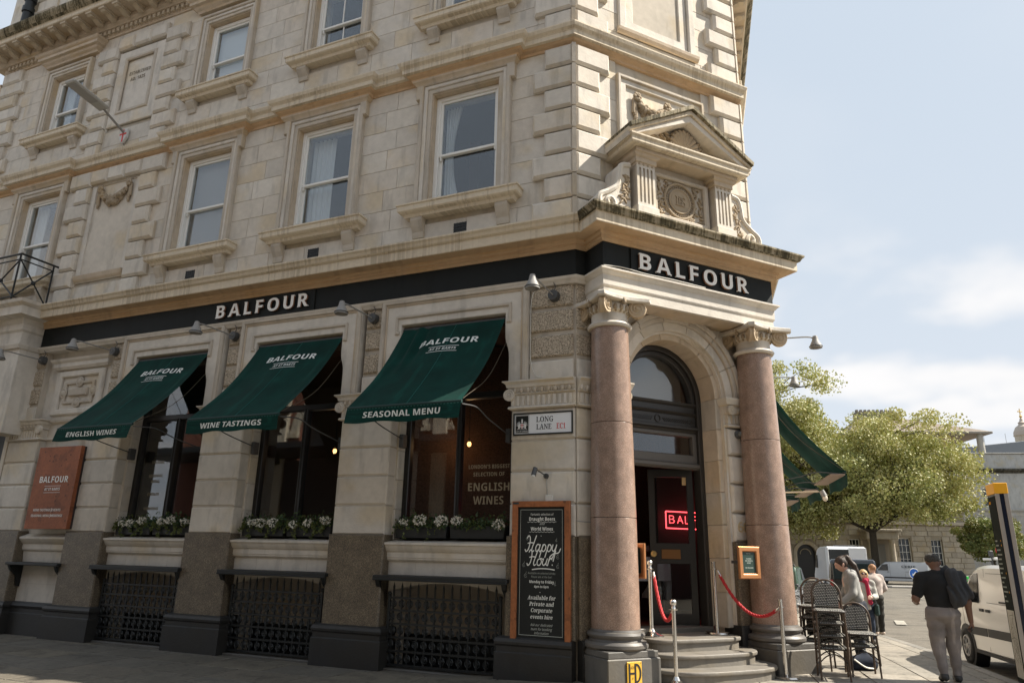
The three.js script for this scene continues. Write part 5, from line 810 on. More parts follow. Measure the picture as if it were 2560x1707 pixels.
// ---- awnings
const fabricMap = tex(512, (u, v) => { const a = fbm(u * 8, v * 8, 8, 8, 301, 4), w = 0.5 + 0.5 * Math.sin(u * 512 * 1.57) * Math.sin(v * 512 * 1.57), st = sstep(0.55, 0.75, fbm(u * 12, v * 3, 12, 3, 305, 4)); const k = 0.78 + 0.3 * (a - 0.5) + 0.06 * w + 0.16 * st; return [k, k, k]; }, { repeat: [1] });
M.awning = new THREE.MeshPhysicalMaterial({ color: lin(0.0025, 0.05, 0.038), roughness: 0.9, specularIntensity: 0.35, transmission: 0.08, thickness: 0, map: fabricMap, side: THREE.DoubleSide });
M.print = std(lin(0.66, 0.68, 0.64), 0.8);
function awning(fr, c, label, words, o = {}) {
  const hw = 0.86, y1 = o.y1 ?? 4.86, z1 = -0.02, y0 = o.y0 ?? 3.38, z0 = o.z0 ?? 1.27, t = thing('awning', label, 'awning', fr, [c, 0, 0]);
  const rumple = o.rumple ?? 0;
  const S = (x, v, lift = 0) => { const s = Math.sin(v * Math.PI), dy = -0.075 * s * (1 - 0.3 * Math.cos(x * 5)) + 0.02 * (fbm(x * 2.2 + 40 + c, v * 1.6 + 9, 0, 0, 19, 3) - 0.5) * s + 0.006 * Math.sin(x * 34 + v * 5) * sstep(0.6, 1, Math.abs(x) / hw) * s + rumple * 0.05 * Math.exp(-((x + 0.52) ** 2) / 0.02 - ((v - 0.2) ** 2) / 0.05) * Math.sin((x + 0.6) * 26), L = Math.hypot(y1 - y0, z0 - z1), ny = (z0 - z1) / L, nz = (y1 - y0) / L, n = dy + lift; return [x, y1 + (y0 - y1) * v + ny * n, z1 + (z0 - z1) * v + nz * n]; };
  const g = new THREE.PlaneGeometry(1, 1, 48, 32), a = g.attributes.position, uv = g.attributes.uv; for (let i = 0; i < a.count; i++) { const x = a.getX(i) * 2 * hw, v = 0.5 - a.getY(i); a.setXYZ(i, ...S(x, v)); uv.setXY(i, x * 0.5, v); } g.computeVertexNormals(); part('canopy', g, M.awning, t, { uo: 0 });
  const V = (x, d, lift = 0) => [x, y0 - 0.015 - d, z0 + 0.035 * Math.sin(x * 4 + c) * d * 4 + lift + d * 0.1], vd = (x) => 0.2 + 0.012 * Math.sin(x * 9 + 1);
  const vg = new THREE.PlaneGeometry(1, 1, 48, 6), b = vg.attributes.position; for (let i = 0; i < b.count; i++) { const x = b.getX(i) * 2 * hw, q = 0.5 - b.getY(i); b.setXYZ(i, ...V(x, q * vd(x))); } vg.computeVertexNormals(); part('valance', vg, M.awning, t);
  const st = new G(); for (let i = 0; i < 36; i++) { const x = -hw + 0.02 + i * 0.0485; st.rod(V(x, 0.012, 0.004), V(x + 0.022, 0.012, 0.004), 0.004, 0.004, 4); } part('stitching', st, std(lin(0.02, 0.1, 0.085), 0.8), t);
  part('seam', new G().tube([0, 0.2, 0.4, 0.6, 0.8, 1].map((v) => S(0.06, v, 0.003)), 0.004, 4), std(lin(0.012, 0.11, 0.092), 0.85), t);
  const onCanvas = (geo, x, v0, h) => { const p = geo.attributes.position, L = Math.hypot(y1 - y0, z0 - z1); for (let i = 0; i < p.count; i++) p.setXYZ(i, ...S(x + p.getX(i), v0 - p.getY(i) / L, 0.006)); geo.computeVertexNormals(); part('lettering', geo, M.print, t, { uo: 0 }); };
  if (words) {
    onCanvas(wrapText(font, 'BALFOUR', 0.125, 0.98), 0.06, 0.235);
    onCanvas(wrapText(font, 'AT ST BARTS', 0.052, 0.44), 0.03, 0.315);
    for (const v of [0.272, 0.335]) { const l = new THREE.PlaneGeometry(0.5, 0.011, 16, 1); onCanvas(l, 0.03, v); }
    const raw = (q) => { const g = new THREE.ShapeGeometry(font.generateShapes(q, 0.08), 2); g.computeBoundingBox(); return g.boundingBox.max.x - g.boundingBox.min.x; }, k = (o.ww ?? 1.15) / raw(words), ws = words.split(' ');
    ws.forEach((q, n) => { const w = raw(q) * k, x0 = n ? 0.575 - w / 2 : -0.575 + w / 2, wg = wrapText(font, q, 0.08, w), p = wg.attributes.position; for (let i = 0; i < p.count; i++) p.setXYZ(i, ...V(p.getX(i) + x0, 0.135 - p.getY(i), 0.006)); part('lettering', wg, M.print, t, { uo: 0 }); });
  }
  part('front_bar', new G().rod([-hw, y0, z0 - 0.02], [hw, y0, z0 - 0.02], 0.02, 0.02, 8), std(lin(0.006, 0.03, 0.026), 0.7), t);
  if (o.board) part('front_board', new G().cbox(-hw, hw, y0 - 0.05, y0 - 0.025, z0 - 0.26, z0 - 0.03, 0.004), std(lin(0.3, 0.22, 0.17), 0.7), t);
  part('roller', new G().rod([-0.88, y1 + 0.0, -0.07], [0.88, y1 + 0.0, -0.07], 0.05, 0.05, 10), M.darkmetal, t);
  for (const s of [-1, 1]) {
    part('arm', new G().tube([[s * 0.87, y0 - 0.2, -0.2], [s * 0.86, y0 - 0.08, 0.5], [s * 0.855, y0 - 0.0, 0.8], [s * 0.845, y0 - 0.03, z0 - 0.05]], 0.009, 6, false, 24), M.darkmetal, t);
    part('arm_bracket', new G().cbox(s * 0.88 - 0.035, s * 0.88 + 0.035, y0 - 0.32, y0 - 0.12, -0.28, -0.16, 0.006), M.darkmetal, t);
    part('stay_rope', new G().tube([[s * 0.9, y1 - 0.3, -0.05], [s * 0.88, mix(y1, y0, 0.55) - 0.2, 0.55], [s * 0.855, y0 + 0.04, z0 - 0.06]], 0.005, 5), std(lin(0.07, 0.055, 0.035), 0.9), t);
  }
  return t;
}
awning(FA, CX[0], 'rumpled dark green awning with SEASONAL MENU on its valance', 'SEASONAL MENU', { rumple: 1 });
awning(FA, CX[1], 'dark green awning with WINE TASTINGS on its valance', 'WINE TASTINGS');
awning(FA, CX[2], 'dark green awning with ENGLISH WINES on its valance', 'ENGLISH WINES');
['dark green awning on the side street, beside the pink corner column', 'dark green awning on the side street, second from the corner column', 'dark green awning on the side street, third from the corner column'].forEach((l, i) => awning(FC, 1.95 + i * 2.88, l, null, { y0: 2.95, z0: 1.27, y1: 4.7, board: 1 }));
// ---- bell lamps on straight arms
const bell = thing('sign_lamp', 'grey bell lamp on a straight arm above the LONG LANE plate', 'lamp', FA, [-0.31, 5.1, 0.0], 'bell lamps along the pub fascia');
part('wall_box', new G().add(new THREE.CylinderGeometry(0.075, 0.085, 0.09, 20), new THREE.Matrix4().makeRotationX(Math.PI / 2).setPosition(0, 0, 0.05)), M.darkmetal, bell, { crease: 0.6 });
part('arm', new G().tube([[0, 0, 0.08], [0, 0.0, 0.4], [0, -0.005, 0.8], [0, -0.03, 0.85]], 0.012, 6), M.greymetal, bell, { crease: 1 });
part('shade', new G().lathe([[0.012, 0.11], [0.035, 0.1], [0.045, 0.06], [0.05, 0.03], [0.075, -0.02], [0.098, -0.075], [0.1, -0.1], [0.092, -0.1], [0.07, -0.02], [0.04, 0.02], [0, 0.03]], 0, -0.09, 0.87, 20), M.greymetal, bell, { crease: 0.6 });
part('lamp_rim', new G().add(new THREE.TorusGeometry(0.099, 0.008, 6, 20), new THREE.Matrix4().makeRotationX(Math.PI / 2).setPosition(0, -0.165, 0.87)), M.darkmetal, bell, { crease: 1 });
part('cable', new G().tube([[0, 0.07, 0.05], [0.02, 0.14, 0.03], [0, 0.2, 0.06]], 0.006, 5), M.darkmetal, bell);
[[-3.36, 'between the SEASONAL MENU and WINE TASTINGS awnings'], [-6.24, 'between the WINE TASTINGS and ENGLISH WINES awnings'], [-9.2, 'over the rust orange board'], [-11.24, 'beside the balcony pavilion']].forEach(([x, l]) => copyOf(bell, FA.w(x, 5.1, 0), FA.turn, 'grey bell lamp on a straight arm ' + l));
copyOf(bell, FC.w(0.31, 5.06, 0), FC.turn, 'grey bell lamp on a straight arm reaching past the capital of the corner column', 'bell lamps on the side street'); copyOf(bell, FC.w(3.1, 5.06, 0), FC.turn, 'grey bell lamp on a straight arm beyond the first side street awning', 'bell lamps on the side street');
// ---- street light on a wall arm, with a shield
{
  const t = thing('street_light', 'grey flat-headed street light on an arm above the narrow bay', 'street light', FA, [CS - 0.02, 10.1, -0.1]);
  part('shield', new G().extrude([[-0.11, 0.15], [0.11, 0.15], [0.11, -0.05], [0, -0.2], [-0.11, -0.05]], 0.02, 0.08, [], 0.008), std(lin(0.55, 0.54, 0.52), 0.5), t);
  part('shield_cross', new G().box(-0.02, 0.02, -0.16, 0.14, 0.081, 0.086).box(-0.1, 0.1, 0.01, 0.05, 0.081, 0.086), std(lin(0.6, 0.05, 0.04), 0.5), t);
  part('arm', new G().rod([0, 0.05, 0.02], [0, 0.32, 0.62], 0.028, 0.024, 8), M.greymetal, t, { crease: 1 });
  const hd = new G().cbox(-0.15, 0.15, -0.035, 0.035, 0.0, 0.85, 0.025); const m = part('head', hd, std(lin(0.4, 0.39, 0.36), 0.45), t); m.position.set(0, 0.33, 0.58); m.rotation.x = -0.16;
  part('lens', new G().box(-0.12, 0.12, -0.042, -0.034, 0.25, 0.78), std(lin(0.35, 0.34, 0.32), 0.2), m);
  part('cable', new G().tube([[0.0, -0.15, 0.05], [0.03, -0.25, 0.02], [-0.02, -0.33, 0.01]], 0.007, 5), M.darkmetal, t);
}
// ---- signs
{
  const t = thing('hanging_board', 'rust orange board reading BALFOUR AT ST BARTS beside the far pier', 'sign', FA, [-10.08, 1.82, 0.04]);
  part('board', new G().cbox(-0.575, 0.575, 0, 1.49, 0, 0.075, 0.004), std(lin(0.4, 0.125, 0.05), 0.6, { map: paveMap }), t);
  part('edge', new G().cbox(-0.57, 0.57, 0.005, 1.485, -0.09, 0.0, 0.004), std(lin(0.03, 0.02, 0.018), 0.6), t);
  const put = (f, s, h, w, x, y) => { const g = wrapText(f, s, h, w); g.translate(x, y, 0.08); part('lettering', g, M.lettering, t, { uo: 0 }); };
  put(font, 'BALFOUR', 0.115, 0.78, 0, 0.83); put(font, 'AT ST BARTS', 0.05, 0.42, 0.0, 0.685); put(font, 'WINE TASTINGS', 0.043, 0.47, -0.17, 0.315); put(font, 'EVENTS', 0.043, 0.24, 0.22, 0.315); put(font, 'SEASONAL MENU', 0.043, 0.5, -0.185, 0.215); put(font, 'WEDDINGS', 0.043, 0.32, 0.255, 0.215);
  for (const q of [[-0.22, 0.22, 0.765, 0.771], [-0.22, 0.22, 0.645, 0.651], [0.083, 0.088, 0.3, 0.37], [0.083, 0.088, 0.2, 0.27]]) part('rule_line', new G().box(...q, 0.076, 0.08), M.lettering, t);
}
{
  const t = thing('street_name_plate', 'white street name plate reading LONG LANE EC1 with a black crest panel', 'sign', FA, [-0.475, 3.12, 0.005]);
  const W = 0.87, H = 0.31;
  part('frame', new G().extrude(rect(-W / 2, W / 2, 0, H), 0, 0.022, [rect(-W / 2 + 0.02, W / 2 - 0.02, 0.02, H - 0.02)], 0.003), std(lin(0.012, 0.014, 0.012), 0.4), t);
  part('plate', new G().box(-W / 2 + 0.018, W / 2 - 0.018, 0.018, H - 0.018, 0.002, 0.012), std(lin(0.74, 0.75, 0.76), 0.35), t);
  part('crest_panel', new G().box(-W / 2 + 0.03, -W / 2 + 0.235, 0.03, H - 0.03, 0.01, 0.015), std(lin(0.01, 0.012, 0.01), 0.4), t);
  const cx = -W / 2 + 0.1325, white = std(lin(0.72, 0.72, 0.7), 0.5), red = std(lin(0.55, 0.03, 0.03), 0.5), blk = std(lin(0.015, 0.015, 0.015), 0.5);
  part('crest', new G().extrude([[cx - 0.025, 0.165], [cx + 0.025, 0.165], [cx + 0.025, 0.115], [cx, 0.09], [cx - 0.025, 0.115]], 0.015, 0.018), white, t);
  part('crest', new G().box(cx - 0.004, cx + 0.004, 0.095, 0.164, 0.018, 0.0195).box(cx - 0.024, cx + 0.024, 0.136, 0.144, 0.018, 0.0195), red, t);
  const wing = new G(); for (const s of [-1, 1]) { for (let i = 0; i < 6; i++) { const a = 0.3 + i * 0.28; wing.rod([cx + s * 0.035, 0.12, 0.017], [cx + s * (0.04 + 0.05 * Math.cos(a)), 0.12 + 0.075 * Math.sin(a), 0.017], 0.004, 0.002, 4); } wing.ball(cx + s * 0.045, 0.115, 0.017, 0.014, 0.03, 0.003, 6, 4).rod([cx + s * 0.04, 0.1, 0.017], [cx + s * 0.07, 0.085, 0.017], 0.005, 0.004, 4); } wing.ball(cx, 0.185, 0.017, 0.016, 0.014, 0.003, 6, 4).ball(cx, 0.21, 0.017, 0.012, 0.02, 0.003, 6, 4); wing.box(cx - 0.035, cx + 0.035, 0.082, 0.086, 0.015, 0.018); part('crest', wing, white, t);
  part('crest_border', new G().extrude(rect(-W / 2 + 0.034, -W / 2 + 0.231, 0.034, H - 0.034), 0.0145, 0.017, [rect(-W / 2 + 0.039, -W / 2 + 0.226, 0.039, H - 0.039)]), white, t);
  const put = (s, h, w, x, y, m, f = fontS) => { const g = wrapText(f, s, h, w); g.translate(x, y, 0.0135); part('lettering', g, m, t, { uo: 0 }); };
  put('LONG', 0.075, 0.25, 0.03, 0.175, blk, fontSB); put('LANE', 0.075, 0.22, 0.018, 0.072, blk, fontSB); put('EC1', 0.075, 0.13, 0.265, 0.072, red, fontSB); const g = wrapText(font, 'CITY OF LONDON', 0.017, 0.165); g.translate(cx, 0.05, 0.0165); part('lettering', g, white, t, { uo: 0 });
}
function canvasTex(w, h, draw) { const c = document.createElement('canvas'); c.width = w; c.height = h; draw(c.getContext('2d'), w, h); const t = new THREE.CanvasTexture(c); t.colorSpace = THREE.SRGBColorSpace; return t; }
const chalkTex = canvasTex(720, 1520, (x, W, H) => {
  x.fillStyle = '#131613'; x.fillRect(0, 0, W, H);
  const r = rngOf(77); for (let i = 0; i < 900; i++) { x.fillStyle = `rgba(200,205,195,${0.012 + r() * 0.02})`; x.fillRect(r() * W, r() * H, 2 + r() * 60, 1 + r() * 5); }
  x.strokeStyle = '#c9cfc6'; x.lineWidth = 4; x.strokeRect(42, 36, W - 84, H - 80);
  const c = '#e6e6df', line = (s, y, f, col = c, sk = 0) => { x.save(); x.translate(W / 2 + 10, y); x.transform(1, 0, -sk, 1, 0, 0); x.font = f; x.fillStyle = col; x.textAlign = 'center'; x.fillText(s, 0, 0); x.restore(); };
  const wave = (x0, x1, y) => { x.beginPath(); for (let i = 0; i <= 40; i++) x[i ? 'lineTo' : 'moveTo'](x0 + (x1 - x0) * i / 40, y + Math.sin(i * 1.25) * 5); x.strokeStyle = c; x.lineWidth = 4; x.stroke(); };
  line('Fantastic selection of', 104, '37px sans-serif'); line('Draught Beers', 166, 'bold 58px sans-serif'); wave(150, 590, 182); line('and', 216, 'italic 42px serif', '#cfd2cb', 0.3); line('World Wines', 282, 'bold 56px sans-serif'); wave(180, 560, 300);
  // brush script, drawn stroke by stroke
  const glyph = { H: [[[0.0, 0.86], [0.1, 1.0], [0.22, 0.9], [0.28, 0.5], [0.2, 0.1], [0.05, 0.0], [-0.03, 0.12]], [[0.12, 0.52], [0.35, 0.56], [0.62, 0.54]], [[0.72, 1.0], [0.62, 0.6], [0.52, 0.12], [0.6, 0.0], [0.7, 0.06]]], a: [[[0.36, 0.4], [0.16, 0.46], [0.04, 0.24], [0.12, 0.02], [0.3, 0.14], [0.37, 0.44], [0.33, 0.1], [0.42, 0.0], [0.5, 0.08]]], p: [[[0.14, 0.44], [0.08, 0.1], [0.0, -0.34]], [[0.1, 0.26], [0.22, 0.46], [0.38, 0.34], [0.34, 0.08], [0.2, 0.02], [0.1, 0.12]]], y: [[[0.06, 0.44], [0.04, 0.16], [0.16, 0.04], [0.3, 0.2], [0.36, 0.44], [0.28, 0.0], [0.14, -0.4], [-0.05, -0.36], [0.2, -0.12], [0.6, -0.05], [0.72, 0.2]]], o: [[[0.26, 0.45], [0.06, 0.36], [0.06, 0.06], [0.26, 0.02], [0.38, 0.26], [0.26, 0.45], [0.5, 0.4]]], u: [[[0.06, 0.44], [0.02, 0.14], [0.14, 0.02], [0.3, 0.16], [0.37, 0.44], [0.33, 0.08], [0.44, 0.02]]], r: [[[0.06, 0.44], [0.02, 0.02]], [[0.04, 0.26], [0.18, 0.46], [0.3, 0.4]]], '!': [[[0.16, 0.95], [0.08, 0.3]], [[0.05, 0.06], [0.06, 0.04]]] };
  const script = (s, x0, y0, k, adv) => { let px = x0; for (const ch of s) { for (const st of glyph[ch]) { const cv = new THREE.CatmullRomCurve3(st.map(([a, b]) => new THREE.Vector3(a + b * 0.2, b, 0))); x.beginPath(); for (let i = 0; i <= 40; i++) { const p = cv.getPoint(i / 40); x[i ? 'lineTo' : 'moveTo'](px + p.x * k, y0 - p.y * k); } x.strokeStyle = c; x.lineWidth = k * 0.075; x.lineCap = x.lineJoin = 'round'; x.stroke(); } px += adv[ch] * k; } };
  const adv = { H: 0.78, a: 0.46, p: 0.44, y: 0.5, o: 0.46, u: 0.46, r: 0.34, '!': 0.2 };
  script('Happy', 120, 530, 185, adv); script('Hour!', 150, 690, 180, adv); x.beginPath(); x.moveTo(230, 738); x.quadraticCurveTo(400, 712, 560, 736); x.lineWidth = 12; x.stroke();
  line('Available on selected drinks', 790, '33px sans-serif', '#9ea29a'); line('Please ask at the bar!', 832, '33px sans-serif', '#9ea29a'); line('Monday to Friday', 892, 'bold 44px sans-serif'); line('4pm to 6pm', 944, 'bold 38px sans-serif');
  line('Available for', 1078, 'bold 62px serif', c, 0.2); line('Private and', 1148, 'bold 62px serif', c, 0.2); line('Corporate', 1218, 'bold 62px serif', c, 0.2); line('events hire', 1290, 'bold 58px serif', c, 0.2);
  line('Ask our dedicated', 1372, 'italic 40px sans-serif', '#b9bdb5', 0.1); line('team for booking', 1418, 'italic 40px sans-serif', '#b9bdb5', 0.1); line('information', 1462, 'italic 40px sans-serif', '#b9bdb5', 0.1);
  x.fillStyle = c; for (const [a, b] of [[360, 346], [350, 996]]) { x.beginPath(); x.arc(a, b, 5, 0, 7); x.fill(); }
  const doodle = (a, b, k) => { x.strokeStyle = '#aeb2aa'; x.lineWidth = 3; x.beginPath(); x.arc(a, b, k, 0.4, 5.5); x.moveTo(a, b - k); x.lineTo(a + k * 0.6, b - k * 2.4); x.moveTo(a - k * 0.6, b); x.lineTo(a + k * 0.6, b); x.stroke(); }; for (const q of [[150, 380, 16], [590, 400, 12], [610, 590, 20], [100, 690, 18], [130, 810, 20], [610, 700, 18], [570, 900, 14]]) doodle(...q);
});
function chalkboard(fr, x, label) {
  const t = thing('chalkboard', label, 'chalkboard', fr, [x, 0.45, 0.045], 'chalkboards on the pub'), W = 0.81, H = 1.78;
  const wood = std(lin(0.46, 0.16, 0.055), 0.6, { map: paveMap });
  part('frame', new G().extrude(rect(-W / 2, W / 2, 0, H), 0, 0.05, [rect(-W / 2 + 0.078, W / 2 - 0.078, 0.085, H - 0.075)], 0.005), wood, t);
  const g = new THREE.PlaneGeometry(W - 0.15, H - 0.155); g.translate(0, H / 2 + 0.005, 0.022); part('slate', g, new THREE.MeshStandardMaterial({ map: chalkTex, roughness: 0.75 }), t, { uo: 0 });
  part('backing', new G().box(-W / 2 + 0.02, W / 2 - 0.02, 0.02, H - 0.02, 0.002, 0.018), M.black, t);
  part('maker_label', new G().box(-W / 2 + 0.015, -W / 2 + 0.095, H - 0.04, H - 0.015, 0.05, 0.053), std(lin(0.03, 0.05, 0.06), 0.4), t);
  return t;
}
chalkboard(FA, -0.465, 'tall chalkboard with Happy Hour lettering in an orange wood frame on the corner pier');
chalkboard(FC, 0.465, 'tall orange framed chalkboard on the side street pier behind the column');
{ // spot lamp over the chalkboard
  const t = thing('spot_lamp', 'small black spot lamp on a short arm over the Happy Hour chalkboard', 'lamp', FA, [-0.42, 2.56, 0]);
  part('wall_plate', new G().add(new THREE.CylinderGeometry(0.035, 0.035, 0.03, 14), new THREE.Matrix4().makeRotationX(Math.PI / 2).setPosition(0, 0, 0.015)), M.darkmetal, t, { crease: 0.6 });
  part('arm', new G().rod([0, 0, 0.02], [-0.02, 0.06, 0.36], 0.009, 0.009, 6), M.darkmetal, t);
  part('head', new G().rod([-0.02, 0.07, 0.36], [-0.03, -0.03, 0.4], 0.03, 0.034, 12), M.darkmetal, t, { crease: 0.6 });
  part('bulb', new G().ball(-0.03, -0.035, 0.402, 0.026), std(lin(0.6, 0.6, 0.58), 0.3), t);
  part('cable', new G().tube([[0, -0.03, 0.01], [0.01, -0.15, 0.012], [0.02, -0.26, 0.012]], 0.007, 5), std(lin(0.4, 0.38, 0.34), 0.6), t);
  part('junction_box', new G().cbox(0.0, 0.1, -0.34, -0.25, 0.0, 0.05, 0.006), M.offwhite, t);
}
{ // side-street spot lamp seen past the column
  const t = thing('spot_lamp', 'small spot lamp with a pale arm on the side street front past the column', 'lamp', FC, [0.9, 2.6, 0]);
  part('arm', new G().rod([0, 0, 0], [0, 0.02, 0.78], 0.014, 0.012, 8), std(lin(0.5, 0.4, 0.28), 0.4, { metalness: 0.4 }), t); part('head', new G().rod([0, 0.04, 0.82], [0, -0.05, 0.86], 0.04, 0.045, 12), M.greymetal, t, { crease: 0.6 }); part('bulb', new G().ball(-0.0, -0.08, 0.865, 0.04, 0.055, 0.04), std(lin(0.7, 0.62, 0.5), 0.3), t);
}
{ // yellow hydrant plate on the left plinth
  const t = thing('hydrant_plate', 'yellow hydrant plate with a black H on the column plinth', 'sign', FB, [0.4, 0.12, 0.61]);
  part('plate', new G().cbox(-0.105, 0.105, 0, 0.25, 0, 0.012, 0.004), std(lin(0.72, 0.42, 0.04), 0.5), t);
  const k = std(lin(0.012, 0.012, 0.012), 0.5); part('letter', new G().box(-0.085, -0.062, 0.02, 0.23, 0.012, 0.016).box(-0.062, 0.0, 0.115, 0.135, 0.012, 0.016).box(0.0, 0.022, 0.02, 0.23, 0.012, 0.016).extrude((() => { const s = new THREE.Shape(); s.moveTo(0.022, 0.23); s.absellipse(0.022, 0.125, 0.072, 0.105, Math.PI / 2, -Math.PI / 2, true); s.lineTo(0.022, 0.042); s.absellipse(0.022, 0.125, 0.05, 0.083, -Math.PI / 2, Math.PI / 2, false); return s; })(), 0.012, 0.016), k, t);
  for (const [s, y, h] of [['400', 0.172, 0.032], ['4', 0.06, 0.03]]) { const g = wrapText(fontR, s, h, s.length * 0.018); g.translate(-0.03, y, 0.0165); part('numeral', g, k, t, { uo: 0 }); }
  for (const [a, b] of [[-0.09, 0.015], [0.09, 0.015], [-0.09, 0.235], [0.09, 0.235]]) part('screw', new G().ball(a, b, 0.012, 0.006, 0.006, 0.004, 6, 4), M.darkmetal, t);
}
// ---- copper menu frames and house number
const copper = std(lin(0.62, 0.28, 0.12), 0.35, { metalness: 0.75 });
function menuFrame(label, at, turn) {
  const t = thing('menu_frame', label, 'menu board', FB, at, 'copper menu frames by the door', turn), W = 0.39, H = 0.43;
  part('frame', new G().extrude(rect(-W / 2, W / 2, 0, H), 0, 0.045, [rect(-W / 2 + 0.075, W / 2 - 0.075, 0.07, H - 0.07)], 0.012), copper, t);
  part('card', new G().box(-W / 2 + 0.06, W / 2 - 0.06, 0.06, H - 0.06, 0.004, 0.02), std(lin(0.02, 0.045, 0.035), 0.4), t);
  const w = std(lin(0.45, 0.5, 0.45), 0.6); for (const [s, y, h, ww] of [['BALFOUR', 0.33, 0.012, 0.07], ['CLOSED', 0.26, 0.015, 0.09], ['FOR PRIVATE', 0.232, 0.015, 0.13], ['EVENT', 0.204, 0.015, 0.07], ['SEE YOU SOON', 0.14, 0.015, 0.14]]) { const g = wrapText(font, s, h, ww); g.translate(0, y, 0.022); part('lettering', g, w, t, { uo: 0 }); }
  part('bracket', new G().box(-0.02, 0.02, 0.2, 0.24, -0.3, 0.002), M.darkmetal, t);
  return t;
}
menuFrame('copper menu frame with a dark green card below the house number', [2.56, 1.29, 0.34], 0);
menuFrame('copper menu frame seen edge-on on the side of the column by the chalkboard', [0.735, 1.29, 0.22], Math.PI / 2);
{
  const t = thing('house_number', 'brass house number 66 on the stone pier', 'sign', FB, [2.84, 1.93, 0.003]);
  [...'66'].forEach((c, i) => part('numeral', new TextGeometry(c, { font: fontR, size: 0.14, depth: 0.012, curveSegments: 6 }), std(lin(0.62, 0.5, 0.3), 0.4, { metalness: 0.4 }), t, { at: [-0.1 + i * 0.1, 0, 0] }));
  const l = thing('bulkhead_lamp', 'dark round bulkhead lamp below the arch impost', 'lamp', FB, [2.87, 3.36, 0.0]);
  part('body', new G().lathe([[0, 0], [0.065, 0], [0.07, 0.03], [0.05, 0.05], [0, 0.05]], 0, 0, 0, 18), M.darkmetal, l, { crease: 0.5 }).rotation.x = Math.PI / 2; part('lens', new G().ball(0, 0, 0.06, 0.045), std(lin(0.12, 0.12, 0.11), 0.15), l);
}
{ // cables down the corner pier
  const t = thing('wall_cable', 'thin pale conduit running down the corner pier beside the window', 'cable', FA, [-0.66, 3.9, 0.015]);
  part('conduit', new G().tube([[0.03, 1.3, 0], [0.0, 1.2, 0], [-0.01, 0.6, 0], [0.0, 0.25, 0], [0.08, 0.05, 0], [0.16, 0.02, 0]], 0.0055, 6), M.offwhite, t);
  const u = thing('wall_cable', 'thin dark cable in the gap behind the corner column', 'cable', FB, [0.28, 2.0, 0.02]);
  part('conduit', new G().tube([[0, 1.9, 0], [0.005, 1, 0], [-0.004, 0.4, 0], [0, 0, 0], [-0.1, -0.03, 0.01], [-0.3, -0.02, 0.01]], 0.008, 6), std(lin(0.3, 0.29, 0.27), 0.6), u);
}
// ---- basement grilles
const scrollG = (() => { const g = new G(), pts = []; for (let i = 0; i <= 26; i++) { const a = i / 26 * 3.6 * Math.PI, q = 0.05 * (1 - 0.72 * i / 26); pts.push(new THREE.Vector3(0.014 + Math.cos(a + 2.4) * q, Math.sin(a + 2.4) * q * 1.1, 0)); } g.add(new THREE.TubeGeometry(new THREE.CatmullRomCurve3(pts), 30, 0.0095, 4)); g.ball(0.014, 0, 0, 0.012, 0.012, 0.01, 6, 4); return g.geo(1); })();
CX.forEach((c, wi) => {
  const t = thing('basement_grille', 'black spiked iron grille of scrolls under the window with the ' + ['SEASONAL MENU', 'WINE TASTINGS', 'ENGLISH WINES'][wi] + ' awning', 'grille', FA, [c, 0.02, -0.1], 'iron grilles over the basement openings');
  const n = 13, w = 0.86, barG = new G().box(-0.012, 0.012, 0, 1.02, -0.01, 0.01).add(new THREE.ConeGeometry(0.016, 0.07, 8), new THREE.Matrix4().setPosition(0, 1.045, 0)).ball(0, 1.01, 0, 0.017, 0.017, 0.017, 7, 5).geo();
  for (let i = 0; i < n; i++) part('bar', barG, M.iron, t, { at: [-w + (i + 0.5) * 2 * w / n, 0.05, 0] });
  const rows = [0.05, 0.225, 0.4, 0.575, 0.75, 0.915], railG = new G().box(-w, w, -0.014, 0.014, -0.014, 0.014).geo();
  for (const y of rows) part('rail', railG, M.iron, t, { at: [0, y, 0.004] });
  for (const s of [-1, 1]) part('post', new G().cbox(s * w - 0.018, s * w + 0.018, 0, 0.95, -0.02, 0.02, 0.004).ball(s * w, 0.97, 0, 0.03), M.iron, t);
  for (let r = 0; r < 5; r++) for (let i = 0; i < n; i++) { const m = part('scroll', scrollG, M.iron, t, { at: [-w + (i + 1) * 2 * w / n - 0.07, rows[r] + 0.09, 0] }); if (r % 2) m.rotation.z = Math.PI; }
});
// ---- window boxes
const leafG = new G().quad([0, 0, 0], [0.014, 0.02, 0.004], [0, 0.045, 0.002], [-0.014, 0.02, 0.004]).geo();
function leafCloud(n, f, seed, size = 1) { const r = rngOf(seed), g = new G(), e = new THREE.Euler(), q = new THREE.Quaternion(), v = new THREE.Vector3(), m = new THREE.Matrix4(); for (let i = 0; i < n; i++) { const [x, y, z] = f(r, i); e.set(r() * 6.28, r() * 6.28, r() * 6.28); const s = size * (0.7 + r() * 0.7); g.add(leafG, m.compose(v.set(x, y, z), q.setFromEuler(e), new THREE.Vector3(s, s, s))); } return g; }
const leafMats = [[0.035, 0.07, 0.025], [0.06, 0.1, 0.03], [0.1, 0.12, 0.03]].map((c) => new THREE.MeshPhysicalMaterial({ color: lin(...c), roughness: 0.65, side: THREE.DoubleSide }));
const petalM = std(lin(0.78, 0.75, 0.66), 0.8, { side: THREE.DoubleSide });
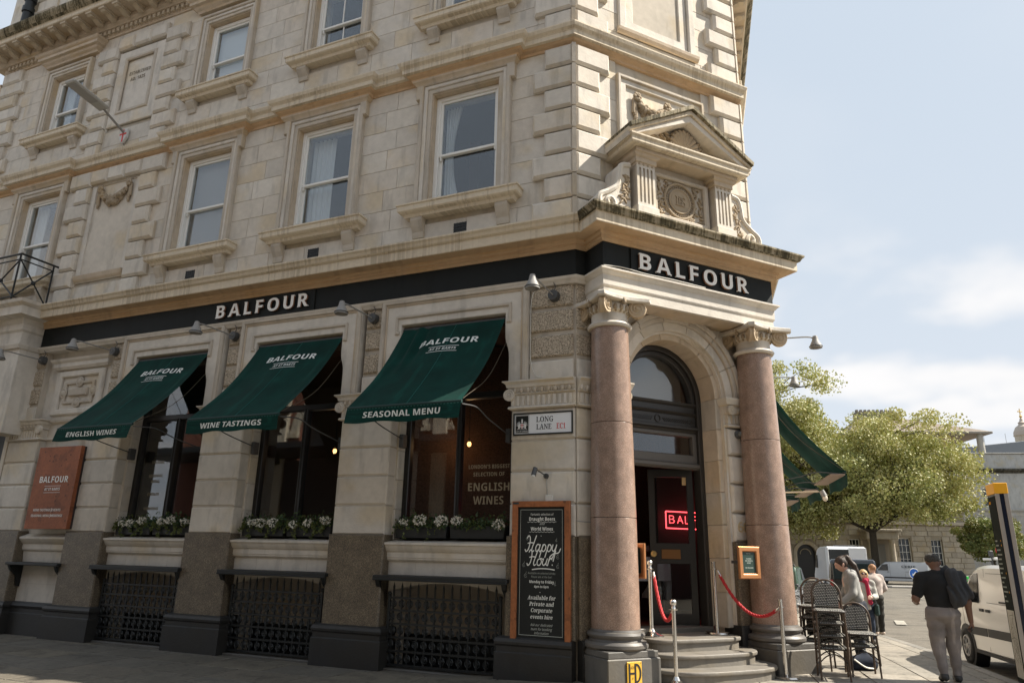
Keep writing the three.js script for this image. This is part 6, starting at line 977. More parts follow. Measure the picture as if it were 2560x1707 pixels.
CX.forEach((c, wi) => {
  for (let b = 0; b < 2; b++) {
    const t = thing('window_box', (wi === 0 && b ? 'black window box with two white flower heads beside the chalkboard pier' : wi === 0 ? 'black window box with three white flower heads under the SEASONAL MENU awning' : 'white-flowered window box under the ' + ['', 'WINE TASTINGS', 'ENGLISH WINES'][wi] + ' awning, on the ' + (b ? 'chalkboard side' : 'orange board side')), 'window box', FA, [c + (b ? 0.45 : -0.45), 1.745, -0.24], 'window boxes on the sills'), r = rngOf(400 + wi * 7 + b);
    part('trough', new G().extrude([[-0.41, 0], [0.41, 0], [0.425, 0.17], [-0.425, 0.17]], -0.1, 0.1, [], 0.008), std(lin(0.014, 0.016, 0.016), 0.5), t);
    for (let k = 0; k < 3; k++) part('foliage', leafCloud(k === 0 ? 420 : 260, (q) => [(q() - 0.5) * 0.84, 0.0, (q() - 0.4) * 0.22].map((v, i, a) => i === 1 ? 0.14 + q() * q() * (0.1 + 0.2 * vnoise(a[0] * 7 + wi * 9 + b * 4 + 20, k, 0, 0, 77)) : v), 500 + wi * 31 + b * 9 + k, 1.0), leafMats[k], t);
    const trail = wi === 0 ? (b ? 0 : 60) : 240; if (trail) part('trailing_ivy', leafCloud(trail, (q, i) => { const u = Math.floor(i / trail * 5) / 5, a = q(); return [-0.38 + u * 0.84 + Math.sin(a * 5 + u * 9) * 0.04, 0.2 - a * (0.12 + 0.14 * Math.sin(u * 23 + wi * 3) ** 2), 0.12 + q() * 0.03]; }, 600 + wi * 5 + b, 0.95), leafMats[2], t);
    const nf = wi === 0 && b ? 2 : 3; for (let k = 0; k < nf; k++) { const fx = -0.28 + k * (wi === 0 && b ? 0.56 : 0.28) + (r() - 0.5) * 0.16, fy = 0.18 + r() * 0.08, fs = 0.75 + r() * 0.5; part('flower_head', leafCloud(Math.round(120 * fs), (q) => { const a = q() * 6.28, s = Math.acos(2 * q() - 1), R = 0.062 * fs; return [fx + Math.cos(a) * Math.sin(s) * R * 1.25, fy + Math.cos(s) * R * 0.9, 0.125 + Math.sin(a) * Math.sin(s) * R]; }, 700 + k + wi * 10 + b * 5, 0.62), petalM, t); }
  }
});
// ---- stanchions and ropes
const stanchion = thing('rope_stanchion', 'polished steel ball-top rope stanchion standing on the door landing', 'stanchion', FB, [1.2, 0.552, -0.08], 'steel ball-top stanchions');
part('base', new G().lathe([[0, 0], [0.155, 0], [0.16, 0.012], [0.15, 0.02], [0.09, 0.035], [0.05, 0.06], [0.03, 0.1], [0.0, 0.1]], 0, 0, 0, 32), M.steel, stanchion, { crease: 0.5 });
part('post', new G().rod([0, 0.05, 0], [0, 0.86, 0], 0.025, 0.025, 18), M.steel, stanchion, { crease: 0.6 });
part('collar', new G().lathe([[0, 0.84], [0.05, 0.84], [0.055, 0.85], [0.03, 0.86], [0.022, 0.88], [0.02, 0.895], [0, 0.9]], 0, 0, 0, 20), M.steel, stanchion, { crease: 0.5 });
part('ball_finial', new G().ball(0, 0.925, 0, 0.042, 0.042, 0.042, 18, 12), M.steel, stanchion, { crease: 1.2 });
copyOf(stanchion, FB.w(0.93, 0.1, 0.72), FB.turn, 'polished steel ball-top rope stanchion on the pavement before the steps');
const stan2 = thing('rope_stanchion', 'flat-topped steel rope stanchion standing on the door landing', 'stanchion', FB, [2.3, 0.552, -0.06], 'steel flat-top stanchions');
part('base', new G().lathe([[0, 0], [0.16, 0], [0.165, 0.01], [0.16, 0.03], [0.03, 0.04], [0, 0.04]], 0, 0, 0, 32), M.steel, stan2, { crease: 0.5 });
part('post', new G().rod([0, 0.03, 0], [0, 0.85, 0], 0.027, 0.027, 18), M.steel, stan2, { crease: 0.6 });
part('collar', new G().lathe([[0, 0.85], [0.045, 0.85], [0.045, 0.862], [0.026, 0.865], [0.026, 0.935], [0.032, 0.94], [0.032, 0.955], [0, 0.955]], 0, 0, 0, 20), M.steel, stan2, { crease: 0.5 });
copyOf(stan2, FB.w(2.65, 0.1, 0.78), FB.turn, 'flat-topped steel rope stanchion beside the far column plinth');
function rope(label, A, B, sag) {
  const a = FB.w(...A), b = FB.w(...B), t = new THREE.Group(); t.name = numbered('barrier_rope'); t.position.copy(a); t.userData = { label, category: 'rope', group: 'red barrier ropes' }; scene.add(t);
  const d = b.clone().sub(a), N = 60, P = (s) => new THREE.Vector3(d.x * s, d.y * s - sag * 4 * s * (1 - s), d.z * s), cv = new THREE.CatmullRomCurve3(Array.from({ length: 24 }, (_, i) => P(i / 23))), fr = cv.computeFrenetFrames(N), red = std(lin(0.42, 0.012, 0.016), 0.6);
  for (let k = 0; k < 3; k++) { const pts = []; for (let i = 2; i <= N - 2; i++) { const p = cv.getPoint(i / N), an = i * 0.75 + k * 2.094; pts.push(p.addScaledVector(fr.normals[i], Math.cos(an) * 0.0105).addScaledVector(fr.binormals[i], Math.sin(an) * 0.0105)); } part('strand', new G().add(new THREE.TubeGeometry(new THREE.CatmullRomCurve3(pts), 150, 0.0125, 6)), red, t, { crease: 1.2 }); }
  for (const s of [0.0, 1.0]) { const p = P(s), q = P(s ? 0.95 : 0.05); part('end_cap', new G().rod(p.toArray(), q.toArray(), 0.012, 0.02, 10), M.steel, t, { crease: 0.6 }); }
}
rope('red twisted rope hanging between the two ball-top stanchions', [1.22, 1.36, -0.03], [0.95, 0.94, 0.68], 0.32);
rope('red twisted rope hanging between the two flat-topped stanchions', [2.33, 1.39, -0.02], [2.65, 0.94, 0.74], 0.3);
// ---- inside the door: laid table, neon sign, sparse lamps
{
  const t = thing('dining_table', 'table under a white cloth just inside the door', 'table', FB, [2.3, 0.6, -2.05]);
  part('table_top', new G().cbox(-0.45, 0.45, 0.9, 0.94, -0.35, 0.35, 0.01), M.darkwood, t); for (const [a, b] of [[-0.38, -0.33], [0.38, -0.33], [-0.38, 0.33], [0.38, 0.33]]) part('leg', new G().rod([a, 0, b], [a, 0.9, b], 0.025), M.darkwood, t);
  const cl = thing('tablecloth', 'white cloth with a hanging corner on the table inside the door', 'tablecloth', FB, [2.3, 1.545, -2.05]);
  const cm = std(lin(0.62, 0.64, 0.66), 0.9); part('cloth', new G().box(-0.5, 0.5, 0, 0.008, -0.4, 0.4), cm, cl); part('drop', foldSheet(-0.5, 0.5, -0.36, 0.004, 0.405, 6, 0.012), cm, cl); const dr = part('drop', foldSheet(-0.4, 0.4, -0.66, 0.004, 0.505, 5, 0.03, 0.3), cm, cl); dr.rotation.y = Math.PI / 2;
  const cand = [[0.1, 0.2], [-0.1, 0.1], [0.22, 0.0]].map(([x, z], i) => { const c = thing('pillar_candle', ['cream pillar candle on the white tablecloth', 'short dark candle on the white tablecloth', 'dark green candle on the white tablecloth'][i], 'candle', FB, [2.1 + x, 1.555, -1.9 + z]); part('wax', new G().lathe([[0, 0], [0.033, 0], [0.033, i ? 0.14 : 0.19], [0.02, i ? 0.135 : 0.185], [0, i ? 0.13 : 0.18]], 0, 0, 0, 14), i ? std(lin(0.05, 0.05, 0.04), 0.4) : std(lin(0.7, 0.62, 0.46), 0.6), c, { crease: 0.6 }); part('wick', new G().rod([0, 0.12, 0], [0, i ? 0.16 : 0.21, 0], 0.003), M.black, c); return c; });
  for (let i = 0; i < 4; i++) { const g = thing('wine_glass', 'stemmed wine glass standing on the white tablecloth', 'glass', FB, [2.38 + i * 0.06, 1.555, -1.8 + (i % 2) * 0.09 - i * 0.03], 'wine glasses on the table'); part('bowl', new G().lathe([[0.035, 0], [0.03, 0.004], [0.005, 0.008], [0.004, 0.08], [0.03, 0.1], [0.038, 0.14], [0.03, 0.18]], 0, 0, 0, 16), M.glass, g, { crease: 0.8 }); }
  const n = thing('neon_sign', 'red neon sign reading BALFOUR in a lit rectangle inside the bar', 'neon sign', FB, [3.95, 2.17, -2.3]);
  const neon = new THREE.MeshStandardMaterial({ color: lin(0.3, 0.02, 0.02), emissive: lin(1, 0.08, 0.09), emissiveIntensity: 1.9 });
  part('backing', new G().box(-0.8, 0.8, -1.5, 0.9, -0.12, -0.08), std(lin(0.02, 0.014, 0.012), 0.7), n);
  const tube = (a, b) => part('tube', new G().rod(a, b, 0.011, 0.011, 8), neon, n); tube([-0.68, -0.12, 0], [0.68, -0.12, 0]); tube([-0.68, 0.17, 0], [0.68, 0.17, 0]); tube([-0.68, -0.12, 0], [-0.68, 0.17, 0]); tube([0.68, -0.12, 0], [0.68, 0.17, 0]);
  const L = { B: [[[0, 0], [0, 1], [0.5, 0.95], [0.55, 0.7], [0.4, 0.52], [0, 0.5]], [[0.4, 0.52], [0.65, 0.3], [0.5, 0.04], [0, 0]]], A: [[[0, 0], [0.35, 1], [0.7, 0]], [[0.14, 0.36], [0.56, 0.36]]], L: [[[0, 1], [0, 0], [0.55, 0]]], F: [[[0, 0], [0, 1], [0.6, 1]], [[0, 0.52], [0.48, 0.52]]], O: [[[0.4, 0], [0.06, 0.25], [0.06, 0.75], [0.4, 1], [0.74, 0.75], [0.74, 0.25], [0.4, 0]]], U: [[[0, 1], [0.02, 0.3], [0.3, 0], [0.6, 0.3], [0.62, 1]]], R: [[[0, 0], [0, 1], [0.5, 0.95], [0.58, 0.72], [0.4, 0.5], [0, 0.48]], [[0.35, 0.5], [0.6, 0]]] };
  let x = -0.6; for (const ch of 'BALFOUR') { const g = new G(); for (const st of L[ch]) for (let i = 0; i < st.length - 1; i++) g.rod([x + st[i][0] * 0.17, -0.03 + st[i][1] * 0.13, 0], [x + st[i + 1][0] * 0.17, -0.03 + st[i + 1][1] * 0.13, 0], 0.007, 0.007, 6); part('letter', g, neon, n); x += 0.178; }
  const pl = new THREE.PointLight(lin(1, 0.1, 0.1), 0.15); pl.position.set(0, 0.05, 0.12); pl.castShadow = true; pl.shadow.radius = 8; n.add(pl);
  const shelf = thing('back_bar', 'dark wooden bar counter behind the laid table', 'bar counter', FB, [1.2, 0.6, -2.9]);
  part('counter', new G().cbox(-1.2, 1.2, 0, 1.05, -0.2, 0.2, 0.02).cbox(-1.25, 1.25, 1.05, 1.1, -0.26, 0.26, 0.012), M.doorwood, shelf);
}
{ // lit lamps hanging inside, seen through the shop windows
  for (const [x, z] of [[-2.4, -1.6], [-5.2, -1.7]]) {
    const t = thing('pendant_lamp', 'small glowing pendant bulb inside the window under the ' + (x > -3 ? 'SEASONAL MENU' : 'WINE TASTINGS') + ' awning', 'lamp', FA, [x, 3.3, z], 'pendant bulbs inside the pub');
    part('cord', new G().rod([0, 0.05, 0], [0, 1.9, 0], 0.005), M.black, t); part('cap', new G().rod([0, 0.03, 0], [0, 0.09, 0], 0.02, 0.015), M.brass, t);
    part('bulb', new G().ball(0, 0, 0, 0.035, 0.045, 0.035), new THREE.MeshStandardMaterial({ color: lin(0.4, 0.2, 0.08), emissive: lin(1, 0.45, 0.14), emissiveIntensity: 2.5 }), t);
    const l = new THREE.PointLight(lin(1, 0.55, 0.25), 0.12); l.position.set(0, -0.02, 0); l.castShadow = true; l.shadow.radius = 2; t.add(l);
  }
}
// ---------------------------------------------------------------- people
const smin = (a, b, k) => { const h = Math.max(k - Math.abs(a - b), 0) / k; return Math.min(a, b) - h * h * k * 0.25; };
function cone(px, py, pz, a, b, ra, rb) { const bx = b[0] - a[0], by = b[1] - a[1], bz = b[2] - a[2], qx = px - a[0], qy = py - a[1], qz = pz - a[2], t = Math.min(1, Math.max(0, (qx * bx + qy * by + qz * bz) / (bx * bx + by * by + bz * bz + 1e-9))); return Math.hypot(qx - bx * t, qy - by * t, qz - bz * t) - (ra + (rb - ra) * t); }
const ell = (px, py, pz, c, r) => { const x = (px - c[0]) / r[0], y = (py - c[1]) / r[1], z = (pz - c[2]) / r[2], k = Math.hypot(x, y, z); return (k - 1) * Math.min(r[0], r[1], r[2]); };
function field(f, lo, hi, res) { // surface of a distance field
  const mc = new MarchingCubes(res, new THREE.MeshStandardMaterial(), false, false, 120000); let n = 0;
  for (let z = 0; z < res; z++) for (let y = 0; y < res; y++) for (let x = 0; x < res; x++) mc.field[n++] = -f(mix(lo[0], hi[0], x / res), mix(lo[1], hi[1], y / res), mix(lo[2], hi[2], z / res));
  mc.isolation = 0; mc.update();
  const p = new Float32Array(mc.count * 3); for (let i = 0; i < mc.count; i++) for (let c = 0; c < 3; c++) p[i * 3 + c] = mix(lo[c], hi[c], (mc.positionArray[i * 3 + c] + 1) / 2);
  const g = new THREE.BufferGeometry(); g.setAttribute('position', new THREE.BufferAttribute(p, 3)); const w = mergeVertices(g, 1e-5); w.computeVertexNormals(); const uv = new Float32Array(w.attributes.position.count * 2); for (let i = 0; i < uv.length / 2; i++) { uv[i * 2] = w.attributes.position.getX(i); uv[i * 2 + 1] = w.attributes.position.getY(i); } w.setAttribute('uv', new THREE.BufferAttribute(uv, 2)); return w;
}
const union = (k, list) => (x, y, z) => { let d = 9; for (const q of list) d = smin(d, q.c ? ell(x, y, z, q.c, q.r) : cone(x, y, z, q[0], q[1], q[2], q[3]), k); return d; };
const skins = { brown: std(lin(0.14, 0.07, 0.045), 0.55), pale: std(lin(0.55, 0.33, 0.25), 0.55), tan: std(lin(0.45, 0.26, 0.18), 0.55) };
function handList(w, dir, palmN, s) { // palm and five bent fingers from the wrist
  const d = new THREE.Vector3(...dir).normalize(), n = new THREE.Vector3(...palmN).normalize(), a = new THREE.Vector3().crossVectors(d, n).normalize(), P = (u, v, q) => [w[0] + (d.x * u + a.x * v + n.x * q) * s, w[1] + (d.y * u + a.y * v + n.y * q) * s, w[2] + (d.z * u + a.z * v + n.z * q) * s], L = [];
  L.push([P(0, 0, 0), P(0.07, 0, 0), 0.024 * s, 0.026 * s], [P(0.02, -0.018, 0), P(0.075, -0.022, 0), 0.016 * s, 0.014 * s], [P(0.02, 0.018, 0), P(0.075, 0.024, 0), 0.016 * s, 0.014 * s]);
  [[-0.03, 0.9], [-0.01, 1], [0.011, 0.95], [0.031, 0.75]].forEach(([v, l]) => { L.push([P(0.078, v, 0), P(0.078 + 0.036 * l, v * 1.05, 0.01), 0.0088 * s, 0.0085 * s], [P(0.078 + 0.036 * l, v * 1.05, 0.01), P(0.078 + 0.055 * l, v * 1.05, 0.034), 0.0085 * s, 0.008 * s], [P(0.078 + 0.055 * l, v * 1.05, 0.034), P(0.072 + 0.048 * l, v, 0.052), 0.008 * s, 0.007 * s]); });
  L.push([P(0.02, -0.026, 0.004), P(0.05, -0.048, 0.022), 0.012 * s, 0.01 * s], [P(0.05, -0.048, 0.022), P(0.075, -0.042, 0.042), 0.01 * s, 0.008 * s]); return L;
}
function person(label, at, turn, h, o) {
  const t = new THREE.Group(); t.name = numbered('person'); t.position.set(...at); t.rotation.y = turn; t.userData = { label, category: 'person' }; scene.add(t);
  const J = { hip: [0, 0.53, 0], waist: [0, 0.62, 0], chest: [0, 0.75, 0.0], neck: [0, 0.84, 0], head: [0, 0.93, 0.008], sl: [0.11, 0.805, 0], sr: [-0.11, 0.805, 0], el: [0.135, 0.64, -0.01], er: [-0.135, 0.64, -0.01], wl: [0.14, 0.495, 0.03], wr: [-0.14, 0.495, 0.03], hl: [0.053, 0.52, 0], hr: [-0.053, 0.52, 0], kl: [0.056, 0.285, 0.01], kr: [-0.056, 0.285, 0.01], al: [0.056, 0.045, 0], ar: [-0.056, 0.045, 0], tl: [0.06, 0.022, 0.085], tr: [-0.06, 0.022, 0.085], ...o.pose };
  const S = {}; for (const k in J) S[k] = J[k].map((v) => v * h);
  const b = o.build ?? 1, R = (v) => v * h, lim = (a, c, r0, r1) => [S[a], S[c], R(r0 * b), R(r1 * b)];
  const lo = [R(-0.3), R(-0.01), R(-0.24)], hi = [R(0.3), R(1.02), R(0.24)];
  if (o.box) { o.box.lo.forEach((v, i) => lo[i] = R(v)); o.box.hi.forEach((v, i) => hi[i] = R(v)); }
  const up = [0, 1, 2].map((i) => S.head[i] - S.neck[i]), ul = Math.hypot(...up), off = (u, f, s = 0) => { const F = o.face ?? [0, 0, 1]; return [S.head[0] + up[0] / ul * R(u) + F[0] * R(f) + F[2] * R(s), S.head[1] + up[1] / ul * R(u) + F[1] * R(f), S.head[2] + up[2] / ul * R(u) + F[2] * R(f) - F[0] * R(s)]; };
  const headL = [{ c: S.head, r: [R(0.047), R(0.062), R(0.053)] }, [off(-0.03, 0.012), off(-0.045, 0.022), R(0.032), R(0.022)], [off(0.004, 0.05), off(-0.012, 0.058), R(0.006), R(0.009)], [off(-0.034, 0.044, 0.008), off(-0.034, 0.044, -0.008), R(0.007), R(0.007)], [off(0.014, 0.042, 0.02), off(0.014, 0.042, -0.02), R(0.01), R(0.01)], { c: off(-0.004, -0.004, 0.049), r: [R(0.011), R(0.018), R(0.013)] }, { c: off(-0.004, -0.004, -0.049), r: [R(0.011), R(0.018), R(0.013)] }];
  const armsL = [lim('sl', 'el', 0.034, 0.027), lim('el', 'wl', 0.027, 0.018), lim('sr', 'er', 0.034, 0.027), lim('er', 'wr', 0.027, 0.018)];
  const core = [[S.neck, S.head, R(0.033 * b), R(0.034)], [S.chest, S.neck, R(0.07 * b), R(0.035)], [S.hip, S.chest, R(0.07), R(0.075)], [S.sl, S.sr, R(0.03), R(0.03)], lim('hl', 'kl', 0.055, 0.036), lim('kl', 'al', 0.036, 0.022), lim('hr', 'kr', 0.055, 0.036), lim('kr', 'ar', 0.036, 0.022), [S.al, S.tl, R(0.02), R(0.018)], [S.ar, S.tr, R(0.02), R(0.018)]];
  const body = [field(union(R(0.02), [...core, ...armsL]), lo, hi, 72), field(union(R(0.012), [...headL, [S.neck, S.head, R(0.032 * b), R(0.034)]]), [S.head[0] - R(0.1), S.head[1] - R(0.12), S.head[2] - R(0.1)], [S.head[0] + R(0.1), S.head[1] + R(0.1), S.head[2] + R(0.1)], 44)];
  for (const [w, e, n] of [['wl', 'el', o.palmL ?? [-1, 0, 0.2]], ['wr', 'er', o.palmR ?? [1, 0, 0.2]]]) { const d = [0, 1, 2].map((i) => S[w][i] - S[e][i]), L = handList(S[w], d, n, h * 0.6), m = Math.hypot(...d); const c = [0, 1, 2].map((i) => S[w][i] + d[i] / m * R(0.045)); body.push(field(union(R(0.004), L), c.map((v) => v - R(0.085)), c.map((v) => v + R(0.085)), 44)); }
  const merged = mergeGeometries(body.map((g) => g.index ? g : g), false); part('body', merged, skins[o.skin], t);
  const F = (name, list, k, mat, res = 72, l = lo, hh = hi) => part(name, field(union(R(k), list), l, hh, res), mat, t);
  const c = o.cloth;
  if (c.top) { const q = c.topFat ?? 0, sl = c.sleeve ?? 0.55, cut = (a, e, f) => [0, 1, 2].map((i) => S[a][i] + (S[e][i] - S[a][i]) * f); const L = [[S.hip.map((v, i) => i === 1 ? v - R(c.hem ?? 0.03) : v), S.waist, R((0.085 + q) * b), R((0.082 + q) * b)], [S.waist, S.chest, R((0.082 + q) * b), R((0.088 + q) * b)], [[S.waist[0] + R(0.035), S.waist[1], S.waist[2]], [S.chest[0] + R(0.05), S.chest[1], S.chest[2]], R((0.066 + q) * b), R((0.07 + q) * b)], [[S.waist[0] - R(0.035), S.waist[1], S.waist[2]], [S.chest[0] - R(0.05), S.chest[1], S.chest[2]], R((0.066 + q) * b), R((0.07 + q) * b)], [S.sl, S.sr, R(0.036 * b), R(0.036 * b)], [S.neck, S.sl, R(0.03), R(0.034 * b)], [S.neck, S.sr, R(0.03), R(0.034 * b)], [S.chest, S.neck, R(0.06 * b), R(0.036)]]; if (sl <= 1) L.push([S.sl, cut('sl', 'el', sl), R((0.038 + q) * b), R((0.038 + q) * b)], [S.sr, cut('sr', 'er', sl), R((0.038 + q) * b), R((0.038 + q) * b)]); else L.push([S.sl, S.el, R((0.044 + q) * b), R((0.036 + q) * b)], [S.el, cut('el', 'wl', sl - 1), R((0.036 + q) * b), R((0.028 + q))], [S.sr, S.er, R((0.044 + q) * b), R((0.036 + q) * b)], [S.er, cut('er', 'wr', sl - 1), R((0.036 + q) * b), R((0.028 + q))]);
    const hemY = S.hip[1] - R(c.hem ?? 0.03), f = union(R(0.028), L), wr = (x, y, z) => Math.max(f(x, y, z), hemY - y) + R(0.0035) * Math.sin(x * 38 / h + y * 24 / h) * Math.sin(y * 46 / h + z * 20 / h); part(c.topName ?? 'shirt', field(wr, lo, hi, 84), c.top, t); }
  if (c.legs) { const L = [[S.hip, S.waist.map((v, i) => i === 1 ? v - R(0.03) : v), R(0.083 * b), R(0.078 * b)], [S.hl, S.kl, R(0.068 * b), R((c.wide ?? 0.046) * b)], [S.kl, [S.al[0], S.al[1] + R(0.012), S.al[2]], R((c.wide ?? 0.046) * b), R(c.cuff ?? 0.03)], [S.hr, S.kr, R(0.068 * b), R((c.wide ?? 0.046) * b)], [S.kr, [S.ar[0], S.ar[1] + R(0.012), S.ar[2]], R((c.wide ?? 0.046) * b), R(c.cuff ?? 0.03)], { c: [S.hip[0], S.hip[1] - R(0.005), S.hip[2] - R(0.03)], r: [R(0.092 * b), R(0.07), R(0.075 * b)] }], f = union(R(0.016), L), wr = (x, y, z) => f(x, y, z) + R(0.003) * Math.sin(y * 70 / h + x * 12 / h + 2 * Math.sin(y * 13 / h)); part('trousers', field(wr, lo, hi, 80), c.legs, t); }
  if (c.shoes) for (const [a, b2] of [['al', 'tl'], ['ar', 'tr']]) { const L = [[S[a].map((v, i) => i === 1 ? v - R(0.012) : v), S[b2], R(0.029), R(0.023)], [[S[a][0], S[a][1] - R(0.018), S[a][2] - R(0.018)], S[a], R(0.027), R(0.028)]]; const l = [Math.min(S[a][0], S[b2][0]) - R(0.05), Math.min(S[a][1], S[b2][1]) - R(0.05), Math.min(S[a][2], S[b2][2]) - R(0.07)], u = [Math.max(S[a][0], S[b2][0]) + R(0.05), S[a][1] + R(0.05), Math.max(S[a][2], S[b2][2]) + R(0.05)]; const sole = S[b2][1] - R(0.02); const f = union(R(0.015), L); part('shoe', field((x, y, z) => Math.max(f(x, y, z), sole - y), l, u, 30), c.shoes, t); }
  const hair = o.hair; if (hair) { const L = hair.list.map((q) => q.length === 4 ? [off(...q[0]), off(...q[1]), R(q[2]), R(q[3])] : { c: off(...q.c), r: q.r.map(R) }), sub = hair.cut; const f = union(R(0.014), L), l = [9, 9, 9], u = [-9, -9, -9]; for (const q of L) { const pts = q.c ? [[q.c, Math.max(...q.r)]] : [[q[0], q[2]], [q[1], q[3]]]; for (const [p, r] of pts) for (let i = 0; i < 3; i++) { l[i] = Math.min(l[i], p[i] - r - 0.02); u[i] = Math.max(u[i], p[i] + r + 0.02); } } const fc = off(...(sub ?? [-0.03, 0.06])), fr = R(hair.cutR ?? 0.058); part(hair.name ?? 'hair', field((x, y, z) => Math.max(f(x, y, z) + R(0.0015) * Math.sin(x * 160 / h) * Math.sin(z * 150 / h + y * 30 / h), fr - Math.hypot(x - fc[0], y - fc[1], z - fc[2])), l, u, 48), hair.mat, t); }
  return { t, S, R, off };
}
const fleece = (c) => std(lin(...c), 0.92, { map: fabricMap });
{ // walker seen from behind
  const p = person('man in a black T-shirt and grey joggers walking away with a jacket over his shoulder', [5.7, gy(5.7, -9.9), -9.88], Math.PI - 0.28, 1.575, {
    skin: 'brown', build: 1.06, pose: { el: [0.19, 0.635, -0.02], er: [-0.18, 0.62, -0.05], sl: [0.13, 0.8, 0], sr: [-0.13, 0.8, 0], wl: [0.16, 0.6, 0.11], wr: [-0.2, 0.47, 0.0], hl: [0.06, 0.52, 0], hr: [-0.06, 0.52, 0], kl: [0.062, 0.285, 0.02], kr: [-0.06, 0.29, 0.05], al: [0.06, 0.06, -0.04], ar: [-0.058, 0.046, 0.05], tl: [0.065, 0.022, 0.04], tr: [-0.062, 0.022, 0.135], head: [0.012, 0.93, 0.02] }, palmL: [0, 1, 0], palmR: [1, 0, 0.3],
    cloth: { top: fleece([0.012, 0.012, 0.013]), topName: 't_shirt', sleeve: 0.78, hem: 0.03, topFat: 0.002, legs: fleece([0.3, 0.265, 0.25]), wide: 0.05, cuff: 0.032, shoes: std(lin(0.03, 0.03, 0.03), 0.6) },
    hair: { name: 'cap', mat: std(lin(0.055, 0.055, 0.055), 0.9, { map: roughMap }), list: [{ c: [0.022, -0.002], r: [0.056, 0.05, 0.06] }, [[0.03, 0.02, 0.02], [0.022, 0.06, 0], 0.03, 0.02]], cut: [-0.05, 0.0], cutR: 0.062 } });
  const { R, S } = p;
  const jk = thing('jacket', 'dark grey jacket slung over the shoulder of the walking man', 'jacket', new Fr([5.7, 0, -9.88], Math.PI - 0.28), [0, gy(5.7, -9.9), 0]);
  const L = [[[R(-0.07), R(0.85), R(0.02)], [R(-0.16), R(0.82), R(-0.03)], R(0.05), R(0.045)], [[R(-0.09), R(0.83), R(-0.06)], [R(-0.1), R(0.64), R(-0.115)], R(0.05), R(0.06)], [[R(-0.15), R(0.8), R(-0.04)], [R(-0.185), R(0.68), R(-0.09)], R(0.045), R(0.04)], [[R(-0.1), R(0.66), R(-0.115)], [R(-0.075), R(0.585), R(-0.115)], R(0.05), R(0.018)], [[R(-0.08), R(0.85), R(0.04)], [R(-0.1), R(0.74), R(0.09)], R(0.04), R(0.04)]], f = union(R(0.02), L);
  part('cloth', field((x, y, z) => f(x, y, z) + R(0.008) * Math.sin(x * 75 + Math.sin(y * 14) * 2.2) * Math.sin(y * 9 + 1), [R(-0.28), R(0.5), R(-0.24)], [R(0.05), R(0.95), R(0.18)], 80), fleece([0.045, 0.046, 0.05]), jk);
  const ph = thing('phone', 'black phone held in the hand of the walking man', 'phone', new Fr([5.7, 0, -9.88], Math.PI - 0.28), [R(-0.2), gy(5.7, -9.9) + R(0.425), R(0.01)]);
  part('case', new G().cbox(-0.006, 0.006, -0.06, 0.06, -0.032, 0.032, 0.004), M.black, ph).rotation.set(0.5, 0, 0.2); part('screen', new G().box(0.0061, 0.0068, -0.055, 0.055, -0.028, 0.028), std(lin(0.02, 0.02, 0.025), 0.1), ph.children[0]);
}
{ // woman bending over the chairs, in profile
  const brown = std(lin(0.035, 0.02, 0.013), 0.6);
  const q = person('woman with a dark ponytail in a pale grey hoodie bending over the stacked chairs', [5.12, gy(5.1, -11), -11.05], -1.75, 1.55, {
    skin: 'pale', build: 0.82, box: { lo: [-0.3, -0.01, -0.24], hi: [0.3, 1.02, 0.34] }, pose: { waist: [0, 0.62, 0.005], chest: [0, 0.75, 0.025], neck: [0, 0.835, 0.045], head: [0, 0.91, 0.095], sl: [0.095, 0.795, 0.03], sr: [-0.095, 0.795, 0.03], el: [0.12, 0.65, 0.05], er: [-0.12, 0.65, 0.05], wl: [0.09, 0.56, 0.15], wr: [-0.09, 0.56, 0.15], hip: [0, 0.53, -0.01] }, face: [0, -0.42, 0.91],
    cloth: { top: fleece([0.5, 0.49, 0.46]), topName: 'hoodie', sleeve: 1.8, topFat: 0.002, hem: 0.05, legs: fleece([0.03, 0.035, 0.05]), shoes: std(lin(0.5, 0.5, 0.48), 0.6) },
    hair: { mat: brown, list: [{ c: [0.008, -0.008], r: [0.054, 0.062, 0.06] }, [[0.045, -0.035], [0.03, -0.08], 0.022, 0.026], [[0.03, -0.08], [-0.06, -0.09], 0.026, 0.024], [[-0.06, -0.09], [-0.2, -0.06], 0.024, 0.012]], cut: [-0.03, 0.07], cutR: 0.068 } });
  part('hood', field(union(q.R(0.02), [[[q.R(-0.045), q.R(0.835), q.R(0.015)], [q.R(0.045), q.R(0.835), q.R(0.015)], q.R(0.026), q.R(0.026)], [[0, q.R(0.83), q.R(-0.005)], [0, q.R(0.775), q.R(-0.035)], q.R(0.034), q.R(0.02)]]), [q.R(-0.15), q.R(0.7), q.R(-0.12)], [q.R(0.15), q.R(0.92), q.R(0.12)], 40), fleece([0.48, 0.47, 0.45]), q.t);
}
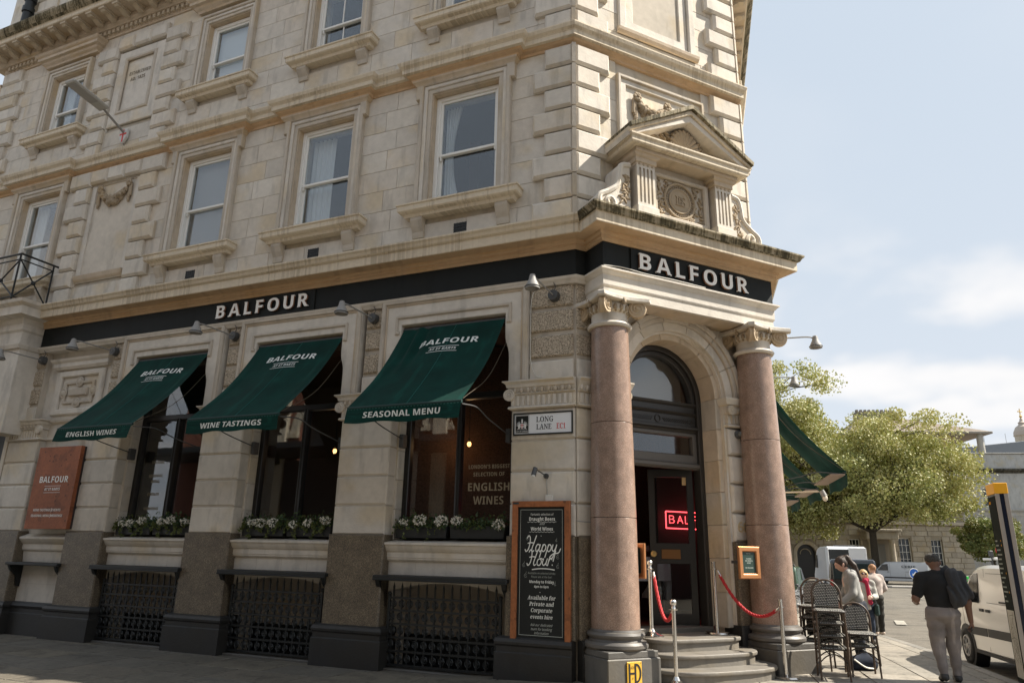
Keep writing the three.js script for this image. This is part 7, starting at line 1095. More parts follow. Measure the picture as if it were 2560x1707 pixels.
{ // woman with sunglasses facing the street corner
  const q = person('blonde woman in sunglasses with a crimson scarf and white cardigan', [6.95, gy(6.95, -14.6), -14.6], -0.25, 1.36, {
    skin: 'pale', build: 0.88, pose: { wl: [0.07, 0.62, 0.12], el: [0.14, 0.63, 0.0], head: [0.012, 0.925, 0.02] },
    cloth: { top: fleece([0.62, 0.6, 0.54]), topName: 'cardigan', sleeve: 1.85, topFat: 0.008, hem: 0.08, legs: fleece([0.03, 0.045, 0.08]), shoes: std(lin(0.08, 0.07, 0.06), 0.6) },
    hair: { mat: std(lin(0.5, 0.33, 0.16), 0.65), list: [{ c: [0.01, -0.006], r: [0.058, 0.062, 0.06] }, [[0.0, -0.01, 0.045], [-0.07, -0.005, 0.05], 0.022, 0.018], [[0.0, -0.01, -0.045], [-0.07, -0.005, -0.05], 0.022, 0.018]], cut: [-0.025, 0.065], cutR: 0.056 } });
  const scarf = fleece([0.5, 0.02, 0.07]); part('scarf', field(union(q.R(0.02), [[[q.R(-0.05), q.R(0.85), q.R(0.02)], [q.R(0.05), q.R(0.85), q.R(0.02)], q.R(0.035), q.R(0.035)], [[q.R(0.0), q.R(0.845), q.R(0.05)], [q.R(0.02), q.R(0.84), q.R(0.06)], q.R(0.03), q.R(0.03)], [[q.R(0.03), q.R(0.83), q.R(0.075)], [q.R(0.05), q.R(0.55), q.R(0.1)], q.R(0.025), q.R(0.03)]]), [q.R(-0.12), q.R(0.5), q.R(-0.06)], [q.R(0.14), q.R(0.92), q.R(0.17)], 60), scarf, q.t);
  const gl = new G(), E = (u, f, s) => q.off(u, f, s); for (const s of [-1, 1]) gl.ball(...E(0.012, 0.052, s * 0.021), q.R(0.017), q.R(0.014), q.R(0.008), 10, 6); gl.rod(E(0.014, 0.052, -0.03), E(0.014, 0.052, 0.03), q.R(0.003)); part('sunglasses', gl, std(lin(0.012, 0.01, 0.01), 0.15), q.t, { crease: 1 });
  part('mouth', new G().ball(...E(-0.034, 0.051, 0), q.R(0.012), q.R(0.004), q.R(0.004), 8, 5), std(lin(0.35, 0.1, 0.1), 0.5), q.t);
  const bg = thing('shoulder_bag', 'dark shoulder bag hanging at the hip of the blonde woman', 'bag', new Fr([6.95, 0, -14.6], -0.25), [q.R(0.13), gy(6.95, -14.6) + q.R(0.47), q.R(0.03)]); part('pouch', new G().cbox(-0.04, 0.04, -0.13, 0.09, -0.11, 0.11, 0.03), fleece([0.02, 0.05, 0.045]), bg); part('strap', new G().tube([[0, 0.08, 0.08], [-0.06, 0.3, 0.06], [-0.16, 0.52, 0.0]], 0.01, 5), M.black, bg);
}
{ // man in a pale shirt
  person('fair-haired man in a pale pink short-sleeved shirt and dark trousers, seen from behind', [8.38, gy(8.38, -17.08), -17.08], Math.PI + 0.2, 1.52, {
    skin: 'pale', pose: { el: [0.16, 0.64, -0.01], er: [-0.16, 0.64, -0.01], wl: [0.13, 0.55, 0.09], wr: [-0.13, 0.55, 0.09], al: [0.075, 0.05, -0.02], ar: [-0.075, 0.045, 0.04], tl: [0.085, 0.022, 0.06], tr: [-0.085, 0.022, 0.12] },
    cloth: { top: fleece([0.58, 0.49, 0.44]), sleeve: 0.95, topFat: 0.008, hem: 0.03, legs: fleece([0.035, 0.032, 0.025]), wide: 0.05, cuff: 0.04, shoes: std(lin(0.5, 0.4, 0.32), 0.6) },
    hair: { mat: std(lin(0.3, 0.15, 0.07), 0.7), list: [{ c: [0.014, -0.008], r: [0.053, 0.056, 0.056] }], cut: [-0.045, 0.05], cutR: 0.066 } });
  person('person in a red top standing by the parked bicycles', [15.4, gy(15.4, -40) - 0.05, -40], 2.4, 1.62, { skin: 'tan', cloth: { top: fleece([0.3, 0.03, 0.025]), sleeve: 1.7, legs: fleece([0.03, 0.03, 0.04]), shoes: M.black }, hair: { mat: std(lin(0.02, 0.016, 0.012), 0.7), list: [{ c: [0.012, -0.006], r: [0.056, 0.058, 0.058] }], cut: [-0.03, 0.06], cutR: 0.058 } });
}
{ const b = thing('cloth_bag', 'dark blue bag slumped on the paving under the stacked chairs', 'bag', FW, [5.0, gy(5, -10.85), -10.85]); part('sack', field(union(0.05, [[[-0.1, 0.08, 0], [0.12, 0.09, 0.02], 0.1, 0.11], [[0.05, 0.12, 0], [0.08, 0.2, 0], 0.08, 0.04]]), [-0.28, 0.0, -0.2], [0.3, 0.32, 0.2], 36), fleece([0.02, 0.03, 0.055]), b); part('strap', new G().tube([[-0.12, 0.14, 0.08], [0, 0.05, 0.14], [0.12, 0.03, 0.13]], 0.012, 5), M.offwhite, b); }
// ---------------------------------------------------------------- bistro chairs in three stacks
const weaveMap = canvasTex(256, 256, (x, W, H) => { x.fillStyle = '#141416'; x.fillRect(0, 0, W, H); for (let j = 0; j < 8; j++) for (let i = 0; i < 8; i++) { x.fillStyle = '#d8d4c8'; x.beginPath(); x.ellipse(16 + i * 32 + (j % 2) * 16, 16 + j * 32, 11, 7, 0, 0, 7); x.fill(); } });
weaveMap.wrapS = weaveMap.wrapT = THREE.RepeatWrapping; weaveMap.repeat.set(5.2, 5.2);
M.weave = std(lin(1, 1, 1), 0.6, { map: weaveMap }); M.bamboo = std(lin(0.07, 0.045, 0.028), 0.45); M.bambooDark = std(lin(0.03, 0.022, 0.016), 0.5);
function bistroChair(label, group) {
  const c = thing('bistro_chair', label, 'chair', FW, [0, 0, 0], group);
  const bk = []; for (let i = 0; i <= 12; i++) { const a = Math.PI * i / 12; bk.push([Math.cos(a) * 0.205, 0.66 + Math.sin(a) * 0.21, -0.225 - Math.sin(a) * 0.045]); }
  part('back_frame', new G().tube([[0.215, 0, -0.27], [0.21, 0.25, -0.235], [0.205, 0.46, -0.215], ...bk, [-0.205, 0.46, -0.215], [-0.21, 0.25, -0.235], [-0.215, 0, -0.27]], 0.0155, 7, false, 70), M.bamboo, c, { crease: 1.2 });
  const s = new THREE.Shape(); s.moveTo(-0.17, 0.49); s.lineTo(0.17, 0.49); s.lineTo(0.17, 0.66); s.absarc(0, 0.66, 0.17, 0, Math.PI, false); s.lineTo(-0.17, 0.49); const bp = new G().extrude(s, -0.008, 0.008, [], 0, 12); for (let i = 0; i < bp.p.length; i += 3) bp.p[i + 2] += -0.215 - Math.max(0, bp.p[i + 1] - 0.5) * 0.13; part('back_panel', bp, M.weave, c);
  part('seat', new G().cbox(-0.205, 0.205, 0.415, 0.455, -0.2, 0.2, 0.015), M.weave, c);
  part('seat_frame', new G().tube([[-0.2, 0.43, 0.19], [0, 0.43, 0.212], [0.2, 0.43, 0.19], [0.205, 0.43, 0], [0.2, 0.43, -0.2], [-0.2, 0.43, -0.2], [-0.205, 0.43, 0]], 0.014, 6, true, 40), M.bambooDark, c, { crease: 1.2 });
  for (const k of [-1, 1]) part('leg', new G().rod([k * 0.2, 0, 0.225], [k * 0.19, 0.43, 0.185], 0.014, 0.015, 8), M.bamboo, c, { crease: 1.2 });
  for (const z of [0.2, -0.235]) part('stretcher', new G().tube([[-0.2, 0.24, z], [-0.1, 0.33, z], [0, 0.36, z], [0.1, 0.33, z], [0.2, 0.24, z]], 0.01, 6), M.bambooDark, c, { crease: 1.2 });
  for (const k of [-1, 1]) part('stretcher', new G().rod([k * 0.202, 0.2, 0.205], [k * 0.208, 0.2, -0.24], 0.01, 0.01, 6), M.bambooDark, c);
  c.scale.setScalar(0.86); return c;
}
{
  const stacks = [[4.24, -9.96, 4, 'stack before the far column plinth', -0.32], [4.42, -10.85, 4, 'stack against the side street wall', -0.5], [4.78, -10.3, 2, 'short stack beside the bending woman', -0.25]]; let proto;
  const ord = ['lowest', 'second from the bottom', 'third from the bottom', 'topmost'];
  stacks.forEach(([x, z, n, where, turn]) => { for (let k = 0; k < n; k++) { const lab = 'woven bistro chair, ' + (n === 2 ? ['lower', 'upper'][k] : ord[k]) + ' in the ' + where, p = new THREE.Vector3(x, gy(x, z) + k * 0.152, z).add(new THREE.Vector3(Math.sin(turn) * 0.02 * k, 0, Math.cos(turn) * 0.02 * k)); if (!proto) { proto = bistroChair(lab, 'stacked bistro chairs'); proto.position.copy(p); proto.rotation.y = turn; } else copyOf(proto, p, turn, lab); } });
}
// ---------------------------------------------------------------- wayfinding totem
{
  const t = thing('wayfinding_totem', 'tall grey wayfinding totem with a yellow cap beside the white van', 'sign', FC, [0.9, gy(8.6, -12.7) - 0.13, 0]); t.position.set(6.45, gy(6.4, -9.5), -9.58); t.rotation.y = -1.92;
  const W = 0.375, D = 0.15, H = 2.49, steel = std(lin(0.4, 0.36, 0.32), 0.35, { metalness: 0.5 });
  part('core', new G().cbox(-W, 0, 0, H - 0.14, -D, 0, 0.008), std(lin(0.02, 0.024, 0.03), 0.25), t);
  part('edge_strip', new G().cbox(-0.005, 0.012, 0, H - 0.14, -D, -D + 0.049, 0.003).cbox(-0.005, 0.012, 0, H - 0.14, -0.049, 0.0, 0.003), steel, t);
  part('edge_band', new G().box(-0.005, 0.009, 0, H - 0.14, -D + 0.053, -0.053), std(lin(0.008, 0.012, 0.025), 0.2), t);
  part('cap', new G().cbox(-W - 0.004, 0.014, H - 0.14, H, -D - 0.004, 0.004, 0.006), std(lin(0.85, 0.4, 0.01), 0.4), t);
  const mp = canvasTex(256, 1024, (x, w, h) => { x.fillStyle = '#20241f'; x.fillRect(0, 0, w, h); const r = rngOf(8); x.fillStyle = '#c8881c'; x.fillRect(24, 26, 60, 16); x.fillStyle = '#8b8f88'; for (let i = 0; i < 14; i++) { x.fillRect(24, 250 + i * 26, 50 + r() * 130, 9); if (r() > 0.6) { x.fillStyle = '#c8881c'; x.fillRect(200, 250 + i * 26, 18, 10); x.fillStyle = '#8b8f88'; } } x.fillStyle = '#b9b4a8'; x.fillRect(16, 640, w - 32, 360); x.strokeStyle = '#77736a'; for (let i = 0; i < 60; i++) { x.lineWidth = 1 + r() * 3; x.beginPath(); x.moveTo(16 + r() * (w - 32), 640 + r() * 360); x.lineTo(16 + r() * (w - 32), 640 + r() * 360); x.stroke(); } });
  const g = new THREE.PlaneGeometry(W - 0.03, H - 0.2); const m = part('map_panel', g, new THREE.MeshPhysicalMaterial({ map: mp, roughness: 0.8, specularIntensity: 0.15 }), t); m.position.set(-W / 2, (H - 0.14) / 2, 0.004);
}
// ---------------------------------------------------------------- vehicles
function vehicle(name, label, cat, pos, turn, o) { // body from a side outline; x forward, z across
  const t = thing(name, label, cat, FW, pos, undefined, turn), W = o.W / 2, paint = new THREE.MeshPhysicalMaterial({ color: lin(...o.color), roughness: o.rough ?? 0.35, clearcoat: 0.8, clearcoatRoughness: 0.1, metalness: o.metal ?? 0 });
  const taper = (y) => 1 - o.tumble * Math.max(0, (y - o.belt) / (o.H - o.belt)) ** 1.3;
  const shape = new THREE.Shape(); o.outline.forEach(([k, ...v]) => shape[k](...v));
  const arches = o.wheels.map((x) => { const p = new THREE.Path(); p.absarc(x, o.R, o.R * 1.18, 0, Math.PI, false); return p; });
  const g = new G().extrude(shape, -W, W, [], 0.05, 10); for (let i = 0; i < g.p.length; i += 3) g.p[i + 2] *= taper(g.p[i + 1]);
  part('body', g, paint, t, { crease: 0.55 });
  const dark = std(lin(0.008, 0.009, 0.01), 0.08), trim = std(lin(0.02, 0.02, 0.021), 0.6);
  const side = (n, pts, m, e, lift = 0.006) => { for (const s of [-1, 1]) { const q = new G().extrude(pts, 0, e, [], 0.002); for (let i = 0; i < q.p.length; i += 3) { const y = q.p[i + 1], z = (W + lift) * taper(y) - e * 0.5 + q.p[i + 2] * 0.6; q.p[i + 2] = s * z; } part(n, q, m, t); } };
  for (const w of o.windows ?? []) side('window', w, dark, 0.012);
  for (const w of o.trims ?? []) side('trim', w, trim, 0.02);
  for (const w of o.seams ?? []) side('seam', w, std(lin(0.05, 0.05, 0.05), 0.8), 0.006, 0.003);
  for (const w of o.handles ?? []) side('handle', w, trim, 0.03);
  for (const q of o.ends ?? []) part(q.name, new G().cbox(...q.box, 0.015), q.m ?? dark, t);
  for (const q of o.slopes ?? []) { const [x0, y0, x1, y1, hw0, hw1] = q; part('windscreen', new G().quad([x0, y0, -hw0], [x0, y0, hw0], [x1, y1, hw1], [x1, y1, -hw1]), dark, t); }
  for (const x of o.wheels) for (const s of [-1, 1]) {
    const w = new THREE.Group(); w.name = 'wheel'; w.position.set(x, o.R, s * (W - 0.09)); t.add(w); const rot = new THREE.Matrix4().makeRotationX(Math.PI / 2);
    part('arch_void', new G().add(new THREE.CylinderGeometry(o.R * 1.2, o.R * 1.2, 0.2, 24), rot.clone().setPosition(0, 0.01, s * 0.0)), trim, w, { crease: 0.6 });
    part('tyre', new G().add(new THREE.TorusGeometry(o.R * 0.8, o.R * 0.22, 10, 28), new THREE.Matrix4().makeScale(1, 1, 1.25).setPosition(0, 0, s * 0.05)), std(lin(0.015, 0.015, 0.015), 0.85), w, { crease: 0.8 });
    part('rim', new G().add(new THREE.CylinderGeometry(o.R * 0.62, o.R * 0.62, 0.04, 24), rot.clone().setPosition(0, 0, s * 0.09)).add(new THREE.TorusGeometry(o.R * 0.55, 0.018, 6, 24), new THREE.Matrix4().setPosition(0, 0, s * 0.115)).ball(0, 0, s * 0.11, 0.06, 0.06, 0.02), std(lin(0.3, 0.29, 0.28), 0.4, { metalness: 0.6 }), w, { crease: 0.6 });
    const sp = new G(); for (let i = 0; i < 7; i++) { const a = i * 0.8976; sp.rod([Math.cos(a) * 0.04, Math.sin(a) * 0.04, s * 0.112], [Math.cos(a) * o.R * 0.5, Math.sin(a) * o.R * 0.5, s * 0.112], 0.016, 0.02, 5); } part('rim', sp, std(lin(0.2, 0.2, 0.2), 0.4, { metalness: 0.5 }), w);
  }
  if (o.scale) t.scale.setScalar(o.scale);
  return t;
}
{ // white van at the kerb, its nose away from the corner
  const L = 3.75, H = 1.56, p = FC.w(1.35, 0, 3.88);
  const v = vehicle('delivery_van', 'white delivery van parked at the kerb behind the totem', 'van', [p.x, gy(p.x, p.z) - 0.12, p.z], FC.turn, { W: 1.55, H, belt: 0.85, tumble: 0.1, R: 0.28, color: [0.72, 0.7, 0.66], wheels: [-1.15, 1.12],
    outline: [['moveTo', -1.85, 0.25], ['lineTo', 1.75, 0.22], ['quadraticCurveTo', 1.88, 0.3, 1.87, 0.55], ['quadraticCurveTo', 1.86, 0.8, 1.7, 0.86], ['lineTo', 1.3, 0.98], ['quadraticCurveTo', 0.8, 1.45, 0.55, 1.51], ['quadraticCurveTo', 0.3, 1.56, -0.2, 1.56], ['lineTo', -1.72, 1.54], ['quadraticCurveTo', -1.85, 1.53, -1.86, 1.4], ['lineTo', -1.88, 0.4]],
    windows: [[[0.42, 0.98], [1.12, 0.98], [0.72, 1.36], [0.6, 1.42], [0.42, 1.43]]],
    trims: [[[0.2, 0.5], [0.98, 0.48], [0.98, 0.6], [0.2, 0.62]], [[-0.9, 0.52], [0.16, 0.5], [0.16, 0.62], [-0.9, 0.64]], [[-0.9, 0.22], [0.9, 0.22], [0.9, 0.27], [-0.9, 0.27]], [[-1.8, 1.02], [-0.42, 1.02], [-0.42, 1.045], [-1.8, 1.045]]],
    seams: [[[0.17, 0.3], [0.178, 0.3], [0.178, 1.5], [0.17, 1.5]], [[-0.85, 0.3], [-0.842, 0.3], [-0.842, 1.48], [-0.85, 1.48]], [[1.15, 0.62], [1.158, 0.62], [1.2, 0.98], [1.19, 0.98]], [[-0.72, 1.0], [0.08, 1.0], [0.08, 1.006], [-0.72, 1.006]], [[-0.72, 1.43], [0.08, 1.43], [0.08, 1.436], [-0.72, 1.436]]],
    handles: [[[0.25, 0.86], [0.4, 0.86], [0.4, 0.9], [0.25, 0.9]], [[0.0, 0.86], [0.14, 0.86], [0.14, 0.9], [0.0, 0.9]]], ends: [{ name: 'bumper', box: [1.82, 1.9, 0.22, 0.45, -0.7, 0.7], m: std(lin(0.03, 0.03, 0.03), 0.6) }, { name: 'headlight', box: [1.78, 1.89, 0.6, 0.78, -0.72, -0.5], m: M.steel }, { name: 'tail_light', box: [-1.9, -1.84, 0.75, 1.1, -0.76, -0.68], m: std(lin(0.4, 0.02, 0.02), 0.3) }], slopes: [[1.32, 0.985, 0.62, 1.505, 0.66, 0.6]] });
  part('wing_mirror', new G().cbox(0.93, 1.02, 0.98, 1.16, -0.98, -0.82, 0.02).rod([0.98, 1.02, -0.82], [0.98, 1.0, -0.72], 0.025), std(lin(0.03, 0.03, 0.03), 0.4), v); 
}
const vanOutline = (k) => [['moveTo', -2.4 * k, 0.3], ['lineTo', 2.3 * k, 0.28], ['quadraticCurveTo', 2.48 * k, 0.4, 2.45 * k, 0.75], ['quadraticCurveTo', 2.4 * k, 1.0, 2.1 * k, 1.08], ['lineTo', 1.75 * k, 1.2], ['quadraticCurveTo', 1.2 * k, 1.85, 0.9 * k, 1.92], ['quadraticCurveTo', 0.5 * k, 1.97, 0, 1.97], ['lineTo', -2.3 * k, 1.95], ['quadraticCurveTo', -2.44 * k, 1.9, -2.45 * k, 1.7]];
{ // silver van across the square, seen three-quarter from its front
  const v = vehicle('silver_van', 'silver panel van parked across the square under the trees', 'van', [35.5, -0.35, -67.4], -0.62 + Math.PI, { W: 1.95, H: 1.97, belt: 1.15, tumble: 0.12, R: 0.34, color: [0.42, 0.44, 0.46], metal: 0.3, wheels: [-1.5, 1.5], outline: vanOutline(1), windows: [[[0.75, 1.2], [1.6, 1.2], [1.2, 1.7], [0.75, 1.75]]], trims: [[[-1.1, 0.55], [1.1, 0.55], [1.1, 0.66], [-1.1, 0.66]]], seams: [[[0.6, 0.4], [0.615, 0.4], [0.615, 1.85], [0.6, 1.85]], [[-0.6, 0.4], [-0.585, 0.4], [-0.585, 1.85], [-0.6, 1.85]], [[-2.2, 1.1], [-0.6, 1.1], [-0.6, 1.12], [-2.2, 1.12]]], handles: [[[0.68, 1.05], [0.85, 1.05], [0.85, 1.1], [0.68, 1.1]]], slopes: [[1.78, 1.2, 0.98, 1.915, 0.85, 0.78]], ends: [{ name: 'headlight', box: [2.2, 2.42, 0.85, 1.02, -0.9, -0.6], m: M.steel }, { name: 'headlight', box: [2.2, 2.42, 0.85, 1.02, 0.6, 0.9], m: M.steel }, { name: 'grille', box: [2.38, 2.47, 0.5, 0.8, -0.5, 0.5], m: M.black }] });
  const g = wrapText(font, 'CERIE', 0.2, 1.1); g.translate(-0.9, 1.45, 0); for (const k of [-1, 1]) { const q = g.clone(); if (k < 0) q.rotateY(Math.PI).translate(-1.8, 0, 0); const m = part('lettering', q, std(lin(0.08, 0.09, 0.1), 0.5), v, { uo: 0 }); m.position.z = k * 0.965; }
}
{ // black people carrier with its tailgate to the corner; white van and green car beyond
  const p = [14.6, -0.25, -31.5], tn = 1.15;
  vehicle('black_van', 'black people carrier with a dark rear window, parked beyond the chairs', 'van', p, tn, { W: 1.62, H: 1.68, belt: 1.0, tumble: 0.12, R: 0.3, color: [0.01, 0.01, 0.012], rough: 0.2, wheels: [-1.35, 1.35], scale: 1.12, outline: [['moveTo', -2.1, 0.3], ['lineTo', 2.1, 0.28], ['quadraticCurveTo', 2.25, 0.5, 2.2, 0.85], ['lineTo', 1.7, 1.0], ['quadraticCurveTo', 1.2, 1.6, 0.8, 1.66], ['lineTo', -1.95, 1.68], ['quadraticCurveTo', -2.08, 1.66, -2.1, 1.5], ['lineTo', -2.18, 0.9]], windows: [[[0.6, 1.02], [1.4, 1.02], [0.98, 1.5], [0.6, 1.54]], [[-0.6, 1.02], [0.5, 1.02], [0.5, 1.55], [-0.6, 1.55]], [[-1.9, 1.02], [-0.7, 1.02], [-0.7, 1.55], [-1.85, 1.55]]], slopes: [[1.72, 1.0, 0.88, 1.655, 0.7, 0.64]], ends: [{ name: 'rear_window', box: [-2.2, -2.06, 1.0, 1.55, -0.66, 0.66], m: std(lin(0.02, 0.03, 0.034), 0.06) }, { name: 'tail_light', box: [-2.2, -2.12, 0.7, 0.98, -0.78, -0.68], m: std(lin(0.3, 0.015, 0.015), 0.3) }, { name: 'tail_light', box: [-2.2, -2.12, 0.7, 0.98, 0.68, 0.78], m: std(lin(0.3, 0.015, 0.015), 0.3) }, { name: 'badge', box: [-2.22, -2.17, 0.8, 0.9, -0.05, 0.05], m: M.steel }, { name: 'bumper', box: [-2.24, -2.1, 0.3, 0.55, -0.75, 0.75], m: std(lin(0.015, 0.015, 0.015), 0.5) }] });
  vehicle('white_van', 'tall white van with its rear door open, beyond the black people carrier', 'van', [19.0, -0.25, -42.5], 1.3, { scale: 1.05, W: 2.0, H: 2.45, belt: 1.3, tumble: 0.08, R: 0.36, color: [0.66, 0.67, 0.68], wheels: [-1.6, 1.6], outline: [['moveTo', -2.5, 0.35], ['lineTo', 2.4, 0.32], ['quadraticCurveTo', 2.62, 0.5, 2.55, 1.0], ['lineTo', 2.0, 1.3], ['quadraticCurveTo', 1.5, 2.2, 1.0, 2.38], ['quadraticCurveTo', 0.5, 2.45, 0, 2.45], ['lineTo', -2.4, 2.45], ['lineTo', -2.52, 2.3]], windows: [[[1.0, 1.35], [1.9, 1.35], [1.5, 2.0], [1.0, 2.05]]], slopes: [[2.02, 1.3, 1.1, 2.36, 0.9, 0.85]], ends: [{ name: 'black_load_panel', box: [-2.56, -2.48, 0.6, 2.3, -0.85, 0.1], m: M.black }, { name: 'rear_door', box: [-2.6, -2.5, 0.5, 2.38, 0.12, 0.95], m: std(lin(0.6, 0.61, 0.62), 0.4) }, { name: 'open_door', box: [-3.3, -2.55, 0.5, 2.38, -1.0, -0.95], m: std(lin(0.6, 0.61, 0.62), 0.4) }, { name: 'light_bar', box: [-2.3, -1.9, 2.44, 2.52, -0.5, 0.5], m: M.darkmetal }] });  // a black panel paints in the shade of the open load space
  vehicle('green_van', 'dark green van half hidden beside the black people carrier', 'van', [14.3, gy(14, -38) - 0.15, -38.5], 1.1, { W: 1.7, H: 1.62, belt: 0.9, tumble: 0.12, R: 0.32, color: [0.03, 0.075, 0.04], wheels: [-1.3, 1.3], outline: [['moveTo', -2.0, 0.3], ['lineTo', 2.1, 0.3], ['lineTo', 2.1, 0.85], ['lineTo', 1.4, 0.98], ['lineTo', 0.9, 1.55], ['lineTo', 0.3, 1.62], ['lineTo', -1.85, 1.6], ['lineTo', -2.0, 1.4]], windows: [[[0.2, 0.95], [1.25, 0.95], [0.85, 1.45], [0.2, 1.5]]], slopes: [[1.42, 0.98, 0.95, 1.54, 0.7, 0.65]], ends: [{ name: 'rear_window', box: [-2.04, -1.96, 0.95, 1.42, -0.6, 0.6], m: std(lin(0.1, 0.14, 0.12), 0.05) }, { name: 'beacon', box: [-0.6, -0.2, 1.6, 1.7, -0.4, 0.4], m: std(lin(0.5, 0.08, 0.02), 0.4) }] });
}
// ---------------------------------------------------------------- bicycles
function bicycle(label, group, pos, turn, col) {
  const b = thing('bicycle', label, 'bicycle', FW, pos, group, turn), R = 0.3, m = std(lin(...col), 0.4);
  for (const x of [-0.48, 0.48]) { const w = new THREE.Group(); w.name = 'wheel'; w.position.set(x, R, 0); b.add(w); part('tyre', new G().add(new THREE.TorusGeometry(R - 0.015, 0.016, 6, 24)), M.black, w, { crease: 1 }); const s = new G(); for (let i = 0; i < 8; i++) { const a = i * 0.785; s.rod([0, 0, 0], [Math.cos(a) * R * 0.94, Math.sin(a) * R * 0.94, 0], 0.003, 0.003, 4); } part('spokes', s, M.steel, w); }
  part('frame', new G().rod([-0.48, R, 0], [-0.12, 0.28, 0], 0.016).rod([-0.48, R, 0], [-0.18, 0.68, 0], 0.014).rod([-0.12, 0.28, 0], [-0.2, 0.78, 0], 0.018).rod([-0.12, 0.28, 0], [0.34, 0.74, 0], 0.022).rod([-0.19, 0.66, 0], [0.34, 0.72, 0], 0.02).rod([0.48, R, 0], [0.33, 0.88, 0], 0.018), m, b, { crease: 1 });
  part('saddle', new G().ball(-0.22, 0.8, 0, 0.12, 0.03, 0.06), M.black, b, { crease: 1 }); part('handlebar', new G().tube([[0.3, 0.9, -0.25], [0.36, 0.93, -0.1], [0.36, 0.93, 0.1], [0.3, 0.9, 0.25]], 0.013, 6), M.black, b, { crease: 1 }); part('basket', new G().extrude(rect(0.38, 0.6, 0.66, 0.86), -0.14, 0.14, [], 0.01), col[1] > 0.15 ? m : M.steel, b); part('mudguard', new G().add(new THREE.TorusGeometry(R + 0.02, 0.014, 5, 16, 2.2), new THREE.Matrix4().makeRotationZ(0.9).setPosition(-0.48, R, 0)), m, b, { crease: 1 });
  return b;
}
{
  const p = bicycle('parked silver bicycle in the row past the pink column', 'bicycles parked beyond the pub', [10.6, gy(10.6, -27), -26.6], 0.4, [0.25, 0.26, 0.27]);
  for (let i = 1; i < 7; i++) copyOf(p, new THREE.Vector3(10.6 + i * 0.33 + (i % 2) * 0.1, gy(11, -27) - 0.02, -26.6 - i * 0.9), 0.3 + (i % 3) * 0.15);
  const q = bicycle('bright green hire bicycle in the row under the small tree', 'green hire bicycles', [37.8, -0.3, -62], 0.3, [0.03, 0.42, 0.06]);
  for (let i = 1; i < 7; i++) copyOf(q, new THREE.Vector3(37.8 + i * 0.72, -0.3, -62 + i * 0.25), 0.25 + (i % 3) * 0.2);
}
// ---------------------------------------------------------------- traffic signs
{
  const t = thing('keep_left_bollard', 'round blue keep left sign on a dark post in the square', 'traffic sign', FW, [32.07, -0.27, -58.8]);
  part('post', new G().rod([0, 0, 0], [0, 1.0, 0], 0.08, 0.08, 10), M.darkmetal, t); part('disc', new G().add(new THREE.CylinderGeometry(0.38, 0.38, 0.04, 28), new THREE.Matrix4().makeRotationX(Math.PI / 2).setPosition(0, 1.0, 0.1)), std(lin(0.02, 0.13, 0.5), 0.4), t, { crease: 0.6 });
  part('disc_rim', new G().add(new THREE.TorusGeometry(0.38, 0.025, 6, 28), new THREE.Matrix4().setPosition(0, 1.0, 0.11)), M.white, t, { crease: 1 }); part('arrow', new G().rod([0.14, 1.14, 0.13], [-0.1, 0.9, 0.13], 0.035, 0.035, 4).add(new THREE.ConeGeometry(0.12, 0.16, 4), new THREE.Matrix4().makeRotationZ(Math.PI * 0.75).setPosition(-0.12, 0.88, 0.13)), M.white, t);
  const isl = struct('traffic_island', new G().cbox(29.8, 33, -0.36, -0.2, -59.6, -58, 0.04), std(lin(0.3, 0.28, 0.25), 0.8));
  const n = thing('no_entry_sign', 'round red no entry sign on a post beyond the totem', 'traffic sign', FW, [26.67, -0.3, -40]);
  part('post', new G().rod([0, 0, -0.05], [0, 2.6, -0.05], 0.04, 0.04, 8), M.greymetal, n); part('disc', new G().add(new THREE.CylinderGeometry(0.23, 0.23, 0.03, 28), new THREE.Matrix4().makeRotationX(Math.PI / 2).setPosition(0, 2.57, 0.02)), std(lin(0.55, 0.02, 0.03), 0.4), n, { crease: 0.6 }); part('bar', new G().box(-0.16, 0.16, 2.53, 2.61, 0.036, 0.042), M.white, n);
  const cm = thing('traffic_camera', 'white traffic camera on a short arm by the no entry sign', 'camera', FW, [25.9, 1.75, -39.6]);
  part('housing', new G().cbox(-0.45, -0.05, 0, 0.12, -0.07, 0.07, 0.02).cbox(0.1, 0.55, 0.02, 0.16, -0.07, 0.07, 0.02), M.white, cm); part('mount', new G().rod([0, -0.3, 0], [0, 0.3, 0], 0.05).cbox(-0.1, 0.1, 0.2, 0.5, -0.08, 0.08, 0.02), M.darkmetal, cm); part('pole', new G().rod([0, -2.1, 0], [0, -0.3, 0], 0.05), M.greymetal, cm);
}
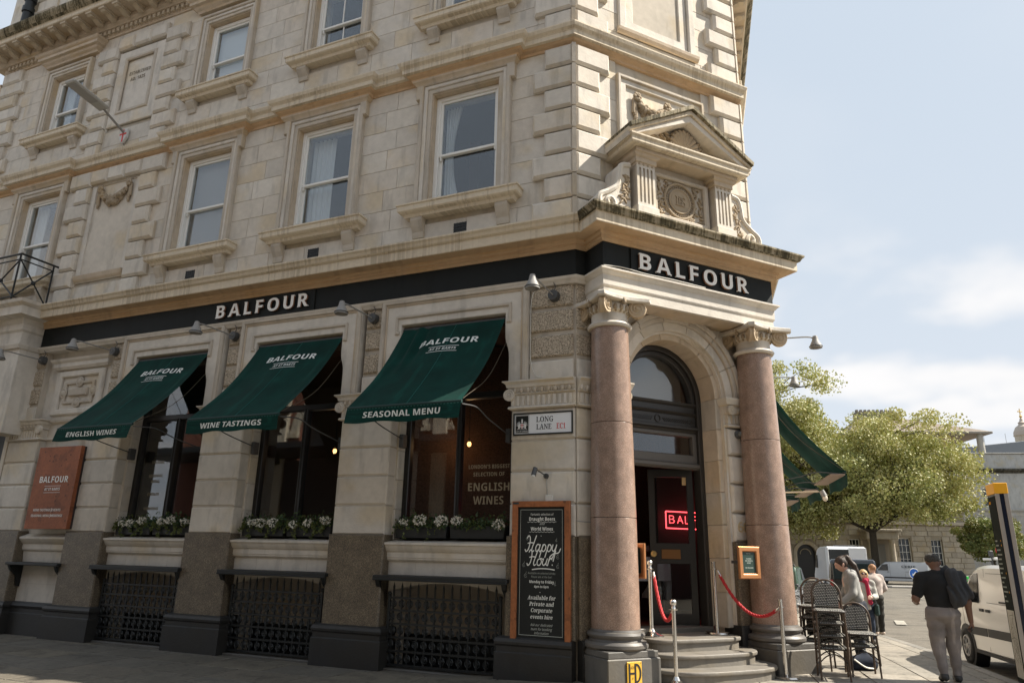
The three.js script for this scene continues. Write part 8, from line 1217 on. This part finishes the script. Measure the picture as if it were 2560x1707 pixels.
// ---------------------------------------------------------------- far side of the square
const farStone = [[0.46, 0.4, 0.31], [0.42, 0.365, 0.285], [0.5, 0.435, 0.34]].map((c) => std(lin(...c), 0.9, { map: stoneMap }));
{ // rusticated stone range with arches and a porch
  const fr = new Fr([24, 0, -81], -0.05), t = thing('stone_range', 'long rusticated stone building with arched openings behind the trees', 'building', fr);
  const g = (y) => y - 0.4, op = [[5.0, 1.0, 2.4], [8.6, 1.05, 2.2], [-1.5, 1.0, 2.4]], win = [[13.9, 0.55, 1.4, 3.9], [19.2, 0.65, 1.2, 4.1], [22.6, 0.6, 1.2, 4]];
  const holes = op.map(([c, r, s]) => { const p = new THREE.Path(); p.moveTo(c - r, -0.6); p.lineTo(c - r, s); p.absarc(c, s, r, Math.PI, 0, true); p.lineTo(c + r, -0.6); return p; }); for (const [c, w, a, b] of win) holes.push(new THREE.Path(rect(c - w, c + w, a, b).map(([x, y]) => new THREE.Vector2(x, y))));
  part('wall', new G().extrude(rect(-14, 26, -0.7, 10), -0.8, -0.06, holes, 0, 14), std(lin(0.28, 0.24, 0.18), 0.95), t);
  const r = rngOf(88); // rusticated blocks, kept clear of the openings
  for (let row = 0; row < 11; row++) { const y0 = -0.6 + row * 0.55, y1 = y0 + 0.51; let x = -5 - (row % 2) * 0.6; while (x < 25.5) { const w = 1.15 + r() * 0.4; let spans = [[x + 0.03, x + w - 0.03]]; for (const [c, rr, s] of op) { if (y0 > s + rr + 0.45) continue; const hw = y0 < s ? rr + 0.42 : Math.sqrt(Math.max(0, (rr + 0.45) ** 2 - (y0 - s) ** 2)); spans = spans.flatMap(([p, q]) => c + hw <= p || c - hw >= q ? [[p, q]] : [[p, c - hw], [c + hw, q]].filter(([a, b]) => b - a > 0.15)); } for (const [c, hw, a, b] of [...win, [16.3, 1.6, -1, 5]]) { if (y1 < a || y0 > b) continue; spans = spans.flatMap(([p, q]) => c + hw <= p || c - hw >= q ? [[p, q]] : [[p, c - hw], [c + hw, q]].filter(([m, n]) => n - m > 0.15)); } for (const [p, q] of spans) part('rusticated_block', new G().block(p, q, y0, y1, -0.08, 0.0, 0.03), farStone[Math.floor(r() * 3)], t); x += w; } }
  op.forEach(([c, rr, s], i) => { const a = new THREE.Shape(); a.moveTo(c + rr + 0.38, -0.6); a.lineTo(c + rr + 0.38, s); a.absarc(c, s, rr + 0.38, 0, Math.PI, false); a.lineTo(c - rr - 0.38, -0.6); a.lineTo(c - rr, -0.6); a.lineTo(c - rr, s); a.absarc(c, s, rr, Math.PI, 0, true); a.lineTo(c + rr, -0.6); part('arch_surround', new G().extrude(a, -0.3, 0.04, [], 0.02, 14), farStone[2], t); part('arch_door', new G().box(c - rr, c + rr, -0.6, s + rr, -0.6, -0.5), i ? M.doorwood : std(lin(0.14, 0.12, 0.085), 0.8), t); if (i === 1) part('fan_rib', new G().add(new THREE.TorusGeometry(rr * 0.55, 0.06, 6, 20, Math.PI), new THREE.Matrix4().setPosition(c, s, -0.45)), farStone[1], t); });
  for (const [c, hw, a, b] of win) { const w = new THREE.Group(); w.name = 'window'; t.add(w); part('pane', new G().box(c - hw, c + hw, a, b, -0.4, -0.38), std(lin(0.02, 0.024, 0.028), 0.08), w); const q = new G().extrude(rect(c - hw, c + hw, a, b), -0.36, -0.3, [rect(c - hw + 0.07, c + hw - 0.07, a + 0.07, b - 0.07)]); for (let i = 1; i < 3; i++) q.box(c - hw + i * hw * 2 / 3 - 0.02, c - hw + i * hw * 2 / 3 + 0.02, a, b, -0.37, -0.32); for (let i = 1; i < 4; i++) q.box(c - hw, c + hw, a + i * (b - a) / 4 - 0.02, a + i * (b - a) / 4 + 0.02, -0.37, -0.32); part('frame', q, M.white, w); part('sill', new G().cbox(c - hw - 0.15, c + hw + 0.15, a - 0.2, a, -0.1, 0.12, 0.02), farStone[2], w); }
  for (const x of [15.2, 17.4]) { const c = new THREE.Group(); c.name = 'porch_column'; t.add(c); part('shaft', new G().lathe([[0.34, 0.2], [0.34, 0.4], [0.3, 0.5], [0.26, 3.9], [0.36, 4.1], [0.36, 4.3], [0, 4.3]], x, -0.4, 0.9, 20), farStone[2], c, { crease: 0.5 }); }
  part('porch_entablature', new G().cbox(14.6, 18.0, 3.9, 4.7, -0.1, 1.35, 0.05).cbox(14.3, 18.3, 4.7, 4.95, -0.1, 1.6, 0.05), farStone[1], t);
  part('porch_door', new G().box(15.6, 17.0, -0.5, 3.4, -0.05, 0.05), std(lin(0.2, 0.19, 0.17), 0.7), t);
  part('string_course', new G().cbox(-14, 26, 5.5, 5.85, -0.1, 0.25, 0.05).cbox(-14, 26, 9.6, 10.2, -0.1, 0.5, 0.08), farStone[2], t);
}
{ // pale rendered block on the right, parapet and sashes
  const fr = new Fr([48.6, 0, -80], -0.16), t = thing('rendered_block', 'pale grey rendered building with a deep parapet beyond the small tree', 'building', fr);
  const m = std(lin(0.5, 0.5, 0.49), 0.9, { map: stoneMap }), st = std(lin(0.42, 0.41, 0.385), 0.9, { map: stoneMap });
  const wins = [[4.4, 7.6, 9.6], [8.6, 7.6, 9.6], [12.8, 7.6, 9.6]];
  part('wall', new G().extrude(rect(-0.5, 22, -0.6, 11.6), -1, 0, wins.map(([x, a, b]) => rect(x - 0.75, x + 0.75, a, b))), m, t);
  part('parapet', new G().cbox(-0.7, 22, 11.7, 13.3, -0.5, 0.08, 0.04), m, t); part('coping', new G().cbox(-0.8, 22, 13.3, 13.45, -0.6, 0.2, 0.03), st, t);
  part('cornice', new G().sweep([[-0.7, 0], [22, 0]], [[-0.1, 11.2], [0.05, 11.2], [0.1, 11.4], [0.45, 11.5], [0.45, 11.66], [-0.1, 11.75]]), std(lin(0.2, 0.2, 0.2), 0.9, { map: mossMap }), t);
  part('string_course', new G().cbox(-0.7, 22, 7.1, 7.35, -0.1, 0.2, 0.03), st, t);
  for (const [x, a, b] of wins) { const w = new THREE.Group(); w.name = 'window'; t.add(w); part('pane', new G().box(x - 0.7, x + 0.7, a, b, -0.3, -0.28), std(lin(0.05, 0.06, 0.07), 0.06), w); part('frame', new G().extrude(rect(x - 0.75, x + 0.75, a, b), -0.28, -0.2, [rect(x - 0.65, x - 0.05, a + 0.1, a + 0.95), rect(x + 0.05, x + 0.65, a + 0.1, a + 0.95), rect(x - 0.65, x - 0.05, a + 1.05, b - 0.1), rect(x + 0.05, x + 0.65, a + 1.05, b - 0.1)]), M.white, w); }
  for (let i = 0; i < 6; i++) for (let j = 0; j < 5; j++) part('wall_block', new G().block(-0.45 + i * 2.2 + (j % 2) * 0.9, 1.65 + i * 2.2 + (j % 2) * 0.9, -0.5 + j * 1.45, 0.9 + j * 1.45, -0.02, 0.03, 0.02), st, t);
}
{ // house with a broad slate roof above the parapet
  const fr = new Fr([47.9, 0, -88], -0.1), t = thing('hipped_house', 'upper storey house with a broad low slate roof and columned loggia', 'house', fr);
  part('wall', new G().box(-4, 7.0, 5, 16.6, -6, 0), std(lin(0.62, 0.46, 0.33), 0.9, { map: stoneMap }), t);
  const slate = std(lin(0.2, 0.165, 0.14), 0.85, { map: weatherMap }), e = [-6, 10.2, 16.8], P = [[-6, 16.9, 2.2], [10.2, 16.9, 2.2], [10.2, 16.9, -8], [-6, 16.9, -8]], R = [[-3, 19.4, -3], [2.4, 19.4, -3]];
  part('roof', new G().quad(P[0], P[1], R[1], R[0]).tri(P[1], P[2], R[1]).quad(P[2], P[3], R[0], R[1]).tri(P[3], P[0], R[0]).quad(P[0], P[3], P[2], P[1]), slate, t);
  part('eaves', new G().cbox(-6.2, 10.4, 16.6, 16.88, -8.2, 2.4, 0.05), std(lin(0.3, 0.27, 0.23), 0.85), t);
  const ch = new G().cbox(-3.2, 1.6, 19.0, 20.2, -4, -2.4, 0.04); for (let i = 0; i < 9; i++) ch.cbox(-3.1 + i * 0.52, -2.8 + i * 0.52, 20.2, 20.55, -3.4, -3.0, 0.03); part('chimney', ch, std(lin(0.17, 0.15, 0.12), 0.9), t);
  for (const x of [3.6, 9.2]) part('loggia_column', new G().lathe([[0.42, 12.5], [0.36, 16.6], [0, 16.6]], x, 0, 1.6, 18), std(lin(0.4, 0.38, 0.34), 0.9), t, { crease: 0.6 });
  const w = new THREE.Group(); w.name = 'window'; t.add(w); part('pane', new G().box(3.9, 5.4, 12.8, 16.0, 0.02, 0.06), std(lin(0.03, 0.035, 0.035), 0.06), w); part('frame', new G().extrude(rect(3.8, 5.5, 12.7, 16.1), 0.05, 0.14, [rect(3.95, 5.35, 12.85, 14.3), rect(3.95, 5.35, 14.5, 15.95)]), M.darkwood, w);
}
{ // glazed office roof and the church tower behind
  const fr = new Fr([72, -1.3, -110], -0.25), t = thing('office_block', 'grey modern office roof with a strip of glazing behind the parapet', 'building', fr);
  part('walls', new G().box(-8, 22, 5, 18.6, -12, 0), std(lin(0.24, 0.26, 0.28), 0.7), t); part('roof', new G().extrude([[-8, 18.6], [22, 18.6], [22, 21.4], [8, 21.2], [-8, 19.6]], -12, -0.4, [], 0.05), std(lin(0.2, 0.22, 0.24), 0.6), t);
  for (let i = 0; i < 6; i++) { part('pane', new G().box(-1 + i * 2.5, 0.9 + i * 2.5, 16.0, 18.2, 0.02, 0.08), std(lin(0.3, 0.36, 0.42), 0.05, { metalness: 0.6 }), t); part('mullion', new G().box(0.95 + i * 2.5, 1.3 + i * 2.5, 15.8, 18.5, 0.02, 0.2), M.darkmetal, t); }
  for (let i = 0; i < 9; i++) part('roof_rail', new G().rod([-7 + i * 3, 19.6, -1], [-7 + i * 3, 22.4, -1], 0.03), M.greymetal, t);
  const c = thing('church_tower', 'slender pale church tower with a dome and gilded finial', 'tower', FW, [109.4, -6.5, -150]); c.scale.set(0.78, 1, 0.78);
  const st = std(lin(0.5, 0.46, 0.4), 0.9, { map: weatherMap });
  part('shaft', new G().lathe([[3.6, 0], [3.6, 26], [4.1, 26.2], [4.1, 27], [3.0, 27.2], [3.0, 31.6], [3.4, 31.8], [3.4, 32.4], [2.2, 32.6], [2.2, 34.2], [2.5, 34.4]], 0, 0, 0, 20), st, c, { crease: 0.4 });
  for (let i = 0; i < 10; i++) { const a = i * 0.628; part('column', new G().rod([Math.cos(a) * 3.4, 27.1, Math.sin(a) * 3.4], [Math.cos(a) * 3.4, 31.7, Math.sin(a) * 3.4], 0.28, 0.25, 8), st, c); part('opening', new G().box(-0.5, 0.5, 27.6, 31, 2.9, 3.1), M.doorwood, c).rotation.y = a + 0.3; }
  part('dome', new G().lathe([[2.4, 34.4], [2.3, 35.2], [1.7, 36.2], [0.9, 36.7], [0.8, 37.0], [1.0, 37.1], [0.5, 37.5], [0.35, 38.0], [0, 38.3]], 0, 0, 0, 20), std(lin(0.42, 0.36, 0.3), 0.7), c, { crease: 0.4 });
  part('finial', new G().rod([0, 38.1, 0], [0, 40.2, 0], 0.16, 0.12, 6).rod([-0.6, 39.6, 0], [0.6, 39.6, 0], 0.14, 0.14, 6).ball(0, 38.5, 0, 0.36), M.brass, c);
}
// ---------------------------------------------------------------- trees: tapered trunk, limbs reaching into clumps, crown of leaf sprays
function tree(label, at, o) {
  const t = thing('plane_tree', label, 'tree', FW, at, o.group), r = rngOf(o.seed), limb = new G(), [cx, cy, cz] = o.c, [rx, ry, rz] = o.r, clumps = [];
  for (let i = 0; i < o.clumps; i++) { const a = r() * 6.283, u = Math.acos(2 * r() - 1), s = 0.3 + 0.7 * Math.pow(r(), 0.7), lob = 1 + 0.16 * Math.sin(a * 3 + o.seed) * Math.sin(u * 2); const p = new THREE.Vector3(cx + Math.cos(a) * Math.sin(u) * rx * s * lob, cy + Math.cos(u) * ry * s * lob, cz + Math.sin(a) * Math.sin(u) * rz * s * lob); const rho = Math.min(1, Math.hypot((p.x - cx) / rx, (p.z - cz) / rz)), fl = o.low + 0.6 - 2.2 * rho * rho + (r() - 0.5) * 1.2; if (p.y < fl) p.y = fl + r() * r() * 4; clumps.push(p); }
  const fork = new THREE.Vector3(0.1, o.trunk, 0); limb.rod([0, -0.3, 0], [0.06, o.trunk * 0.5, 0], o.rad * 1.2, o.rad, 12).rod([0.06, o.trunk * 0.5, 0], fork.toArray(), o.rad, o.rad * 0.9, 12);
  const mains = []; for (let i = 0; i < o.limbs; i++) { const a = i / o.limbs * 6.283 + r(), e = i === 0 ? 0.15 : 0.55 + r() * 0.4, L = (i === 0 ? ry * 1.3 : Math.hypot(rx, ry) * 0.62), d = new THREE.Vector3(Math.cos(a) * Math.sin(e) * rx / ry, Math.cos(e), Math.sin(a) * Math.sin(e)), pts = [fork.clone()]; for (let k = 1; k <= 4; k++) pts.push(fork.clone().addScaledVector(d, L * k / 4).add(new THREE.Vector3((r() - 0.5) * 0.7, (r() - 0.5) * 0.4, (r() - 0.5) * 0.7))); for (let k = 0; k < 4; k++) limb.rod(pts[k].toArray(), pts[k + 1].toArray(), o.rad * 0.55 * (1 - k * 0.2), o.rad * 0.55 * (0.8 - k * 0.19), 7); mains.push(...pts.slice(1)); }
  for (const p of clumps) { let best = mains[0], bd = 1e9; for (const q of mains) { const dd = q.distanceTo(p) + Math.max(0, q.y - p.y); if (dd < bd) { bd = dd; best = q; } } const m = best.clone().lerp(p, 0.5).add(new THREE.Vector3(0, 0.25, 0)); limb.rod(best.toArray(), m.toArray(), o.rad * 0.16, o.rad * 0.1, 5).rod(m.toArray(), p.toArray(), o.rad * 0.1, o.rad * 0.04, 5); }
  part('trunk', limb, std(lin(0.06, 0.05, 0.036), 0.95, { map: roughMap }), t, { crease: 1.0 });
  const cols = o.cols, gs = cols.map(() => []), e = new THREE.Euler(), q = new THREE.Quaternion(), m = new THREE.Matrix4(), v = new THREE.Vector3(), w = new THREE.Vector3(), sc = new THREE.Vector3(), sq = [[-0.5, 0, 0.08], [0, -0.5, -0.06], [0.5, 0, 0.08], [0, 0.5, -0.06]], per = Math.round(o.leaves / clumps.length);
  for (const p of clumps) { const R = o.clump * (0.65 + r() * 0.7), tone = r(); for (let i = 0; i < per; i++) { const a = r() * 6.283, u = Math.acos(2 * r() - 1), s = R * Math.pow(r(), 0.5); v.set(p.x + Math.cos(a) * Math.sin(u) * s, p.y + Math.cos(u) * s * 0.7, p.z + Math.sin(a) * Math.sin(u) * s); e.set((r() - 0.5) * 1.9, r() * 6.28, (r() - 0.5) * 1.9); const k = o.leaf * (0.55 + r() * 0.8); m.compose(v, q.setFromEuler(e), sc.set(k, k, k)); const P = sq.map((c) => w.set(...c).applyMatrix4(m).toArray()); const out = gs[Math.min(cols.length - 1, Math.floor((tone * 0.4 + r() * 0.6) * cols.length))]; out.push(...P[0], ...P[1], ...P[2], ...P[0], ...P[2], ...P[3]); } }
  gs.forEach((p, i) => { const g = new G(); g.p = p; part('crown', g, new THREE.MeshPhysicalMaterial({ color: lin(...cols[i]), roughness: 0.6, transmission: 0.42, thickness: 0, side: THREE.DoubleSide }), t); });
  return t;
}
const springLeaf = [[0.23, 0.255, 0.06], [0.34, 0.36, 0.1], [0.45, 0.44, 0.15], [0.43, 0.39, 0.13], [0.58, 0.55, 0.28]];
tree('broad plane tree in pale spring leaf behind the parked vans', [34.2, -0.35, -69], { seed: 5, trunk: 4.6, rad: 0.33, limbs: 8, clumps: 230, clump: 1.55, leaves: 85000, leaf: 0.2, c: [2.2, 9.8, 0], r: [7.6, 6.2, 6.5], low: 5.9, cols: springLeaf, group: 'trees in the square' });
tree('tall plane tree in pale spring leaf showing past the pink column', [26.8, -0.35, -76], { seed: 12, trunk: 6.0, rad: 0.42, limbs: 8, clumps: 300, clump: 1.6, leaves: 90000, leaf: 0.22, c: [2, 12.4, 0], r: [6.6, 10.2, 6.2], low: 5, cols: springLeaf, group: 'trees in the square' });
tree('small low tree beside the pale rendered building', [43.9, -0.35, -67], { seed: 22, trunk: 2.0, rad: 0.17, limbs: 6, clumps: 70, clump: 0.75, leaves: 22000, leaf: 0.16, c: [0.3, 4.3, 0], r: [3.1, 2.2, 2.6], low: 2.2, cols: [[0.15, 0.19, 0.045], [0.22, 0.25, 0.06], [0.3, 0.27, 0.08]], group: 'trees in the square' });
renderer.render(scene, camera);
